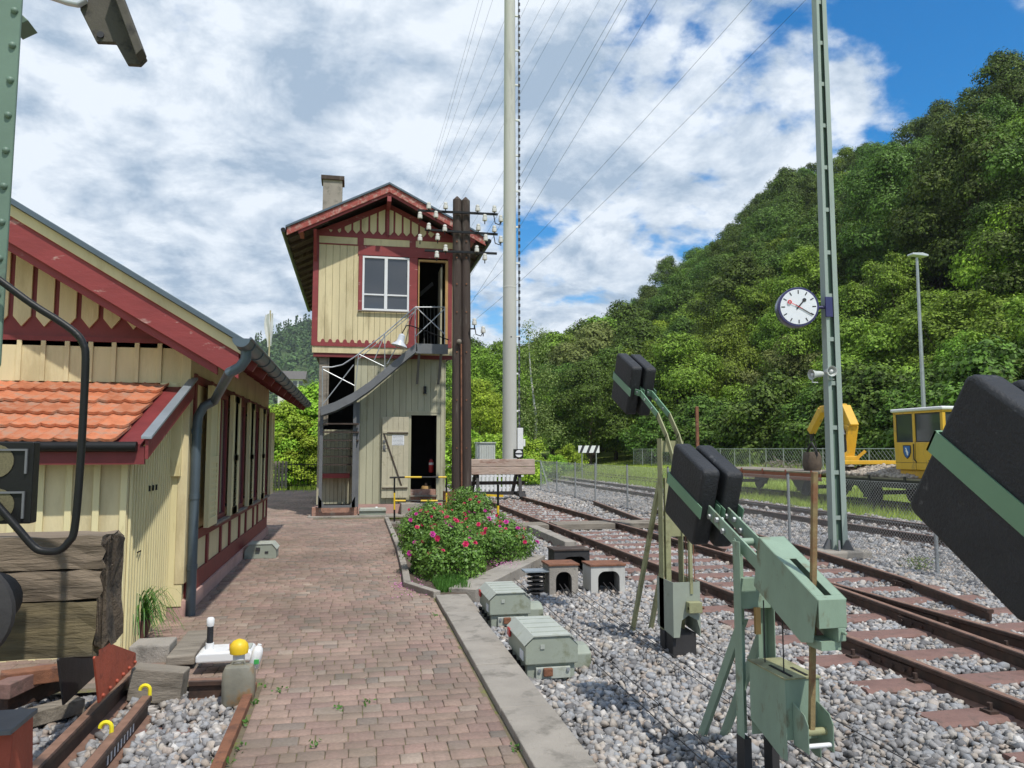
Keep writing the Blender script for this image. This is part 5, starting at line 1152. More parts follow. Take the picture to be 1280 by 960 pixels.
# second machine (farther, olive)
XC2 = 2.80; sA = yx(773, 437, 2.70); sB = yx(794, 460, 2.70); sC = yx(784, 520, 2.70); sD = yx(767, 499, 2.70)
cen = (sA + sB + sC + sD) / 4; print('far slab', cen, sA, sB, sC)
t2, T2 = drive(XC2, cen.y, cen.z, 24, 'weathered olive barrier drive with raised black counterweights, farthest of the three', (.50, .51))
armp = [(789, 488), (801, 492), (822, 519), (833, 545), (846, 590)]
for X, dx in ((XC2 - .06, 0), (XC2 + .055, 12)):
    base_pts = [yx(p[0], p[1], XC2 - .06) for p in armp]
    for i, (a, b) in enumerate(zip(base_pts[:-1], base_pts[1:])):
        a = Vector((X, a.y, a.z)); b = Vector((X, b.y, b.z)); d = (b - a).normalized()
        o = MB().bar(a - d * .01, b + d * .01, .012, .06).build('arm', 'strap_green' if i < 2 else 'olive_paint', t2, bevel=.003)
        if i < 2:
            for q in (.3, .7): c_ = a.lerp(b, q); MB().lathe([(.014, -.014), (.014, .014)], c_, 6, (1, 0, 0)).build('bolt', 'galvanised', o)
yb2 = yx(830, 805, XC2 - .1).y; zt3 = yx(828, 548, XC2 - .1).z
for sx, dy in ((-.115, 0), (.07, 0)):
    o = MB().box(XC2 + sx, XC2 + sx + .008, yb2 - .05, yb2 + .05, .08, zt3).box(XC2 + sx + .0085, XC2 + sx + .045, yb2 + .042, yb2 + .05, .08, zt3).build('upright', 'olive_paint', t2)
    MB().box(XC2 + sx, XC2 + sx + .045, yb2 - .05, yb2 + .05, -.15, .079).build('post_foot', 'wagon_dark', t2)
    MB().bar((XC2 + sx + .02, yb2 + .06, 1.35), (XC2 + sx + .0, yb2 + .75, -.12), .03, .05).build('rear_leg', 'olive_paint', t2)
MB().box(XC2 - .105, XC2 + .11, yb2 - .02, yb2 + .03, zt3 - .12, zt3 - .02).build('cross_plate', 'olive_paint', t2)
MB().box(XC2 - .105, XC2 + .11, yb2 - .03, yb2 + .03, .88, 1.04).build('cross_plate', 'olive_paint', t2, bevel=.003)
MB().box(XC2 - .09, XC2 - .045, yb2 - .06, yb2 - .02, .50, zt3 - .35).build('inner_bar', 'olive_paint', t2); MB().box(XC2 + .04, XC2 + .065, yb2 - .26, yb2 - .22, .42, 1.0).build('inner_bar', 'olive_paint', t2)
b0 = yx(823, 714, XC2 - .1); b1 = yx(843, 722, XC2 - .1); ya, yb_ = b1.y, b0.y; zb_ = .52
MB().prism([(ya, zb_), (yb_, zb_), (yb_, .10), (ya, .06)], 'x', XC2 - .115, XC2 - .108).prism([(ya, zb_), (yb_, zb_), (yb_, .10), (ya, .06)], 'x', XC2 + .125, XC2 + .132).prism([(XC2 - .1079, zb_), (XC2 + .1249, zb_), (XC2 + .1249, .12), (XC2 + .10, .20), (XC2 + .02, .24), (XC2 - .04, .20), (XC2 - .06, .06), (XC2 - .1079, .06)], 'y', ya, ya + .006).build('weight_box', 'box_green', t2)
MB().box(XC2 - .0, XC2 + .12, ya - .07, ya - .001, .27, .36).build('bracket', 'olive_paint', t2, bevel=.004); MB().tube([(XC2 - .0, ya - .05, .31), (XC2 + .14, ya - .05, .31)], .014, 8).build('pin', 'rust', t2)
MB().box(XC2 - .10, XC2 + .11, ya + .05, yb_ - .02, -.15, .08).build('weight', 'wagon_dark', t2)
for sx in (.03, .10): MB().tube([(XC2 + sx, ya + .03, zb_ - .1), (XC2 + sx + .02, ya + .1, 1.05)], .004, 5).build('wire_rope', 'rust', t2)
# third machine close by on the right
n1 = yx(1210, 462, 1.85); n2 = yx(1135, 632, 1.85); n3 = yx(1275, 785, 1.85); cen3 = (n1 + n3) / 2; print('near slab', n1, n2, n3)
t3, f3 = full_drive(1.975, cen3.y, cen3.z, 34, 'bright green barrier drive with large black counterweights at the right edge, nearest of the three', hs=(.545, .53))
pv_ = f3(.9); MB().prism([(pv_.y + .25, pv_.z + .12), (pv_.y - .25, pv_.z - .2), (pv_.y - .25, pv_.z - .34), (pv_.y + .1, pv_.z - .25), (pv_.y + .25, pv_.z - .02)], 'x', 1.90, 2.05).build('hood', 'mint_green', t3, bevel=.003)
for sx in (-.10, .09): MB().box(1.975 + sx, 1.975 + sx + .012, pv_.y + .02, pv_.y + .10, -.15, pv_.z).build('upright', 'mint_green', t3)
MB().box(1.89, 2.06, pv_.y - .2, pv_.y + .01, .1, .55).build('weight_box', 'mint_green', t3, bevel=.003)
# rusty rod standing behind
p = atD(872, 560, 13.5); rr = thing('rusty_rod', (p.x, p.y, -.12), 'thin rusty upright rod behind the black counterweights', 'rod')
MB().box(p.x - .025, p.x + .025, p.y - .02, p.y + .02, -.15, atD(872, 508, 13.5).z).build('rod', 'rust', rr, bevel=.003)

# ------------------------------------------------------------------ clock post
pb = onZ(1048, 688, -.0); PX, PY = pb.x, pb.y; print('clock post', PX, PY)
cp = thing('clock_post', (PX, PY, 0), 'tall grey green steel channel post on a concrete block before the wire fence', 'post')
MB().box(PX - .42, PX + .42, PY - .3, PY + .3, -.2, .02).build('foundation', 'concrete', cp, bevel=.03)
for k in range(6):
    a = k * 1.05; MB().prism([(-.10, 0), (.10, 0), (0.02, .16), (-.02, .16)], 'y', -.015, .015).xform(Matrix.Translation((PX + .16 * math.cos(a), PY + .16 * math.sin(a), .02)) @ Matrix.Rotation(a, 4, 'Z')).build('foot_gusset', 'steel_grey', cp)
HT = 9.8
for s in (-1, 1):
    mb = MB(); w0, w1 = .135, .095
    def sec(z, w): 
        xo, xi = PX + s * w, PX + s * (w - (.098 if s > 0 else .062) * (w / .135) ** .6); return [(xo, PY - .07, z), (xi, PY - .07, z), (xi, PY - .058, z), (xo - s * .012, PY - .058, z), (xo - s * .012, PY + .058, z), (xi, PY + .058, z), (xi, PY + .07, z), (xo, PY + .07, z)]
    V = sec(.02, w0) + sec(HT, w1); mb.add(V, [tuple(range(8)), tuple(range(8, 16))] + [(i, (i + 1) % 8, 8 + (i + 1) % 8, 8 + i) for i in range(8)])
    mb.build('channel', 'post_green', cp)
MB().prism([(PX - .068, .02), (PX + .068, .02), (PX + .028, HT), (PX - .028, HT)], 'y', PY + .0, PY + .012).build('web', 'mast_green', cp)  # darker green puts the shade between the channels into the colour
z = .5
while z < HT:
    w = (.07 - .03 * z / HT) * .9; MB().box(PX - w, PX + w * .6, PY - .045, PY - .040, z, z + .07).build('batten', 'post_green', cp); z += .74
# clock
cc = atD(996, 385, (Vector((PX, PY, 0)).dot(Vector((math.sin(YAW), math.cos(YAW), 0)))))
ck = thing('station_clock', tuple(cc), 'round white faced station clock with dark blue rim on the tall post', 'clock')
nrm = Vector((CAM.x + 3.6 - cc.x, CAM.y - cc.y, 0)).normalized(); side = Vector((-nrm.y, nrm.x, 0)); upv = Vector((0, 0, 1))
if side.x < 0: side = -side
RC = .335
MB().lathe([(RC * .97, -.13), (RC, -.11), (RC, .10), (RC * .98, .115)], cc, 48, nrm).build('case', 'clock_blue', ck, smooth=True)
for sg in (1, -1): MB().lathe([(RC * .885, sg * .1155), (RC * .885, sg * .120)] if sg > 0 else [(RC * .885, -.1355), (RC * .885, -.1305)], cc, 48, nrm).build('dial', 'clock_face', ck)
def dial_bar(a, r0, r1, w, d, name, m_):
    dirv = side * math.sin(a) + upv * math.cos(a); p, q = cc + dirv * r0 + nrm * d, cc + dirv * r1 + nrm * d
    return MB().bar(p, q, w, .003, nrm).build(name, m_, ck)
for h in range(12): dial_bar(R(30 * h), RC * .66, RC * .84, .017, .1225, 'hour_mark', 'ink')
dial_bar(R(40), -RC * .16, RC * .5, .022, .126, 'hour_hand', 'ink'); dial_bar(R(123), -RC * .18, RC * .80, .016, .130, 'minute_hand', 'ink'); dial_bar(R(299), -RC * .2, RC * .45, .008, .134, 'second_hand', 'clock_red')
dv = side * math.sin(R(299)) + upv * math.cos(R(299)); 
ring = []; c_ = cc + dv * RC * .50 + nrm * .134
ax1 = side; MB().tube([c_ + (side * math.cos(a) + upv * math.sin(a)) * .027 for a in [2 * math.pi * k / 16 for k in range(17)]], .008, 6).build('second_ring', 'clock_red', ck)
dv2 = side * math.sin(R(40)) + upv * math.cos(R(40)); MB().lathe([(.032, .125), (.032, .128)], cc + dv2 * RC * .44, 12, nrm).build('hour_tip', 'ink', ck)
MB().tube([cc + side * RC * .9, Vector((PX - .1, PY - .05, cc.z))], .028, 10).build('arm', 'clock_blue', ck, smooth=True)
MB().box(PX - .14, PX - .01, PY - .10, PY - .072, cc.z - .17, cc.z + .17).build('mounting_plate', 'clock_blue', ck, bevel=.004)
# loudspeakers
DP = Vector((PX, PY, 0)).dot(Vector((math.sin(YAW), math.cos(YAW), 0)))
for (xx, yy_, dirv, lab) in ((1018, 468, Vector((-1, -.1, -.08)), 'small grey horn loudspeaker pointing left on the clock post'), (1038, 464, Vector((-.15, -1, -.05)), 'small round horn loudspeaker facing the camera on the clock post')):
    c_ = atD(xx, yy_, DP - .12); ls = thing('loudspeaker', tuple(c_), lab, 'loudspeaker'); dirv = dirv.normalized()
    MB().lathe([(.04, -.16), (.05, -.12), (.055, -.03), (.085, .06), (.088, .065), (.078, .062), (.045, .0)], c_, 20, dirv).build('horn', 'cabinet', ls, smooth=True)
    MB().lathe([(.03, .01), (.025, .05), (.005, .06)], c_, 12, dirv).build('driver', 'plastic_white', ls, smooth=True)
    MB().box(c_.x - .05, c_.x + .06, c_.y - .008, c_.y + .008, c_.z - .14, c_.z - .125).box(c_.x - .05, c_.x - .035, c_.y - .008, c_.y + .008, c_.z - .125, c_.z + .0).build('bracket', 'cabinet', ls)
# lamp post
lb_ = atD(1157, 560, 33); lpz = atD(1150, 318, 33).z; ltx = atD(1148, 318, 33)
ls = thing('street_lamp', (lb_.x, lb_.y, -.2), 'slim grey street lamp with a flat head before the forest', 'street lamp')
MB().tube([(lb_.x, lb_.y, -.2), (lb_.x, lb_.y, 5), (lb_.x, lb_.y, lpz - .15)], [.11, .085, .055], 14).build('pole', 'galvanised', ls, smooth=True)
MB().prism([(ltx.x - .42, lpz - .06), (ltx.x + .38, lpz - .10), (ltx.x + .38, lpz - .02), (ltx.x + .1, lpz + .05), (ltx.x - .40, lpz + .02)], 'y', lb_.y - .18, lb_.y + .18).build('lamp_head', 'lamp_white', ls, bevel=.02)
# ------------------------------------------------------------------ trackside boxes by the kerb
def lidded(p0, w, l, h, label, rot=0):
    x, y = p0; t = thing('track_circuit_box', (x + w / 2, y + l / 2, -.12), label, 'equipment box', 'equipment boxes beside the kerb')
    z0 = -.12; hb_ = h * .40; ht_ = h
    bd = MB(); bd.box(x + .02, x + w - .02, y + .03, y + l - .03, z0, z0 + hb_); bd.build('body', 'box_green', t, bevel=.006)
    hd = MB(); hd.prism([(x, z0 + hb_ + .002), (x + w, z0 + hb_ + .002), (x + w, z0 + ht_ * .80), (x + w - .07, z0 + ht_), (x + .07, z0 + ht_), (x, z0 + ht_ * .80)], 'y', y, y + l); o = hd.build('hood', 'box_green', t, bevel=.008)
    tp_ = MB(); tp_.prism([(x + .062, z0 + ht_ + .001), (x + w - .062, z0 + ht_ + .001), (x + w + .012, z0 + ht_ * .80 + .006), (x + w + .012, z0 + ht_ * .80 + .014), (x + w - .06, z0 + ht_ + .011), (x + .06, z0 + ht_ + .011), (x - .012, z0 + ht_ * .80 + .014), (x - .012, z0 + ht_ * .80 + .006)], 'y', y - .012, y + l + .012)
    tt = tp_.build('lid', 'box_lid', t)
    for k in range(4): yy = y + .1 + k * (l - .2) / 3; MB().box(x + .07, x + w - .07, yy - .006, yy + .006, z0 + ht_ + .0115, z0 + ht_ + .018).build('lid_rib', 'box_lid', tt)
    MB().box(x - .022, x - .002, y + l - .14, y + l - .05, z0 + ht_ * .66, z0 + ht_ * .86).build('red_reflector', 'red_plastic', t, bevel=.012)
    MB().box(x + w * .2, x + w * .85, y - .002 + .0, y + .028, z0 + .035, z0 + hb_ - .02).build('front_plate', 'box_lid', t, bevel=.004)
    MB().box(x + w * .33, x + w * .5, y - .035, y - .003, z0 + .06, z0 + .12).build('terminal', 'rust', t, bevel=.006)
    for q in (.26, .80): MB().lathe([(.014, 0), (.014, .012)], (x + w * q, y - .003, z0 + .10), 8, (0, -1, 0)).build('bolt', 'galvanised', t)
    MB().box(x + w * .28, x + w * .36, y - .008, y - .001, z0 + ht_ * .74, z0 + ht_ * .83).build('catch', 'box_lid', t)
    MB().box(x - .006, x - .001, y + .06, y + .18, z0 + ht_ * .46, z0 + ht_ * .66).build('label_plate', 'paper', t)
    for q in range(4): yy = y + .12 + q * .16; MB().lathe([(.022, 0), (.022, .03)], (x + .02, yy, z0 + .09), 8, (-1, 0, 0)).build('cable_gland', 'black_steel', t)
    hm = MB(); hm.prism([(y + l * .45, z0), (y + l * .95, z0), (y + l * .95, z0 + .13), (y + l * .80, z0 + .17), (y + l * .6, z0 + .17), (y + l * .45, z0 + .13)], 'x', x + w + .002, x + w + .20); hm.build('side_housing', 'box_green', t, bevel=.01)
    return t
lidded((1.30, 5.83), .415, .66, .35, 'grey green metal box with red reflector standing nearest on the kerb edge')
lidded((1.34, 7.62), .415, .62, .35, 'grey green metal box with red reflector, farther of two on the kerb edge')
def vault(x0, x1, y0, y1, h, label, m_top, m_body, hole, arch=True):
    t = thing('trackside_housing', ((x0 + x1) / 2, (y0 + y1) / 2, -.12), label, 'housing', 'old housings on the ballast')
    z0 = -.12; a, b, zt = hole; mid = []
    n = 8; prof = [(a, z0)]
    rr_ = min((b - a) / 2, .09)
    for k in range(n + 1): an = math.pi - math.pi / 2 * k / n; prof.append((a + rr_ + rr_ * math.cos(an), zt - rr_ + rr_ * math.sin(an)))
    for k in range(n + 1): an = math.pi / 2 - math.pi / 2 * k / n; prof.append((b - rr_ + rr_ * math.cos(an), zt - rr_ + rr_ * math.sin(an)))
    prof.append((b, z0))
    outer = [(x1, z0), (x1, z0 + h), (x0, z0 + h), (x0, z0)]
    MB().prism(prof[::-1] + [] and (prof + outer), 'y', y0, y1)
    o = MB(); o.prism(prof + outer, 'y', y0, y0 + .04); o.box(x0, x0 + .04, y0 + .0401, y1, z0, z0 + h); o.box(x1 - .04, x1, y0 + .0401, y1, z0, z0 + h); o.box(x0 + .0401, x1 - .0401, y1 - .04, y1, z0, z0 + h - .02)
    o.build('shell', m_body, t)
    MB().box(x0 - .015, x1 + .015, y0 - .015, y1 + .01, z0 + h + .001, z0 + h + .025).build('cover', m_top, t, bevel=.004)
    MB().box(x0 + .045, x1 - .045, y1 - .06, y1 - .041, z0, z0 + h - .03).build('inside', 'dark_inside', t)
    for q in (.35, .65): xx = a + (b - a) * q; MB().tube([(xx, y0 + .1, z0 + .13), (xx, y0 - .25, z0 + .05)], .008, 6).build('wire_end', 'wagon_dark', t)
    return t
P1, P2_, P3, P4 = onZ(687, 746, -.12), onZ(722, 744, -.12), onZ(739, 744, -.12), onZ(781, 742, -.12)
vault(P1.x, P2_.x, P1.y, P1.y + .35, .36, 'narrow grey concrete housing with an arched opening on the ballast', 'rust', 'concrete', (P1.x + .08, P2_.x - .08, .17))
vault(P3.x, P4.x, P3.y, P3.y + .35, .34, 'wider pale concrete housing with rusty lid and dark opening', 'rust', 'mast_concrete', (P3.x + .09, P4.x - .07, .16))
P5, P6 = onZ(693, 720, -.12), onZ(740, 720, -.12)
vault(P5.x, P6.x, P5.y, P5.y + .35, .34, 'blackened housing behind the two concrete ones', 'dark_wood', 'wagon_dark', (P5.x + .13, P6.x - .05, .14))
pq = onZ(670, 744, -.12); ft = thing('fin_stack', (pq.x, pq.y, -.12), 'stack of small black fins under a blue grey plate on the ballast', 'cable terminal')
MB().box(pq.x - .16, pq.x + .16, pq.y - .12, pq.y + .12, .17, .185).build('top_plate', 'zinc_light', ft)
for k in range(5): MB().lathe([(.07, 0), (.11, .01), (.11, .025), (.05, .035)], (pq.x, pq.y, -.10 + k * .053), 12).build('fin', 'wagon_dark', ft)
MB().tube([(pq.x, pq.y, -.13), (pq.x, pq.y, .17)], .04, 8).build('core', 'wagon_dark', ft)
# small box by the station wall
p = onZ(305, 700); sw = thing('wall_side_box', (-1.35, p.y, 0), 'low green grey metal box lying against the station wall', 'equipment box')
q0, q1 = onZ(305, 699), onZ(344, 699); yb0 = q0.y
MB().prism([(q0.x, 0), (q1.x, 0), (q1.x, .13), (q1.x - .06, .21), (q0.x + .06, .21), (q0.x, .12)], 'y', yb0, yb0 + .42).build('body', 'box_green', sw, bevel=.006)
MB().prism([(q1.x + .008, .135), (q1.x - .058, .214), (q0.x + .058, .214), (q0.x + .058, .222), (q1.x - .055, .222), (q1.x + .016, .14)], 'y', yb0 - .01, yb0 + .43).build('lid', 'box_lid', sw)
MB().box(q0.x + .17, q0.x + .23, yb0 - .03, yb0 - .001, .12, .17).build('plug', 'ink', sw); MB().box(q0.x + .30, q0.x + .35, yb0 - .01, yb0 - .001, .08, .11).build('slot', 'ink', sw)
# signal wires over the ballast
for k, (x0, x1) in enumerate(((1.9, 1.95), (2.02, 2.1), (2.5, 2.62), (2.58, 2.72), (3.0, 2.95))):
    w = MB().tube([(x0, 1.5, -.06), (x0 + .01, 5, -.05), (x1, 9.5 + k * .3, -.045), (x1 + .02, 13, -.06)], .0035, 5).build('signal_wire', 'wagon_dark', loc=(x0, 1.5, -.06)); tag(w, 'thin dark pull wire running along over the ballast', 'wire', 'pull wires on the ballast')
# striped board far off, brush pile
sb0 = atD(723, 557, 46); sb1 = atD(751, 566, 46); sbb = thing('striped_board', (sb0.x, sb0.y, -.2), 'black and white striped board on two thin posts in the meadow', 'sign')
wd = sb1.x - sb0.x; MB().box(sb0.x, sb1.x, sb0.y, sb0.y + .03, sb1.z, sb0.z).build('board', 'sign_white', sbb)
hh = sb0.z - sb1.z
for k in range(3):
    u = sb0.x + wd * (.04 + .33 * k); MB().prism([(u, sb1.z), (u + wd * .13, sb1.z), (u + wd * .27, sb0.z), (u + wd * .14, sb0.z)], 'y', sb0.y - .006, sb0.y - .001).build('stripe', 'ink', sbb)
for u in (.18, .86): MB().tube([(sb0.x + wd * u, sb0.y + .05, -.3), (sb0.x + wd * u, sb0.y + .05, sb0.z)], .035, 6).build('post', 'galvanised', sbb)

# ------------------------------------------------------------------ work train behind the fence
XW_ = 17.0
def flat_wagon(y0, y1, z, label, m_, stakes=False):
    t = thing('flat_wagon', (XW_ , (y0 + y1) / 2, -.1), label, 'railway wagon', 'flat wagons of the work train')
    w = 1.25
    MB().box(XW_ - w, XW_ + w, y0, y1, z - .05, z).build('deck', 'old_wood_grey', t)
    for s in (-1, 1): MB().box(XW_ + s * w - (.06 if s > 0 else 0), XW_ + s * w + (.06 if s < 0 else 0), y0, y1, z - .30, z - .051).build('side_beam', m_, t)
    n = 2
    for q in (.18, .82):
        yy = y0 + (y1 - y0) * q
        for s in (-1, 1):
            MB().lathe([(.12, -.05), (.34, -.05), (.34, .02), (.37, .03), (.37, .06), (.1, .06)], (XW_ + s * .75, yy, .37 - .08), 22, (-s, 0, 0)).build('wheel', 'wagon_dark', t)
            MB().box(XW_ + s * .95 - .07, XW_ + s * .95 + .07, yy - .17, yy + .17, .14, .42).prism([(yy - .45, z - .31), (yy + .45, z - .31), (yy + .2, .28), (yy - .2, .28)], 'x', XW_ + s * 1.03 - .01, XW_ + s * 1.03 + .01).build('axle_guard', 'wagon_dark', t)
        MB().tube([(XW_ - .75, yy, .29), (XW_ + .75, yy, .29)], .07, 8).build('axle', 'wagon_dark', t)
    for yy in (y0 - .25, y1 + .25):
        for s in (-.85, .85): MB().lathe([(.06, -.24), (.06, .2), (.18, .21), (.18, .25)], (XW_ + s, yy + (.0), z - .25), 14, (0, -1 if yy < y0 else 1, 0)).build('buffer', 'wagon_dark', t)
    for k in range(6): yy = y0 + .5 + k * (y1 - y0 - 1) / 5; MB().box(XW_ - w - .03, XW_ - w - .001, yy - .04, yy + .04, z - .25, z + .05).build('stake_pocket', m_, t)
    return t
zd = .86
yr0 = onX(1032, 590, XW_ - 1.2).y; yr1 = yr0 + 9.5; yd0 = yr0 - 9.2
flat_wagon(yr0 + .25, yr1, zd, 'rust red flat wagon behind the wire fence', 'wagon_red'); flat_wagon(yd0, yr0 - .25, zd - .05, 'dark flat wagon carrying the yellow crane and cab', 'wagon_dark')
tr = [(XW_ - .72, 0), (XW_ + .72, 0)]
for s in (-.75, .75): rail([(XW_ + s, y) for y in (2, 30, 70)], -.22, 'rail under the work train, half hidden in the grass', 'work train rails')
# crane
D_ = lambda x, y, X=XW_: onX(x, y, X)
c0_ = D_(1058, 580); cr = thing('loader_crane', (XW_, c0_.y, zd - .05), 'yellow hydraulic loader crane with folded arm on the dark wagon', 'crane')
cy0 = c0_.y; zdk = zd - .05
MB().lathe([(.26, 0), (.26, .25)], (XW_, cy0, zdk), 16).build('pedestal', 'wagon_dark', cr); MB().lathe([(.28, .25), (.28, .38)], (XW_, cy0, zdk), 16).build('ring', 'mast_concrete', cr)
def cbar(a, b, w, h, nm='boom', m_='yellow_truck', X=XW_): p, q = D_(*a, X), D_(*b, X); return MB().bar(p, q, w, h, (0, .3, 1)).build(nm, m_, cr, bevel=.02)
a_, b__ = D_(1046, 531), D_(1074, 571); zc1, zc0 = D_(1060, 531).z, D_(1060, 570).z
MB().box(XW_ - .3, XW_ + .3, cy0 - .32, cy0 + .38, zdk + .381, zdk + .62).build('base_block', 'yellow_truck', cr, bevel=.02)
pA_, pB_ = D_(1060, 566), D_(1063, 531); cb_ = MB(); cb_.bar((XW_, cy0, zdk + .6), (XW_, pB_.y, pB_.z), .42, .36, (0, 1, 0)); cb_.build('column', 'yellow_truck', cr, bevel=.03)
q1, q2, q3, q4 = D_(1066, 534), D_(1055, 509), D_(1028, 512), D_(1014, 540)
for a, b, w, h in ((q1, q2, .32, .34), (q2, q3, .26, .28), (q3, q4, .26, .26)): MB().bar(a, b, w, h, (1, 0, 0)).build('boom', 'yellow_truck', cr, bevel=.03)
MB().tube([(XW_ - .25, pB_.y - .0, pB_.z - .35), q2 + Vector((-.25, 0, -.25))], .05, 8).build('cylinder', 'steel_grey', cr); MB().box(XW_ - .215, XW_ - .19, q1.y + .1, q1.y + .3, zdk + .75, zdk + 1.5).build('hose_cover', 'wagon_dark', cr)
MB().box(XW_ - .22, XW_ - .211, cy0 - .18, cy0 - .02, zdk + .80, zdk + 1.05).build('notice', 'paper', cr)
MB().tube([q4, q4 + Vector((0, 0, -.35))], .06, 8).build('rotator', 'wagon_dark', cr); g0 = q4 + Vector((0, 0, -.4))
for s in (-1, 1): MB().tube([g0, g0 + Vector((0, s * .3, -.35)), g0 + Vector((0, s * .28, -.7)), g0 + Vector((0, s * .05, -.95))], .045, 6).build('grab_claw', 'wagon_dark', cr)
for s in (-.4, .35, .6): MB().tube([q4 + Vector((0, s * .3, 0)), g0 + Vector((0, s, -.5))], .012, 5).build('hose', 'wagon_dark', cr)
o_ = MB().box(XW_ - 1.1, XW_ + 1.1, cy0 - 1.5, cy0 - .5, zdk + .35, zdk + .47).build('outrigger', 'yellow_truck', cr, bevel=.01)
for s in (-1.0, -.4): MB().bar((XW_ + s, cy0 - 1.0, zdk + .47), (XW_ + s + .3, cy0 - 1.2, zdk + .8), .05, .1).build('strut', 'yellow_truck', cr)
for s in (-.8, .8): MB().box(XW_ + s - .05, XW_ + s + .05, cy0 - .8, cy0 - .6, zdk, zdk + .35).build('outrigger_leg', 'yellow_truck', cr)
# log held by the grab, rubble
lgp = D_(1006, 575); lg_ = thing('tree_stump', (XW_, g0.y, zd), 'brown tree stump gripped by the crane grab on the red wagon', 'stump')
MB().lathe([(.30, 0), (.36, .2), (.33, .55), (.25, .7)], (XW_, g0.y - .0, zd), 14).build('log', 'bark', lg_, smooth=True)
n = 2600; yy = rng.uniform(cy0 - 4.6, cy0 - .1, n); xx = XW_ + rng.uniform(-1.15, 1.15, n); hz = .30 * np.exp(-((xx - XW_) / .8) ** 2) * (1 - ((yy - (cy0 - 2.3)) / 2.6) ** 2).clip(0, 1)
stones('rubble_load', np.stack([xx, yy, zdk + .02 + hz * rng.uniform(.3, 1, n)], 1), rng.uniform(.05, .1, n), 'rubble', 'pale rubble heaped on the dark flat wagon')
# cab
k0, k1 = D_(1121, 592, XW_ - .95), D_(1200, 592, XW_ - .95); cbt = thing('wagon_cab', (XW_, (k0.y + k1.y) / 2, zdk), 'yellow cab with white roof and shield emblem on the dark wagon', 'cab')
x0, x1 = XW_ - 1.0, XW_ + 1.0; yk1 = k0.y; yk0 = yk1 - 2.0; zr_ = D_(1140, 511, XW_ - 1).z; print('cab', yk0, yk1, zdk, zr_)
HC = zr_ - zdk; sill = zdk + HC * .52; ztw = zr_ - .14
cbm = MB(); cbm.prism([(yk0, zdk + .25), (yk1 - .04, zdk + .25), (yk1, sill), (yk0, sill)], 'x', x0, x1); cbm.box(x0 + .08, x1 - .08, yk0 + .1, yk1 - .12, zdk, zdk + .249)
cbm.build('body', 'yellow_truck', cbt, bevel=.02)
for (px_, py_) in ((x0, yk0), (x0, yk1 - .1), (x0, (yk0 + yk1) / 2 + .10), (x1 - .1, yk0), (x1 - .1, yk1 - .1), ((x0 + x1) / 2, yk1 - .1), ((x0 + x1) / 2, yk0)):
    MB().box(px_, px_ + .1, py_, py_ + .1, sill - .005, ztw + .02).build('pillar', 'yellow_truck', cbt, bevel=.01)
MB().box(x0, x1, yk0, yk1, ztw + .0, ztw + .06).build('header', 'yellow_truck', cbt)
MB().box(x0 - .06, x1 + .06, yk0 - .06, yk1 + .06, ztw + .061, zr_ + .02).build('roof', 'plastic_white', cbt, bevel=.04, seg=3)
for s, xx_ in ((-1, x0 + .03), (1, x1 - .045)):
    for (ya_, yb2_) in ((yk0 + .1, (yk0 + yk1) / 2 + .10), ((yk0 + yk1) / 2 + .20, yk1 - .1)):
        o = MB().box(xx_, xx_ + .012, ya_, yb2_, sill + .002, ztw).build('side_window', 'glass', cbt)
        MB().box(xx_ - .005, xx_ + .017, ya_, ya_ + .03, sill + .003, ztw - .001).box(xx_ - .005, xx_ + .017, yb2_ - .03, yb2_, sill + .003, ztw - .001).box(xx_ - .005, xx_ + .017, ya_ + .03, yb2_ - .03, sill + .003, sill + .035).box(xx_ - .005, xx_ + .017, ya_ + .03, yb2_ - .03, ztw - .035, ztw - .001).build('seal', 'ink', o)
for yy_ in (yk0 + .03, yk1 - .045): MB().box(x0 + .1, (x0 + x1) / 2, yy_, yy_ + .012, sill + .002, ztw).build('end_window', 'glass', cbt); MB().box((x0 + x1) / 2 + .1, x1 - .1, yy_, yy_ + .012, sill + .002, ztw).build('end_window', 'glass', cbt)
MB().bar((x0 - .02, (yk0 + yk1) / 2 + .16, sill - .05), (x0 - .02, (yk0 + yk1) / 2 + .16, sill - .5), .02, .02).bar((x0 - .02, (yk0 + yk1) / 2 + .16, sill - .5), (x0 - .02, (yk0 + yk1) / 2 + .06, sill - .58), .02, .02).build('grab_handle', 'ink', cbt)
MB().box(x0 - .004, x0 - .001, yk0, yk1 - .03, sill - .60, sill - .59).build('panel_seam', 'ink', cbt)
MB().box(x0 - .005, x0 - .001, (yk0 + yk1) / 2 + .10, (yk0 + yk1) / 2 + .112, zdk + .25, sill).build('panel_seam', 'ink', cbt)
for q in range(5): MB().box(x0 - .006, x0 - .001, yk0 + .2, yk0 + .6, zdk + .34 + q * .045, zdk + .36 + q * .045).build('vent_slot', 'ink', cbt)
for q in (.3, .8, 1.2): MB().tube([(XW_ - .33, cy0 - .1 + q * .1, zdk + .5), (XW_ - .36, cy0 + .1, zdk + 1.0), (XW_ - .30, q2.y - q * .2, q2.z - .1)], .018, 5).build('hose', 'ink', cr)
em = (yk1 - .55, sill - .27); sh_ = [(-.13, .16), (.13, .16), (.13, -.02), (.08, -.13), (0, -.19), (-.08, -.13), (-.13, -.02)]
MB().prism([(em[0] + a * 1.25, em[1] + b * 1.15) for a, b in sh_], 'x', x0 - .008, x0 - .002).build('emblem_rim', 'wagon_dark', cbt)
MB().prism([(em[0] + a, em[1] + b) for a, b in sh_], 'x', x0 - .014, x0 - .009).build('emblem', 'emblem_blue', cbt)
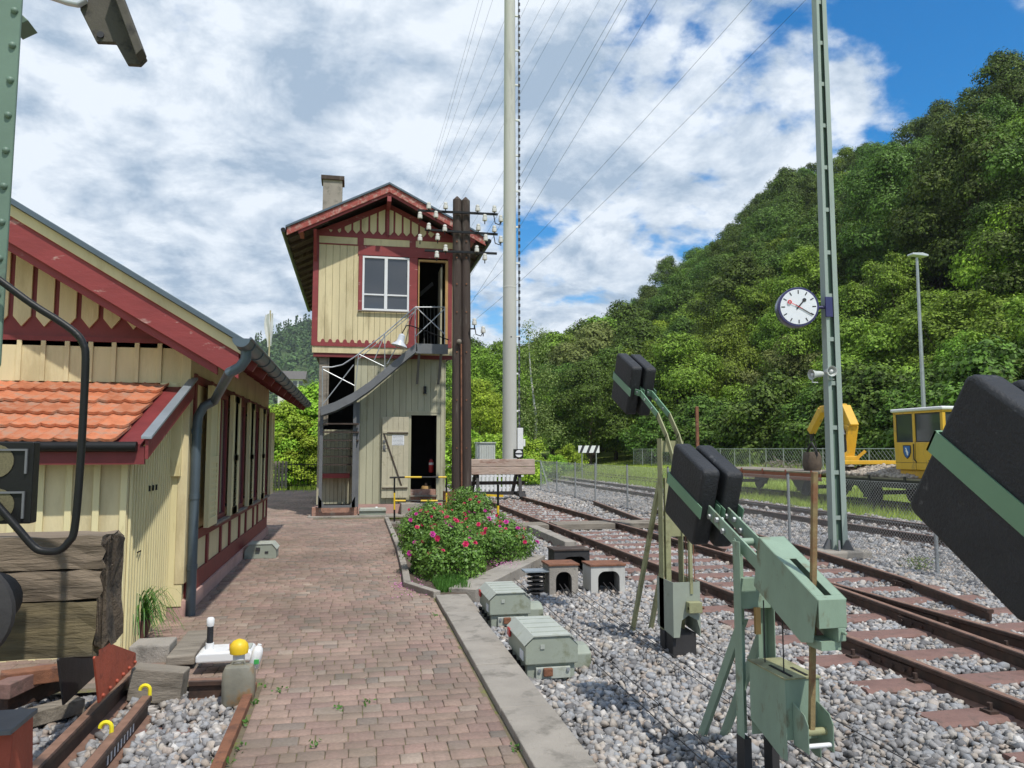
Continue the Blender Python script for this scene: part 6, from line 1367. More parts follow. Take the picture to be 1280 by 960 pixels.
MB().prism([(em[0] + a, em[1] + b) for a, b in [(.07, .10), (.02, .11), (-.02, .03), (-.06, -.02), (-.05, -.11), (-.01, -.12), (.01, -.05), (.05, .01), (.03, .06)]], 'x', x0 - .019, x0 - .015).build('emblem_figure', 'sign_white', cbt)

# ------------------------------------------------------------------ left foreground: buffer stop on the old rails
YB_ = 2.98; XBR = onY(133, 740, YB_).x; zt_ = onY(100, 670, YB_).z; zb_ = onY(60, 826, YB_).z; print('beam', XBR, zt_, zb_)
ob = thing('buffer_stop', (-2.15, YB_, -.08), 'old buffer stop with dark rotten timber beam on red steel legs', 'buffer stop', 'buffer stops')
def rough_beam(name, x0, x1, y0, y1, z0, z1, m_, parent, n=44, seed=1, amp=.006, end=.012):
    r_ = random.Random(seed); V = []; Fc = []; K = 16
    for i in range(n + 1):
        x = x0 + (x1 - x0) * i / n
        for k in range(K):
            t = k / K * 4; s = int(t); f_ = t - s; y_, z_ = [(y0 + (y1 - y0) * f_, z0), (y1, z0 + (z1 - z0) * f_), (y1 - (y1 - y0) * f_, z1), (y0, z1 - (z1 - z0) * f_)][s]
            a = amp * (1 + 1.5 * max(0, (i / n - .93) * 14)); xx = x + (r_.uniform(-1, 1) * end if i in (0, n) else 0)
            cy, cz = (y0 + y1) / 2, (z0 + z1) / 2; sh = 1 - (.04 if k % 4 == 0 else 0) - max(0, (i / n - .97)) * r_.uniform(0, 1.5)
            V.append((xx, cy + (y_ - cy) * sh + r_.uniform(-a, a), cz + (z_ - cz) * sh + r_.uniform(-a, a)))
    for i in range(n):
        for k in range(K): Fc.append((i * K + k, i * K + (k + 1) % K, (i + 1) * K + (k + 1) % K, (i + 1) * K + k))
    for e in (0, n):
        c = len(V); V.append((x0 if e == 0 else x1 - .02, (y0 + y1) / 2, (z0 + z1) / 2)); Fc += [(e * K + k, e * K + (k + 1) % K, c) for k in range(K)]
    mb = MB(); mb.add(V, Fc); return mb.build(name, m_, parent)
zs = [zb_, zb_ + (zt_ - zb_) * .47, zb_ + (zt_ - zb_) * .72, zt_]
for k in range(3): rough_beam('beam_plank', -3.45, XBR - random.uniform(0, .02) - .035 * (k == 0), YB_, YB_ + .20, zs[k] + .001, zs[k + 1] - .001, ('moss_beam', 'weathered_wood', 'weathered_wood')[k], ob, seed=k, amp=.0028)
rough_beam('rotten_end', XBR - .035, XBR + .004, YB_ + .012, YB_ + .19, zb_ + .03, zt_ - .015, 'crumbled_wood', ob, 8, 9, .009, .012)
bc = Vector((onY(-34, 758, YB_ - .25).x, YB_ - .2, onY(0, 758, YB_ - .25).z))
MB().lathe([(.155, .14), (.16, .15), (.155, .165), (.10, .18)], bc, 32, (0, -1, 0)).lathe([(.085, -.1), (.085, .14)], bc, 20, (0, -1, 0)).build('buffer', 'wagon_dark', ob, smooth=True)
XR1, XR2 = -1.53, -3.03
for xr in (XR1, XR2):
    MB().box(xr - .09, xr - .078, YB_ + .12, YB_ + .32, .09, zb_ + .0).box(xr + .078, xr + .09, YB_ + .12, YB_ + .32, .09, zb_ + .0).box(xr - .077, xr + .077, YB_ + .12, YB_ + .132, .09, zb_ - .0).build('leg', 'red_steel', ob, bevel=.003)
    # front foot with top plate nearer to the camera
    MB().prism([(YB_ + .10, .09), (YB_ + .42, .09), (YB_ + .36, .64), (YB_ + .18, .64)], 'x', xr - .10, (onY(27, 900, YB_ + .25).x if xr == XR1 else xr + .1)).build('foot', 'red_steel', ob, bevel=.004)
    MB().box(xr - .12, (onY(30, 900, YB_ + .25).x if xr == XR1 else xr + .12), YB_ + .14, YB_ + .38, .641, .66).build('foot_plate', 'steel_grey', ob, bevel=.003)
    ya_, yb2_ = onX(124, 880, XR1 + .09).y, onX(168, 831, XR1 + .09).y
    za_ = onX(116, 823, XR1 + .09).z; zb2 = onX(168, 816, XR1 + .09).z
    for sx in (-.10, .088): MB().prism([(q_.y, q_.z) for q_ in (onX(*t_, XR1 + .09) for t_ in ((122, 879), (168, 831), (168, 816), (125, 800), (116, 823)))], 'x', xr + sx, xr + sx + .012).build('gusset', 'red_steel' if sx > 0 else 'wagon_dark', ob, bevel=.003)  # left plate coloured dark, standing in for shade inside the hollow leg
    MB().bar((xr, YB_ + .22, zb_ + .10), (xr, ya_ + .05, .44), .07, .05).build('strut', 'wagon_dark', ob)
    for k in range(6): q = k / 5; MB().sphere((xr + .105, *((lambda a_, b_: (a_.y + (b_.y - a_.y) * (.06 + .88 * q), a_.z + (b_.z - a_.z) * (.06 + .88 * q) + .03))(onX(122, 879, XR1 + .09), onX(168, 831, XR1 + .09)))), .012, 8, 5).build('rivet', 'red_steel', ob)
rail([(XR1, y) for y in (-2, 3, onX(169, 838, XR1).y)], -.07, 'rusty right hand rail under the old buffer stop', 'old rails on the left')
rail([(XR2, y) for y in (-2, 3, 5.6)], -.07, 'rusty left hand rail under the old buffer stop', 'old rails on the left')
pr_ = onZ(183, 872, .05); pr0 = onZ(110, 960, .05); d_ = (pr_ - pr0)
e_ = pr0 - d_ * .8
rc = rail([(e_.x, e_.y), (pr0.x, pr0.y), (pr_.x, pr_.y)], -.09, 'loose rusty rail with yellow clamps lying left of the path', 'old rails on the left')
for (x, y, sc_) in ((181, 868, 1), (132, 916, .9)):
    c_ = onZ(x, y, .06); mb = MB()
    mb.tube([c_ + Vector((-.03 * math.cos(q_) if q_ < 3.2 else .03, 0, .028 + .03 * math.sin(q_) if q_ < 3.2 else -.05)) for q_ in (0, .4, .8, 1.2, 1.6, 2.0, 2.4, 2.8, 3.14, 4)], .012, 8); y_ = mb.build('rail_clamp', 'yellow_tip', rc, smooth=True)
mb = MB(); x = 0
for k in range(9):
    c_ = pr0.lerp(pr_, .25 + .055 * k) ; mb.box(c_.x + .0135, c_.x + .0155, c_.y - .012, c_.y + .012, -.045, .005)
mb.build('embossed_digits', 'plastic_white', rc)
# sleepers and timbers under and behind
def timber(name, a, b, w, h, m_, label, cat='timber', group='loose timbers by the old rails'):
    a, b = Vector(a), Vector(b); o = MB().bar(a, b, w, h).build(name, m_, loc=tuple((a + b) / 2), bevel=.01); return tag(o, label, cat, group)
for k, y in enumerate((3.7, 4.45, 5.15)): timber('old_sleeper', (-3.4, y, -.13), (-.75 - (.2 if k == 2 else 0), y, -.13), .24, .13, 'sleeper', 'brown timber sleeper half buried in gravel under the old rails', 'sleeper', 'sleepers under the old rails')
a, b = onZ(163, 866, 0), onZ(235, 866, 0); timber('end_block', (a.x, a.y + .05, .06), (b.x - .04, b.y + .10, .02), .16, .22, 'old_wood_grey', 'thick grey timber block lying across the end of the rails')
a, b = onZ(225, 838, 0), onZ(250, 800, 0); timber('plank_offcut', (a.x, a.y, .07), (b.x, b.y, .05), .20, .07, 'old_wood_grey', 'slanting grey plank between the block and the path')
a, b = onZ(160, 830, 0), onZ(214, 824, 0); o = MB().box(a.x, b.x, a.y - .0, a.y + .28, -.03, .13).build('stone_block', 'concrete', loc=((a.x + b.x) / 2, a.y, 0), bevel=.012); tag(o, 'grey concrete block with dark top beside the potted plant', 'block')
a, b = onZ(236, 866, 0), onZ(285, 866, 0); rail([(a.x, a.y + .02), (b.x, b.y + .05)], -.07, 'short stub of rail lying crosswise under the white tray', 'old rails on the left')
j0 = onZ(20, 885, 0); jk = thing('scrap_rail_pieces', (j0.x, j0.y, 0), 'pile of brown scrap rail pieces behind the buffer beam', 'scrap')
for (a, b, z, m_) in (((0, 850), (92, 838), .22, 'rust'), ((0, 880), (80, 850), .10, 'rail_side'), ((10, 905), (100, 880), .02, 'old_wood_grey'), ((0, 865), (60, 838), .20, 'sleeper')):
    p, q = onZ(*a, z), onZ(*b, z); MB().bar(p, q, .12, .09).build('scrap_bar', m_, jk, bevel=.006)
# plant pot
pp_ = onZ(172, 800, 0) ; pt_ = thing('potted_plant', (pp_.x, pp_.y, 0), 'small brown pot with long narrow green leaves by the lean-to', 'potted plant')
MB().lathe([(.07, 0), (.095, .10), (.10, .17), (.09, .18), (.08, .15)], pp_, 16).build('pot', 'terracotta', pt_, smooth=True)
V = []; Fc = []
for k in range(170):
    a = random.uniform(0, 2 * math.pi); L = random.uniform(.25, .60); h = random.uniform(.10, .34); w = .009; base_ = pp_ + Vector((random.uniform(-.06, .04), random.uniform(-.05, .05), .12)); dx_ = Vector((math.cos(a), math.sin(a), 0)); sd_ = Vector((-dx_.y, dx_.x, 0)); m0 = len(V)
    for i in range(7):
        t = i / 6; p = base_ + dx_ * (L * t * .75) + Vector((0, 0, h * math.sin(t * 2.6) * 1.1 - .12 * t * t)); p.z = max(p.z, .02); ww = w * (1 - t * .85); V += [p - sd_ * ww, p + sd_ * ww]
    Fc += [(m0 + 2 * i, m0 + 2 * i + 1, m0 + 2 * i + 3, m0 + 2 * i + 2) for i in range(6)]
mb = MB(); mb.add(V, Fc); mb.build('leaves', 'long_leaf', pt_)
# white tray, lamp tube, canister, bottle
a, b = onZ(243, 846, 0), onZ(292, 846, 0); ty = a.y; tz = .09; tb = thing('white_tray', ((a.x + b.x) / 2, ty, tz), 'white plastic tray base lying on the rail stub', 'tray')
mb = MB(); mb.prism([(a.x, tz), (b.x + .12, tz), (b.x + .12, tz + .05), (b.x + .1, tz + .075), (a.x + .03, tz + .075), (a.x, tz + .05)], 'y', ty, ty + .26); mb.build('base', 'plastic_white', tb, bevel=.015, seg=3)
MB().box(b.x - .02, b.x + .10, ty + .06, ty + .2, tz + .076, tz + .085).build('inset', 'box_lid', tb); MB().box(b.x - .05, b.x - .035, ty + .04, ty + .05, tz + .076, tz + .12).build('red_lever', 'red_plastic', tb)
c_ = Vector((onY(262, 815, ty + .12).x, ty + .12, tz + .075)); tl = thing('signal_tube', tuple(c_), 'black tube with white cap and collar standing on the white tray', 'tube')
MB().lathe([(.03, 0), (.03, .045)], c_, 16).build('collar', 'plastic_white', tl, smooth=True); MB().lathe([(.023, .046), (.023, .165)], c_, 16).build('tube', 'weight_black', tl, smooth=True); MB().lathe([(.024, .166), (.028, .18), (.028, .22), (.02, .23)], c_, 16).build('cap', 'plastic_white', tl, smooth=True)
cc_ = onZ(296, 876, 0); cn = thing('canister', (cc_.x, cc_.y + .06, 0), 'dirty grey canister with rust streaks at the edge of the path', 'canister')
hx, hy = .075, .06; pr2 = []
def rrect(hx, hy, r, z, c): return [(c.x + sx * (hx - r) + r * math.cos(a), c.y + sy * (hy - r) + r * math.sin(a), z) for sx, sy, a0 in ((1, 1, 0), (-1, 1, 90), (-1, -1, 180), (1, -1, 270)) for a in (R(a0), R(a0 + 30), R(a0 + 60), R(a0 + 90))]
cN = Vector((cc_.x, cc_.y + .07, 0)); V = []
for (z, s, r) in ((-.04, .88, .03), (-.02, 1, .03), (.10, 1.02, .03), (.17, 1, .03), (.205, .86, .03), (.215, .6, .025)): V += rrect(.102 * s, .07 * s, r, z, cN)
Fc = [(i * 16 + k, i * 16 + (k + 1) % 16, (i + 1) * 16 + (k + 1) % 16, (i + 1) * 16 + k) for i in range(5) for k in range(16)] + [tuple(range(15, -1, -1)), tuple(range(80, 96))]
mb = MB(); mb.add(V, Fc); mb.build('body', 'canister', cn, smooth=True); MB().tube([cN + Vector((-.05, 0, .205)), cN + Vector((-.04, 0, .235)), cN + Vector((.03, 0, .235)), cN + Vector((.04, 0, .205))], .009, 8).build('handle', 'canister', cn, smooth=True)
hp_ = onY(299, 808, cN.y + .16); yh = thing('yellow_cap', (hp_.x, hp_.y, tz), 'yellow dome cap behind the dirty canister', 'cap')
MB().lathe([(.060, -.045), (.064, -.01), (.058, .018), (.040, .038), (.012, .05)], hp_, 20).build('dome', 'yellow', yh, smooth=True); MB().lathe([(.04, -.10), (.04, -.046)], hp_, 16).build('stem', 'plastic_white', yh, smooth=True)
bt_ = onY(321, 817, cN.y + .14); bo = thing('white_bottle', tuple(bt_), 'white plastic bottle with green mark leaning beside the canister', 'bottle')
mb = MB(); mb.lathe([(.028, -.09), (.036, -.08), (.037, .02), (.028, .05), (.014, .065), (.014, .075)], (0, 0, 0), 18); mb.xform(Matrix.Translation(bt_ + Vector((0, 0, -.01))) @ Matrix.Rotation(R(14), 4, 'Y')); mb.build('body', 'plastic_white', bo, smooth=True)
MB().box(bt_.x - .012, bt_.x + .02, bt_.y - .044, bt_.y - .036, bt_.z - .06, bt_.z - .03).build('green_mark', 'green_mark', bo)
# foreground signal mast with loop, lantern and bracket
YM = 2.62; xr_ = onY(16, 200, YM).x
sm2 = thing('signal_mast', (xr_ - .14, YM, 0), 'riveted green steel mast with black loop and lantern at the left edge', 'mast')
xm0, xm1 = onY(-60, 250, YM).x, onY(27, 2, YM).x; xb1 = onY(6, 350, YM).x; ztop = 3.6; zt5 = onY(27, 2, YM).z; zb5 = onY(6, 350, YM).z
sl_ = (xm1 - xb1) / (zt5 - zb5); X_at = lambda z: xb1 + sl_ * (z - zb5)
zlow = onY(0, 455, YM).z
ms = MB(); ms.prism([(X_at(-.1) - .3, -.1), (X_at(-.1) - .02 - .2, -.1), (X_at(zlow) - .03, zlow - .1), (X_at(zlow), zlow), (X_at(ztop), ztop), (X_at(ztop) - .3, ztop), (X_at(zlow) - .3, zlow)], 'y', YM, YM + .012)
ms.prism([(X_at(zlow) - .26, zlow), (X_at(zlow) - .25, zlow), (X_at(ztop) - .25, ztop), (X_at(ztop) - .26, ztop)], 'y', YM + .0121, YM + .20)
ms.build('column', 'mast_green', sm2, bevel=.002, seg=1)
for k in range(12):
    z = zlow + .1 + k * .115; MB().sphere((X_at(z) - .018, YM - .002, z), .011, 10, 6).build('rivet', 'mast_green', sm2, smooth=True)
p = onY(27, 32, YM + .1); MB().prism([(p.x - .01, p.z + .04), (p.x + .035, p.z), (p.x - .01, p.z - .03)], 'y', YM + .06, YM + .14).build('lug', 'mast_green', sm2, bevel=.002)
LP = [onY(*q, YM - .05) for q in ((-6, 347), (2, 352), (40, 380), (75, 402), (95, 417), (104, 430), (107, 448), (104, 520), (99, 600), (93, 662), (86, 677), (74, 688), (55, 689), (42, 683), (20, 658), (-10, 624))]
LQ = []
for i in range(len(LP) - 1):
    p0, p1, p2, p3 = LP[max(i - 1, 0)], LP[i], LP[i + 1], LP[min(i + 2, len(LP) - 1)]
    for q in range(4):
        t_ = q / 4; LQ.append(.5 * ((2 * p1) + (p2 - p0) * t_ + (2 * p0 - 5 * p1 + 4 * p2 - p3) * t_ ** 2 + (3 * p1 - p0 - 3 * p2 + p3) * t_ ** 3))
LQ.append(LP[-1]); MB().tube(LQ, .0112, 10).build('loop_tube', 'black_steel', sm2, smooth=True)
a, b = onY(-70, 552, YM - .03), onY(36, 655, YM - .03); la = MB(); la.box(a.x, b.x, YM - .02, YM + .03, b.z, a.z); lan = la.build('lantern', 'black_steel', sm2, bevel=.004)
for (x0_, y0__, x1_, y1_) in ((-60, 561, 34, 592), (-60, 615, 30, 648)):
    p, q = onY(x0_, y0__, YM - .02), onY(x1_, y1_, YM - .02); MB().box(p.x, q.x, YM - .028, YM - .0205, p.z - .006, p.z).box(q.x - .006, q.x, YM - .028, YM - .0205, q.z, p.z - .006).build('frame_strip', 'steel_grey', lan)
    MB().lathe([(.05, 0), (.05, .004)], (p.x + .12, YM - .0205, (p.z + q.z) / 2 + .0), 20, (0, -1, 0)).build('grille', 'mesh_grille', lan)
# bracket at the top: brown angle beam with bulb glass
YK = YM + .05
def KP(x, y): p = onY(x, y, YK); return (p.x, p.z)
MB().prism([KP(*q) for q in ((98, -25), (144, -10), (183, 73), (175, 81), (159, 80), (144, 53), (120, 52), (100, 12))], 'y', YK, YK + .02).build('bracket_plate', mat('brown_steel', (.07, .062, .046), .7, .2, 6, .2, 20, dirt=(.02, .018, .016), dirt_amt=.3, dscale=12), sm2, bevel=.003)
MB().prism([KP(*q) for q in ((142, -12), (153, -10), (184, 72), (176, 80))], 'y', YK - .06, YK - .001).build('bracket_flange', 'brown_steel', sm2, bevel=.003)
MB().lathe([(.011, 0), (.011, .006)], (KP(126, 44)[0], YK, KP(126, 44)[1]), 12, (0, -1, 0)).build('bracket_hole', 'ink', sm2)
MB().prism([KP(*q) for q in ((58, 0), (60, -14), (106, -8), (112, 5), (100, 12), (85, 9))], 'y', YK - .03, YK - .003).build('lamp_glass', 'lamp_white', sm2, bevel=.006)
MB().prism([KP(*q) for q in ((-80, -60), (120, -40), (110, -15), (-80, -30))], 'y', YK, YK + .04).build('arm_beam', 'mast_green', sm2)
# ------------------------------------------------------------------ foliage
def unit(n):
    v = rng.normal(size=(n, 3)); return v / np.linalg.norm(v, axis=1)[:, None]
def leaf_quads(P, Nrm, size, asp=0.62):
    n = len(P); r = unit(n); a = np.cross(Nrm, r); a /= np.linalg.norm(a, axis=1)[:, None] + 1e-9; b = np.cross(Nrm, a)
    s = np.asarray(size).reshape(-1, 1) * np.ones((n, 1)); a = a * s * .5; b = b * s * .5 * asp; f = Nrm * s * rng.uniform(-.18, .18, (n, 1))
    V = np.stack([P - a, P - b + f, P + a, P + b + f], 1).reshape(-1, 3)
    return V, np.arange(4 * n).reshape(n, 4)
def crown_points(clumps, n, droop=0.0, fill=0.25):
    C = np.array([c[0] for c in clumps]); Rr = np.array([c[1] for c in clumps]); w = (Rr[:, :2].mean(1)) ** 2; idx = rng.choice(len(C), n, p=w / w.sum())
    d = unit(n); d[:, 2] = np.where(d[:, 2] < -.35, -d[:, 2], d[:, 2]); rad = 1 - rng.normal(.04, .11, n); rad = np.where(rng.uniform(size=n) < fill, rng.uniform(.45, .95, n), rad)
    rad = rad * (1 + .16 * np.sin(d[:, 0] * 7 + idx) * np.sin(d[:, 1] * 6 + 2 * idx) + .12 * np.sin(d[:, 2] * 15 + idx * 3 + d[:, 0] * 9))
    P = C[idx] + d * Rr[idx] * rad[:, None]; N_ = d * 1.0 + unit(n) * .52 + np.array([0, 0, .30]); N_ /= np.linalg.norm(N_, axis=1)[:, None]
    if droop: P[:, 2] -= droop * rng.uniform(0, 1, n) ** 2
    return P, N_
def clump_set(w, h0, h1, n, r0, r1, seed, top=.55):
    r_ = random.Random(seed); out = []
    for i in range(n):
        t = (i + .5) / n; z = h0 + (h1 - h0) * t; env = math.sin(math.pi * min(1, (t * (1 - .12) + .16)) ** .9) ** .6 * w
        a = i * 2.4 + r_.uniform(-.5, .5); rr = env * r_.uniform(.45, .95); r = r_.uniform(r0, r1) * (1 - .3 * t)
        out.append(((rr * math.cos(a), rr * math.sin(a), z), (r, r, r * r_.uniform(.6, .85))))
    for i in range(int(n * .9)):
        c = r_.choice(out[:n]); a = r_.uniform(0, 6.28); e = r_.uniform(-.2, 1.2); rr = c[1][0]; r2 = rr * r_.uniform(.38, .62)
        out.append(((c[0][0] + rr * .9 * math.cos(a) * math.cos(e), c[0][1] + rr * .9 * math.sin(a) * math.cos(e), c[0][2] + c[1][2] * .95 * math.sin(e)), (r2, r2, r2 * r_.uniform(.7, 1.3))))
    out.append(((0, 0, (h0 + h1) / 2), (w * .55, w * .55, (h1 - h0) * .38))); return out
def trunk_mb(h, r, clumps, k=5):
    mb = MB(); mb.tube([(0, 0, -.6), (0.05 * h * .1, 0, h * .35), (.03, .06, h * .8)], [r, r * .75, r * .3], 8)
    for c in clumps[::max(1, len(clumps) // k)]: p = Vector(c[0]); mb.tube([(0, 0, max(.5, min(h * .5, p.z * .55))), p * .6 + Vector((0, 0, p.z * .2)), p], [r * .4, r * .25, r * .08], 5)
    return mb
def tree_proto(name, w, h, base, nc, nl, ls, m, seed, label, group, cat='tree', bark='bark', r0=.28, r1=.42, droop=0):
    cl = clump_set(w, base + h * .12, h * .90, nc, w * r0, w * r1, seed)
    t = thing(name, (0, 0, -300 - seed), label, cat, group); ORG[t.name] = Vector((0, 0, 0))
    P, N_ = crown_points(cl, nl, droop); V, Fq = leaf_quads(P, N_, rng.uniform(.7, 1.3, len(P)) * ls)
    o = np_mesh('crown', V, Fq, m); o.parent = t
    trunk_mb(h * .85, max(.05, h * .018), cl).build('trunk', bark, t, local=True)
    return t
used_ = {}
def put(proto, x, y, z, s=1.0, sz=1.0, rz_=None, label=None, group=None):
    if proto.name in used_: o = copy_tree(proto)
    else: o = proto; used_[proto.name] = 1
    o.location = (x, y, z); o.scale = (s, s, s * sz); o.rotation_euler.z = random.uniform(0, 6.28) if rz_ is None else rz_
    if label: o['label'] = label
    if group: o['group'] = group
    return o
def project(p):
    d = Vector(p) - CAM; z = d.dot(_f); 
    return (640 + F * d.dot(_r) / z, 480 - F * d.dot(_u) / z, z) if z > 0.1 else (1e5, 0, z)
G1 = 'trees of the wooded hillside'
H = [tree_proto('broadleaf_tree', 5.6, 13.5, 1.0, 20, 30000, .235, 'leaf_dark', 1, 'tall dark green broadleaf tree high on the wooded hillside', G1),
     tree_proto('broadleaf_tree', 5.2, 12.0, .5, 16, 28000, .225, 'leaf_mid', 2, 'mid green broadleaf tree on the wooded hillside', G1),
     tree_proto('broadleaf_tree', 5.8, 13.0, .6, 22, 30000, .23, 'leaf_dark', 3, 'tall dark green broadleaf tree high on the wooded hillside', G1),
     tree_proto('broadleaf_tree', 4.6, 9.5, .0, 15, 26000, .205, 'leaf_bright', 4, 'bright green leafy tree low on the wooded hillside', G1),
     tree_proto('broadleaf_tree', 4.8, 10.5, .1, 17, 26000, .205, 'leaf_mid', 5, 'mid green broadleaf tree on the wooded hillside', G1),
     tree_proto('broadleaf_tree', 4.4, 9.0, .0, 16, 24000, .20, 'leaf_pale', 6, 'pale olive green tree on the wooded hillside', G1)]
cnt = 0
for i, X in enumerate(np.arange(44, 112, 6.3)):
    for Y in np.arange(24, 300, 8.6):
        x = X + random.uniform(-2.2, 2.2); y = Y + random.uniform(-2.6, 2.6) + (i % 2) * 4; z = float(hill_h(x, y))
        u, v, d = project((x, y, z + 8))
        if u < 560 or u > 1480 or d < 10: continue
        if y > 250 and X > 75: continue
        q = random.random(); low = X < 62
        if X < 50: pr = H[3] if q < .35 else H[4] if q < .65 else H[1] if q < .85 else H[5]
        elif low: pr = H[3] if q < .25 else H[1] if q < .5 else H[4] if q < .75 else H[0] if q < .9 else H[5]
        else: pr = H[0] if q < .42 else H[2] if q < .78 else H[1]
        s = random.uniform(.95, 1.4) * (1.05 if X < 85 else 1.12); put(pr, x, y, z - .5, s, random.uniform(.9, 1.2)); cnt += 1
print('hill trees', cnt)
# trees across the flat, far centre
G2 = 'trees beyond the meadow'
def at_px(u, v, D): p = atD(u, v, D); return p.x, p.y
for (u, top, D, k, lab) in ((596, 432, 95, 1, None), (612, 440, 70, 4, None), (585, 428, 120, 0, None), (628, 424, 110, 1, None), (655, 440, 135, 0, None), (706, 430, 120, 4, None), (728, 424, 125, 0, None), (752, 408, 130, 1, None), (780, 398, 135, 0, None), (690, 430, 118, 1, None), (742, 425, 100, 5, None), (668, 430, 126, 0, None),
                       (800, 420, 105, 0, None), (770, 452, 90, 2, None), (738, 470, 84, 2, None), (712, 480, 88, 0, None), (820, 440, 88, 4, None), (690, 476, 96, 2, None), (850, 430, 84, 1, None), (630, 470, 85, 4, None), (600, 480, 62, 3, None)):
    x, y = at_px(u, 560, D); hh = 1.9 + (562 - top + (34 if u > 680 else 16)) / F * D; pr = H[k]; hp0 = {0: 13.5, 1: 12.0, 2: 13.0, 3: 9.5, 4: 10.5, 5: 9.0}[k]
    s = hh / hp0; lab = ['tall dark green tree beyond the meadow in the valley', 'mid green tree beyond the meadow in the valley', 'tall dark green tree beyond the meadow in the valley', 'bright green tree beyond the meadow in the valley', 'mid green tree beyond the meadow in the valley', 'pale flowering olive green tree beyond the meadow in the valley'][k]
    put(pr, x, y, -.25, s * .95, 1.0, None, lab, G2)
# birch
bx_, by_ = at_px(668, 560, 62); bh = (562 - 400) / F * 62 + 1.9
cl = [((random.uniform(-1.6, 1.6) * (1 - t * .55), random.uniform(-1.6, 1.6) * (1 - t * .55), 1.6 + t * (bh - 2.4)), (1.25 - .6 * t, 1.25 - .6 * t, 1.3 - .4 * t)) for t in [k / 26 for k in range(27)]]
bt = thing('birch_tree', (bx_, by_, -.2), 'slender birch with thin white trunk and loose hanging foliage right of the concrete mast', 'tree')
P, N_ = crown_points(cl, 9000, 1.0, .6); V, Fq = leaf_quads(P, N_, rng.uniform(.6, 1.2, len(P)) * .20); o = np_mesh('crown', V, Fq, 'leaf_pale'); o.parent = bt
MB().tube([(0, 0, -.3), (.15, 0, bh * .35), (-.3, 0, bh * .65), (-.55, 0, bh * .97)], [.14, .11, .07, .015], 8).build('trunk', 'birch_bark', bt, local=True, smooth=True)
# bushes near: behind the railing on the left, along the meadow
G3 = 'bushes behind the railing'
B1 = tree_proto('leafy_bush', 2.1, 4.6, -.6, 16, 15000, .155, 'leaf_bright', 21, 'bright green leafy bush behind the iron railing', G3, 'bush', r0=.30, r1=.45)
for (u, top, D) in ((362, 492, 33.5), (398, 470, 34.5), (338, 505, 36), (420, 500, 36), (375, 476, 38), (350, 520, 32.8), (388, 520, 33), (320, 500, 38), (300, 490, 42), (440, 480, 40)):
    D += 3.2; x, y = at_px(u, 600, D); hh = 1.7 + (562 - top) / F * D; put(B1, x, y, -.15, hh / 4.7, 1.0, None)
B2 = tree_proto('meadow_shrub', 1.3, 1.9, -.5, 10, 5000, .12, 'leaf_bright', 22, 'low bright green shrub at the edge of the meadow', 'shrubs in the meadow', 'shrub', r0=.35, r1=.5)
for (u, D, s) in ((600, 36, 1.3), (622, 38, 1.4), (660, 39, .8), (684, 42, .7), (698, 52, .8), (655, 46, 1.3), (583, 40, 1.5), (640, 48, 1.6), (710, 66, 1.2), (900, 50, .7)):
    x, y = at_px(u, 590, D); put(B2, x, y, float(mead_h(x, y)), s, 1.0)
# front shrubs at the hill foot
B3 = tree_proto('hillfoot_shrub', 3.4, 5.5, -.6, 16, 9000, .26, 'leaf_dark', 23, 'dense dark green shrub behind the far wire fence', 'shrubs behind the far fence', 'shrub', r0=.32, r1=.46)
for k in range(26):
    t = k / 25; p = A.lerp(B, t * 1.08); put(B3, p.x + 3.6 + random.uniform(-.8, 1.6) + 2.5 * t, p.y + 3.5, .6, random.uniform(.8, 1.25), random.uniform(.8, 1.15))
# far-off woods as one mass
n = 9000; x = rng.uniform(-760, 620, n); y = rng.uniform(560, 1150, n); z = far_h(x, y); k = z > 4
x, y, z = x[k], y[k], z[k]; n = len(x); conif = (rng.uniform(size=n) < .22) & (y > 760)
nl = 30; d = unit(n * nl).reshape(n, nl, 3); d[:, :, 2] = np.abs(d[:, :, 2]); t = rng.uniform(size=(n, nl))
rad = rng.uniform(3.5, 9, n)[:, None, None]; P = d * rad * np.array([1, 1, 1.35]); Pc = np.stack([np.cos(t * 40) * (1 - t) * 3.2, np.sin(t * 40) * (1 - t) * 3.2, t * 21], 2)
P = np.where(conif[:, None, None], Pc, P) + np.stack([x, y, z], 1)[:, None, :]; Nn = (d + unit(n * nl).reshape(n, nl, 3) * .5); Nn /= np.linalg.norm(Nn, axis=2)[:, :, None]
V, Fq = leaf_quads(P.reshape(-1, 3), Nn.reshape(-1, 3), np.where(np.repeat(conif, nl), 3.0, 4.6), .8)
tag(np_mesh('distant_forest', V, Fq, 'far_leaf'), 'distant forest covering the far hills behind the signal box', 'forest', kind='stuff')

# ------------------------------------------------------------------ grass
def blades(name, P, h, w, m, label):
    n = len(P); a = rng.uniform(0, 6.28, n); d = np.stack([np.cos(a), np.sin(a), np.zeros(n)], 1); lean = unit(n) * .35; lean[:, 2] = 1
    hh = np.asarray(h).reshape(-1, 1); ww = np.asarray(w).reshape(-1, 1) * d
    V = np.stack([P - ww, P + ww, P + lean * hh], 1).reshape(-1, 3)
    return tag(np_mesh(name, V, np.arange(3 * n).reshape(n, 3), m), label, 'grass', kind='stuff')
n = 90000; X = 13.2 + rng.uniform(0, 1, n) ** 1.5 * 26; Y = rng.uniform(9, 95, n); k = (np.abs(X - 17) > .0); P = np.stack([X, Y, mead_h(X, Y) - .02], 1)
blades('meadow_grass', P, rng.uniform(.10, .32, n) * (1 - .35 * (Y > 60)), rng.uniform(.012, .03, n), 'grass_blade', 'long uneven grass and weeds in the meadow beyond the main line')
n = 16000; X = rng.uniform(-12, 14, n); Y = rng.uniform(31, 60, n); P = np.stack([X, Y, np.full(n, -.2)], 1); P = P[(X < -.5) | (Y > 40)]
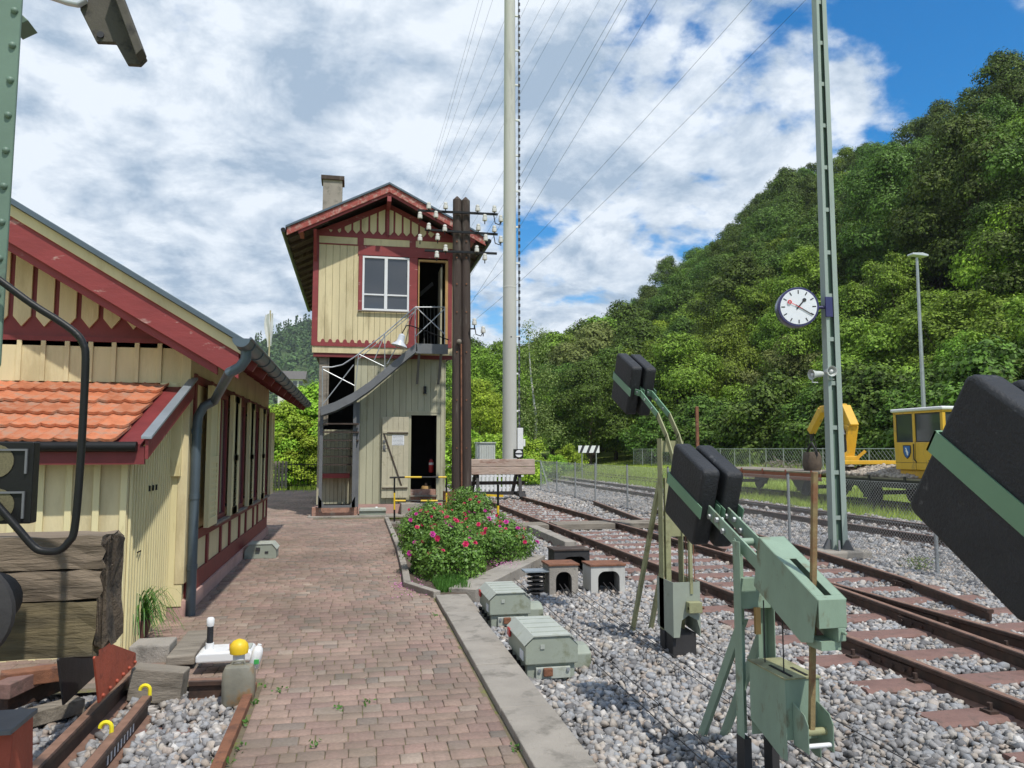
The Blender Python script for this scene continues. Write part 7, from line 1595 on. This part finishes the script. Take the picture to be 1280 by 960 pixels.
blades('verge_grass', P, rng.uniform(.15, .5, len(P)), rng.uniform(.015, .03, len(P)), 'grass_blade', 'rough grass beyond the railing and the far buffer stop')
# brush pile
bp_ = at_px(976, 575, 44)
P = np.stack([bp_[0] + rng.normal(0, 1.3, 900), bp_[1] + rng.normal(0, .8, 900), np.zeros(900)], 1); P[:, 2] = rng.uniform(0, 1, 900) * np.clip(1.3 - np.abs(P[:, 0] - bp_[0]) * .5, .1, 2) - .2
mb = MB()
for p in P[:320]: p = Vector(p); dv = Vector(unit(1)[0]) * random.uniform(.3, .8); dv.z = abs(dv.z) * .5; mb.tube([p, p + dv], .02, 4)
o = mb.build('brush_pile', 'old_wood_grey', loc=(bp_[0], bp_[1], -.2)); tag(o, 'pile of grey cut brushwood before the far wire fence', 'brush pile', kind='stuff')

# ------------------------------------------------------------------ rose bushes
def blossom_mesh(m):
    V = []; Fc = []
    for ring, (r, z, n_, tilt) in enumerate(((.042, .0, 6, .35), (.030, .010, 5, .8), (.016, .016, 4, 1.2))):
        for k in range(n_):
            a = 2 * math.pi * k / n_ + ring * .5; d = Vector((math.cos(a), math.sin(a), 0)); s_ = Vector((-d.y, d.x, 0)); m0 = len(V); u = d * math.cos(tilt) + Vector((0, 0, math.sin(tilt)))
            V += [d * .003 + Vector((0, 0, z)), d * .003 + u * r * .6 + s_ * r * .5 + Vector((0, 0, z)), d * .003 + u * r + Vector((0, 0, z)), d * .003 + u * r * .6 - s_ * r * .5 + Vector((0, 0, z))]; Fc.append((m0, m0 + 1, m0 + 2, m0 + 3))
    me = bpy.data.meshes.new('blossom'); me.from_pydata([tuple(v) for v in V], [], Fc); me.materials.append(M[m]); return me
BM = [blossom_mesh('petal'), blossom_mesh('petal'), blossom_mesh('petal_magenta')]
def rose(cx, cy, rx, ry, h, nl, nb, label, seed):
    t = thing('rose_bush', (cx, cy, 0), label, 'rose bush', 'rose bushes in the bed'); r_ = random.Random(seed); cl = []
    for i in range(26):
        a = r_.uniform(0, 6.28); q = math.sqrt(r_.uniform(0, 1)) * .82; z = h * (1 - q * q * .62) * r_.uniform(.45, .84)
        cl.append(((rx * q * math.cos(a), ry * q * math.sin(a), z), (r_.uniform(.18, .30), r_.uniform(.18, .32), r_.uniform(.13, .22))))
    for i in range(22):
        c = r_.choice(cl[:26]); a = r_.uniform(0, 6.28); e = r_.uniform(.1, 1.4); q = r_.uniform(1.05, 1.5)
        cl.append(((c[0][0] + c[1][0] * q * math.cos(a) * math.cos(e), c[0][1] + c[1][1] * q * math.sin(a) * math.cos(e), c[0][2] + c[1][2] * q * math.sin(e)), (r_.uniform(.05, .10),) * 3))
    P, N_ = crown_points(cl, nl, 0, .4); P[:, 2] = np.maximum(P[:, 2], .02); V, Fq = leaf_quads(P, N_, rng.uniform(.7, 1.3, len(P)) * .042, .7)
    o = np_mesh('foliage', V, Fq, 'rose_leaf'); o.parent = t
    # inner and skirt leaves
    a = rng.uniform(0, 6.28, 3500); q = np.sqrt(rng.uniform(0, 1, 3500)); P2 = np.stack([rx * q * np.cos(a), ry * q * np.sin(a), rng.uniform(.03, 1, 3500) * h * (1 - .75 * q ** 2)], 1)
    V, Fq = leaf_quads(P2, unit(3500), .045, .7); o = np_mesh('inner_foliage', V, Fq, 'rose_leaf'); o.parent = t
    mb = MB()
    for i in range(14): c = cl[i][0]; mb.tube([(c[0] * .2, c[1] * .2, 0), (c[0] * .7, c[1] * .7, c[2] * .7), c], .006, 4)
    mb.build('stems', 'bark', t, local=True)
    for i in range(nb):
        c = cl[i % len(cl)]; a = r_.uniform(-2.8, -.2) if r_.random() < .75 else r_.uniform(0, 6.28); e = r_.uniform(.05, 1.25); d = Vector((math.cos(a) * math.cos(e), math.sin(a) * math.cos(e), math.sin(e)))
        p = Vector(c[0]) + Vector((d.x * c[1][0], d.y * c[1][1], d.z * c[1][2])) * 1.04
        b = bpy.data.objects.new('blossom', r_.choice(BM)); col.objects.link(b); b.parent = t; b.location = p; b.scale = [r_.uniform(.6, 1.1)] * 3
        b.rotation_euler = (d + Vector((0, -.25, .1))).to_track_quat('Z', 'Y').to_euler()
rose(1.28, 10.55, .50, 1.05, .66, 9500, 52, 'largest rose bush with red blossoms beside the brick path', 1)
rose(2.05, 11.9, .66, 1.10, .58, 10500, 56, 'spreading rose bush on the track side of the bed', 2)
rose(1.30, 12.9, .55, 1.3, .74, 9000, 44, 'rose bush in the middle of the bed toward the signal box', 3)
rose(2.15, 14.8, .42, 1.0, .98, 6500, 22, 'tall loose rose bush beside the telegraph pole foot', 4)
# low grassy growth at the bed front
n = 1500; P = np.stack([rng.uniform(.98, 1.35, n), rng.uniform(9.0, 9.8, n), np.zeros(n)], 1)
blades('bed_weeds', P, rng.uniform(.04, .15, n), rng.uniform(.004, .009, n), 'long_leaf', 'short grassy weeds at the front tip of the rose bed')
# fallen petals, small weeds in the joints
def flat_bits(name, P, s, m, label, cat): V, Fq = leaf_quads(P, (unit(len(P)) * .25 + np.array([0, 0, 1])), s, .8); return tag(np_mesh(name, V, Fq, m), label, cat, kind='stuff')
c1 = onZ(512, 732); c2 = onZ(632, 703, .06)
P = np.concatenate([np.stack([c1.x + rng.normal(0, .10, 170), c1.y + rng.normal(0, .20, 170), rng.uniform(.004, .012, 170)], 1), np.stack([c2.x - .1 + rng.normal(0, .11, 200), c2.y + rng.normal(0, .22, 200), np.full(200, .064)], 1), np.stack([rng.uniform(.45, .95, 60), rng.uniform(8.8, 10.5, 60), np.full(60, .008)], 1)])
flat_bits('fallen_petals', P, .022, 'petal_fallen', 'pink fallen petals scattered on paving by the roses', 'petals')
P = []
for (u, v, r, k) in ((640, 872, .02, 16), (652, 935, .03, 24), (612, 806, .02, 18), (590, 765, .02, 14), (392, 934, .02, 12), (280, 955, .03, 26), (318, 880, .015, 14), (306, 905, .015, 14), (505, 715, .08, 40), (545, 770, .02, 14), (460, 880, .02, 10), (350, 865, .02, 14), (424, 886, .02, 12), (300, 935, .02, 14), (330, 858, .02, 8)):
    c = onZ(u, v); P.append(np.stack([c.x + rng.normal(0, r, k), c.y + rng.normal(0, r * 1.4, k), rng.uniform(.0, .03, k)], 1))
V, Fq = leaf_quads(np.concatenate(P), unit(sum(map(len, P))), .026, .6); tag(np_mesh('joint_weeds', V, Fq, 'long_leaf'), 'tiny green weeds growing in the paving joints', 'weeds', kind='stuff')
# weeds in ballast
P = []
for (u, v, r, k, D_) in ((1150, 712, .10, 160, 0), (1048, 640, .2, 200, 0), (560, 668, .1, 10, 0)):
    c = onZ(u, v, -.1); P.append(np.stack([c.x + rng.normal(0, r, k), c.y + rng.normal(0, r, k), rng.uniform(-.1, .08, k)], 1))
V, Fq = leaf_quads(np.concatenate(P), unit(sum(map(len, P))), .04, .6); tag(np_mesh('ballast_weeds', V, Fq, 'leaf_pale'), 'small pale weeds sprouting in the ballast near the fence', 'weeds', kind='stuff')

# ------------------------------------------------------------------ flag, far house, wires
fp = atD(335, 470, 45); ft_ = atD(338, 388, 45); fl_ = thing('flag', (fp.x, fp.y, -.2), 'white flag hanging limp on a thin pole behind the station roof', 'flag')
MB().tube([(fp.x, fp.y, -.2), (ft_.x, ft_.y, ft_.z)], .045, 8).build('pole', mat('pole_wood', (.42, .36, .22), .7), fl_, smooth=True)
V = []; Fc = []; nz_, nx_ = 14, 6; W = .5; H_ = (434 - 392) / F * 45
for i in range(nz_ + 1):
    t = i / nz_; wd_ = W * (.45 + .55 * math.sin(math.pi * min(1, t * .9 + .25)))
    for j in range(nx_ + 1):
        s = j / nx_; V.append((ft_.x + .05 - wd_ * (s - .25), ft_.y + .10 * math.sin(s * 9 + t * 3), ft_.z - .15 - t * H_ - .1 * s))
for i in range(nz_):
    for j in range(nx_): a = i * (nx_ + 1) + j; Fc.append((a, a + 1, a + nx_ + 2, a + nx_ + 1))
mb = MB(); mb.add(V, Fc); mb.build('cloth', mat('flag_cloth', (.72, .70, .70), .8, .05, 5, trans=.3), fl_, smooth=True)
hc = atD(362, 480, 130); hs_ = thing('far_house', (hc.x, hc.y, -.2), 'white house with dark roof among trees left of the signal box', 'house'); zh = hc.z
a, b = atD(342, 475, 130), atD(378, 475, 130); zr0 = atD(360, 474, 130).z; zr1 = atD(360, 467, 130).z
MB().box(a.x + .8, b.x, hc.y, hc.y + 7, -.3, zr0).build('wall', 'house_white', hs_)
MB().prism([(hc.y - .5, zr0), (hc.y + 7.5, zr0), (hc.y + 3.5, zr1 + .8)], 'x', a.x, b.x + .5).build('roof', 'house_roof', hs_)
for k in range(4): xx = a.x + 1.2 + k * 1.0; MB().box(xx, xx + .7, hc.y - .03, hc.y - .005, zr0 - 1.3, zr0 - .3).build('window', 'glass', hs_)
MB().box(a.x + .8, b.x, hc.y - .5, hc.y - .1, zr0 - 1.9, zr0 - 1.75).build('balcony', 'cabinet', hs_)
# overhead power lines crossing the sky: span from far down the valley to above the camera
GW = 'overhead power lines crossing the valley'
wires = [((596, 398), (1003, 0)), ((592, 372), (936, 0)), ((578, 395), (820, 0)), ((566, 380), (782, 0)), ((560, 370), (775, 0)), ((560, 330), (748, 0)), ((552, 290), (712, 0)), ((548, 262), (698, 0)), ((545, 252), (680, 0)), ((543, 244), (660, 0)), ((540, 236), (640, 0)), ((537, 232), (615, 0)), ((535, 228), (603, 0)), ((533, 225), (598, 0))]
for i, ((u0, v0), (u1, v1)) in enumerate(wires):
    a = atD(u0, v0, 230); un, vn = u1 + (u1 - u0) * .25, v1 - (v0 - v1) * .25; b = atD(un, vn, 52); pts = []
    for k in range(25):
        t = k / 24; p = a.lerp(b, t); p.z -= 2.2 * 4 * t * (1 - t) * (.6 if i < 2 else .35); pts.append(p)
    rads = [(.030 * (1 - t / 24) + .010 * t / 24) * (1.35 if i < 5 else .9) for t in range(25)]
    w = MB().tube(pts, rads, 5).build('power_line', 'cable', loc=tuple(b)); tag(w, 'thin dark power line running overhead across the cloudy sky', 'power line', GW)

# ------------------------------------------------------------------ the air
hz = MB().box(-1000, 1000, -60, 1800, -2.0, 330).build('haze', 'ink', loc=(0, 800, 0)); tag(hz, kind='stuff', label='thin summer haze over the valley')
hm_ = bpy.data.materials.new('haze'); hm_.use_nodes = True; N = hm_.node_tree.nodes; N.remove(N['Principled BSDF'])
pvn = N.new('ShaderNodeVolumePrincipled'); pvn.inputs['Color'].default_value = (.86, .92, 1, 1); pvn.inputs['Density'].default_value = 0.00013; pvn.inputs['Anisotropy'].default_value = 0.2
hm_.node_tree.links.new(pvn.outputs[0], N['Material Output'].inputs['Volume']); hz.data.materials.clear(); hz.data.materials.append(hm_)
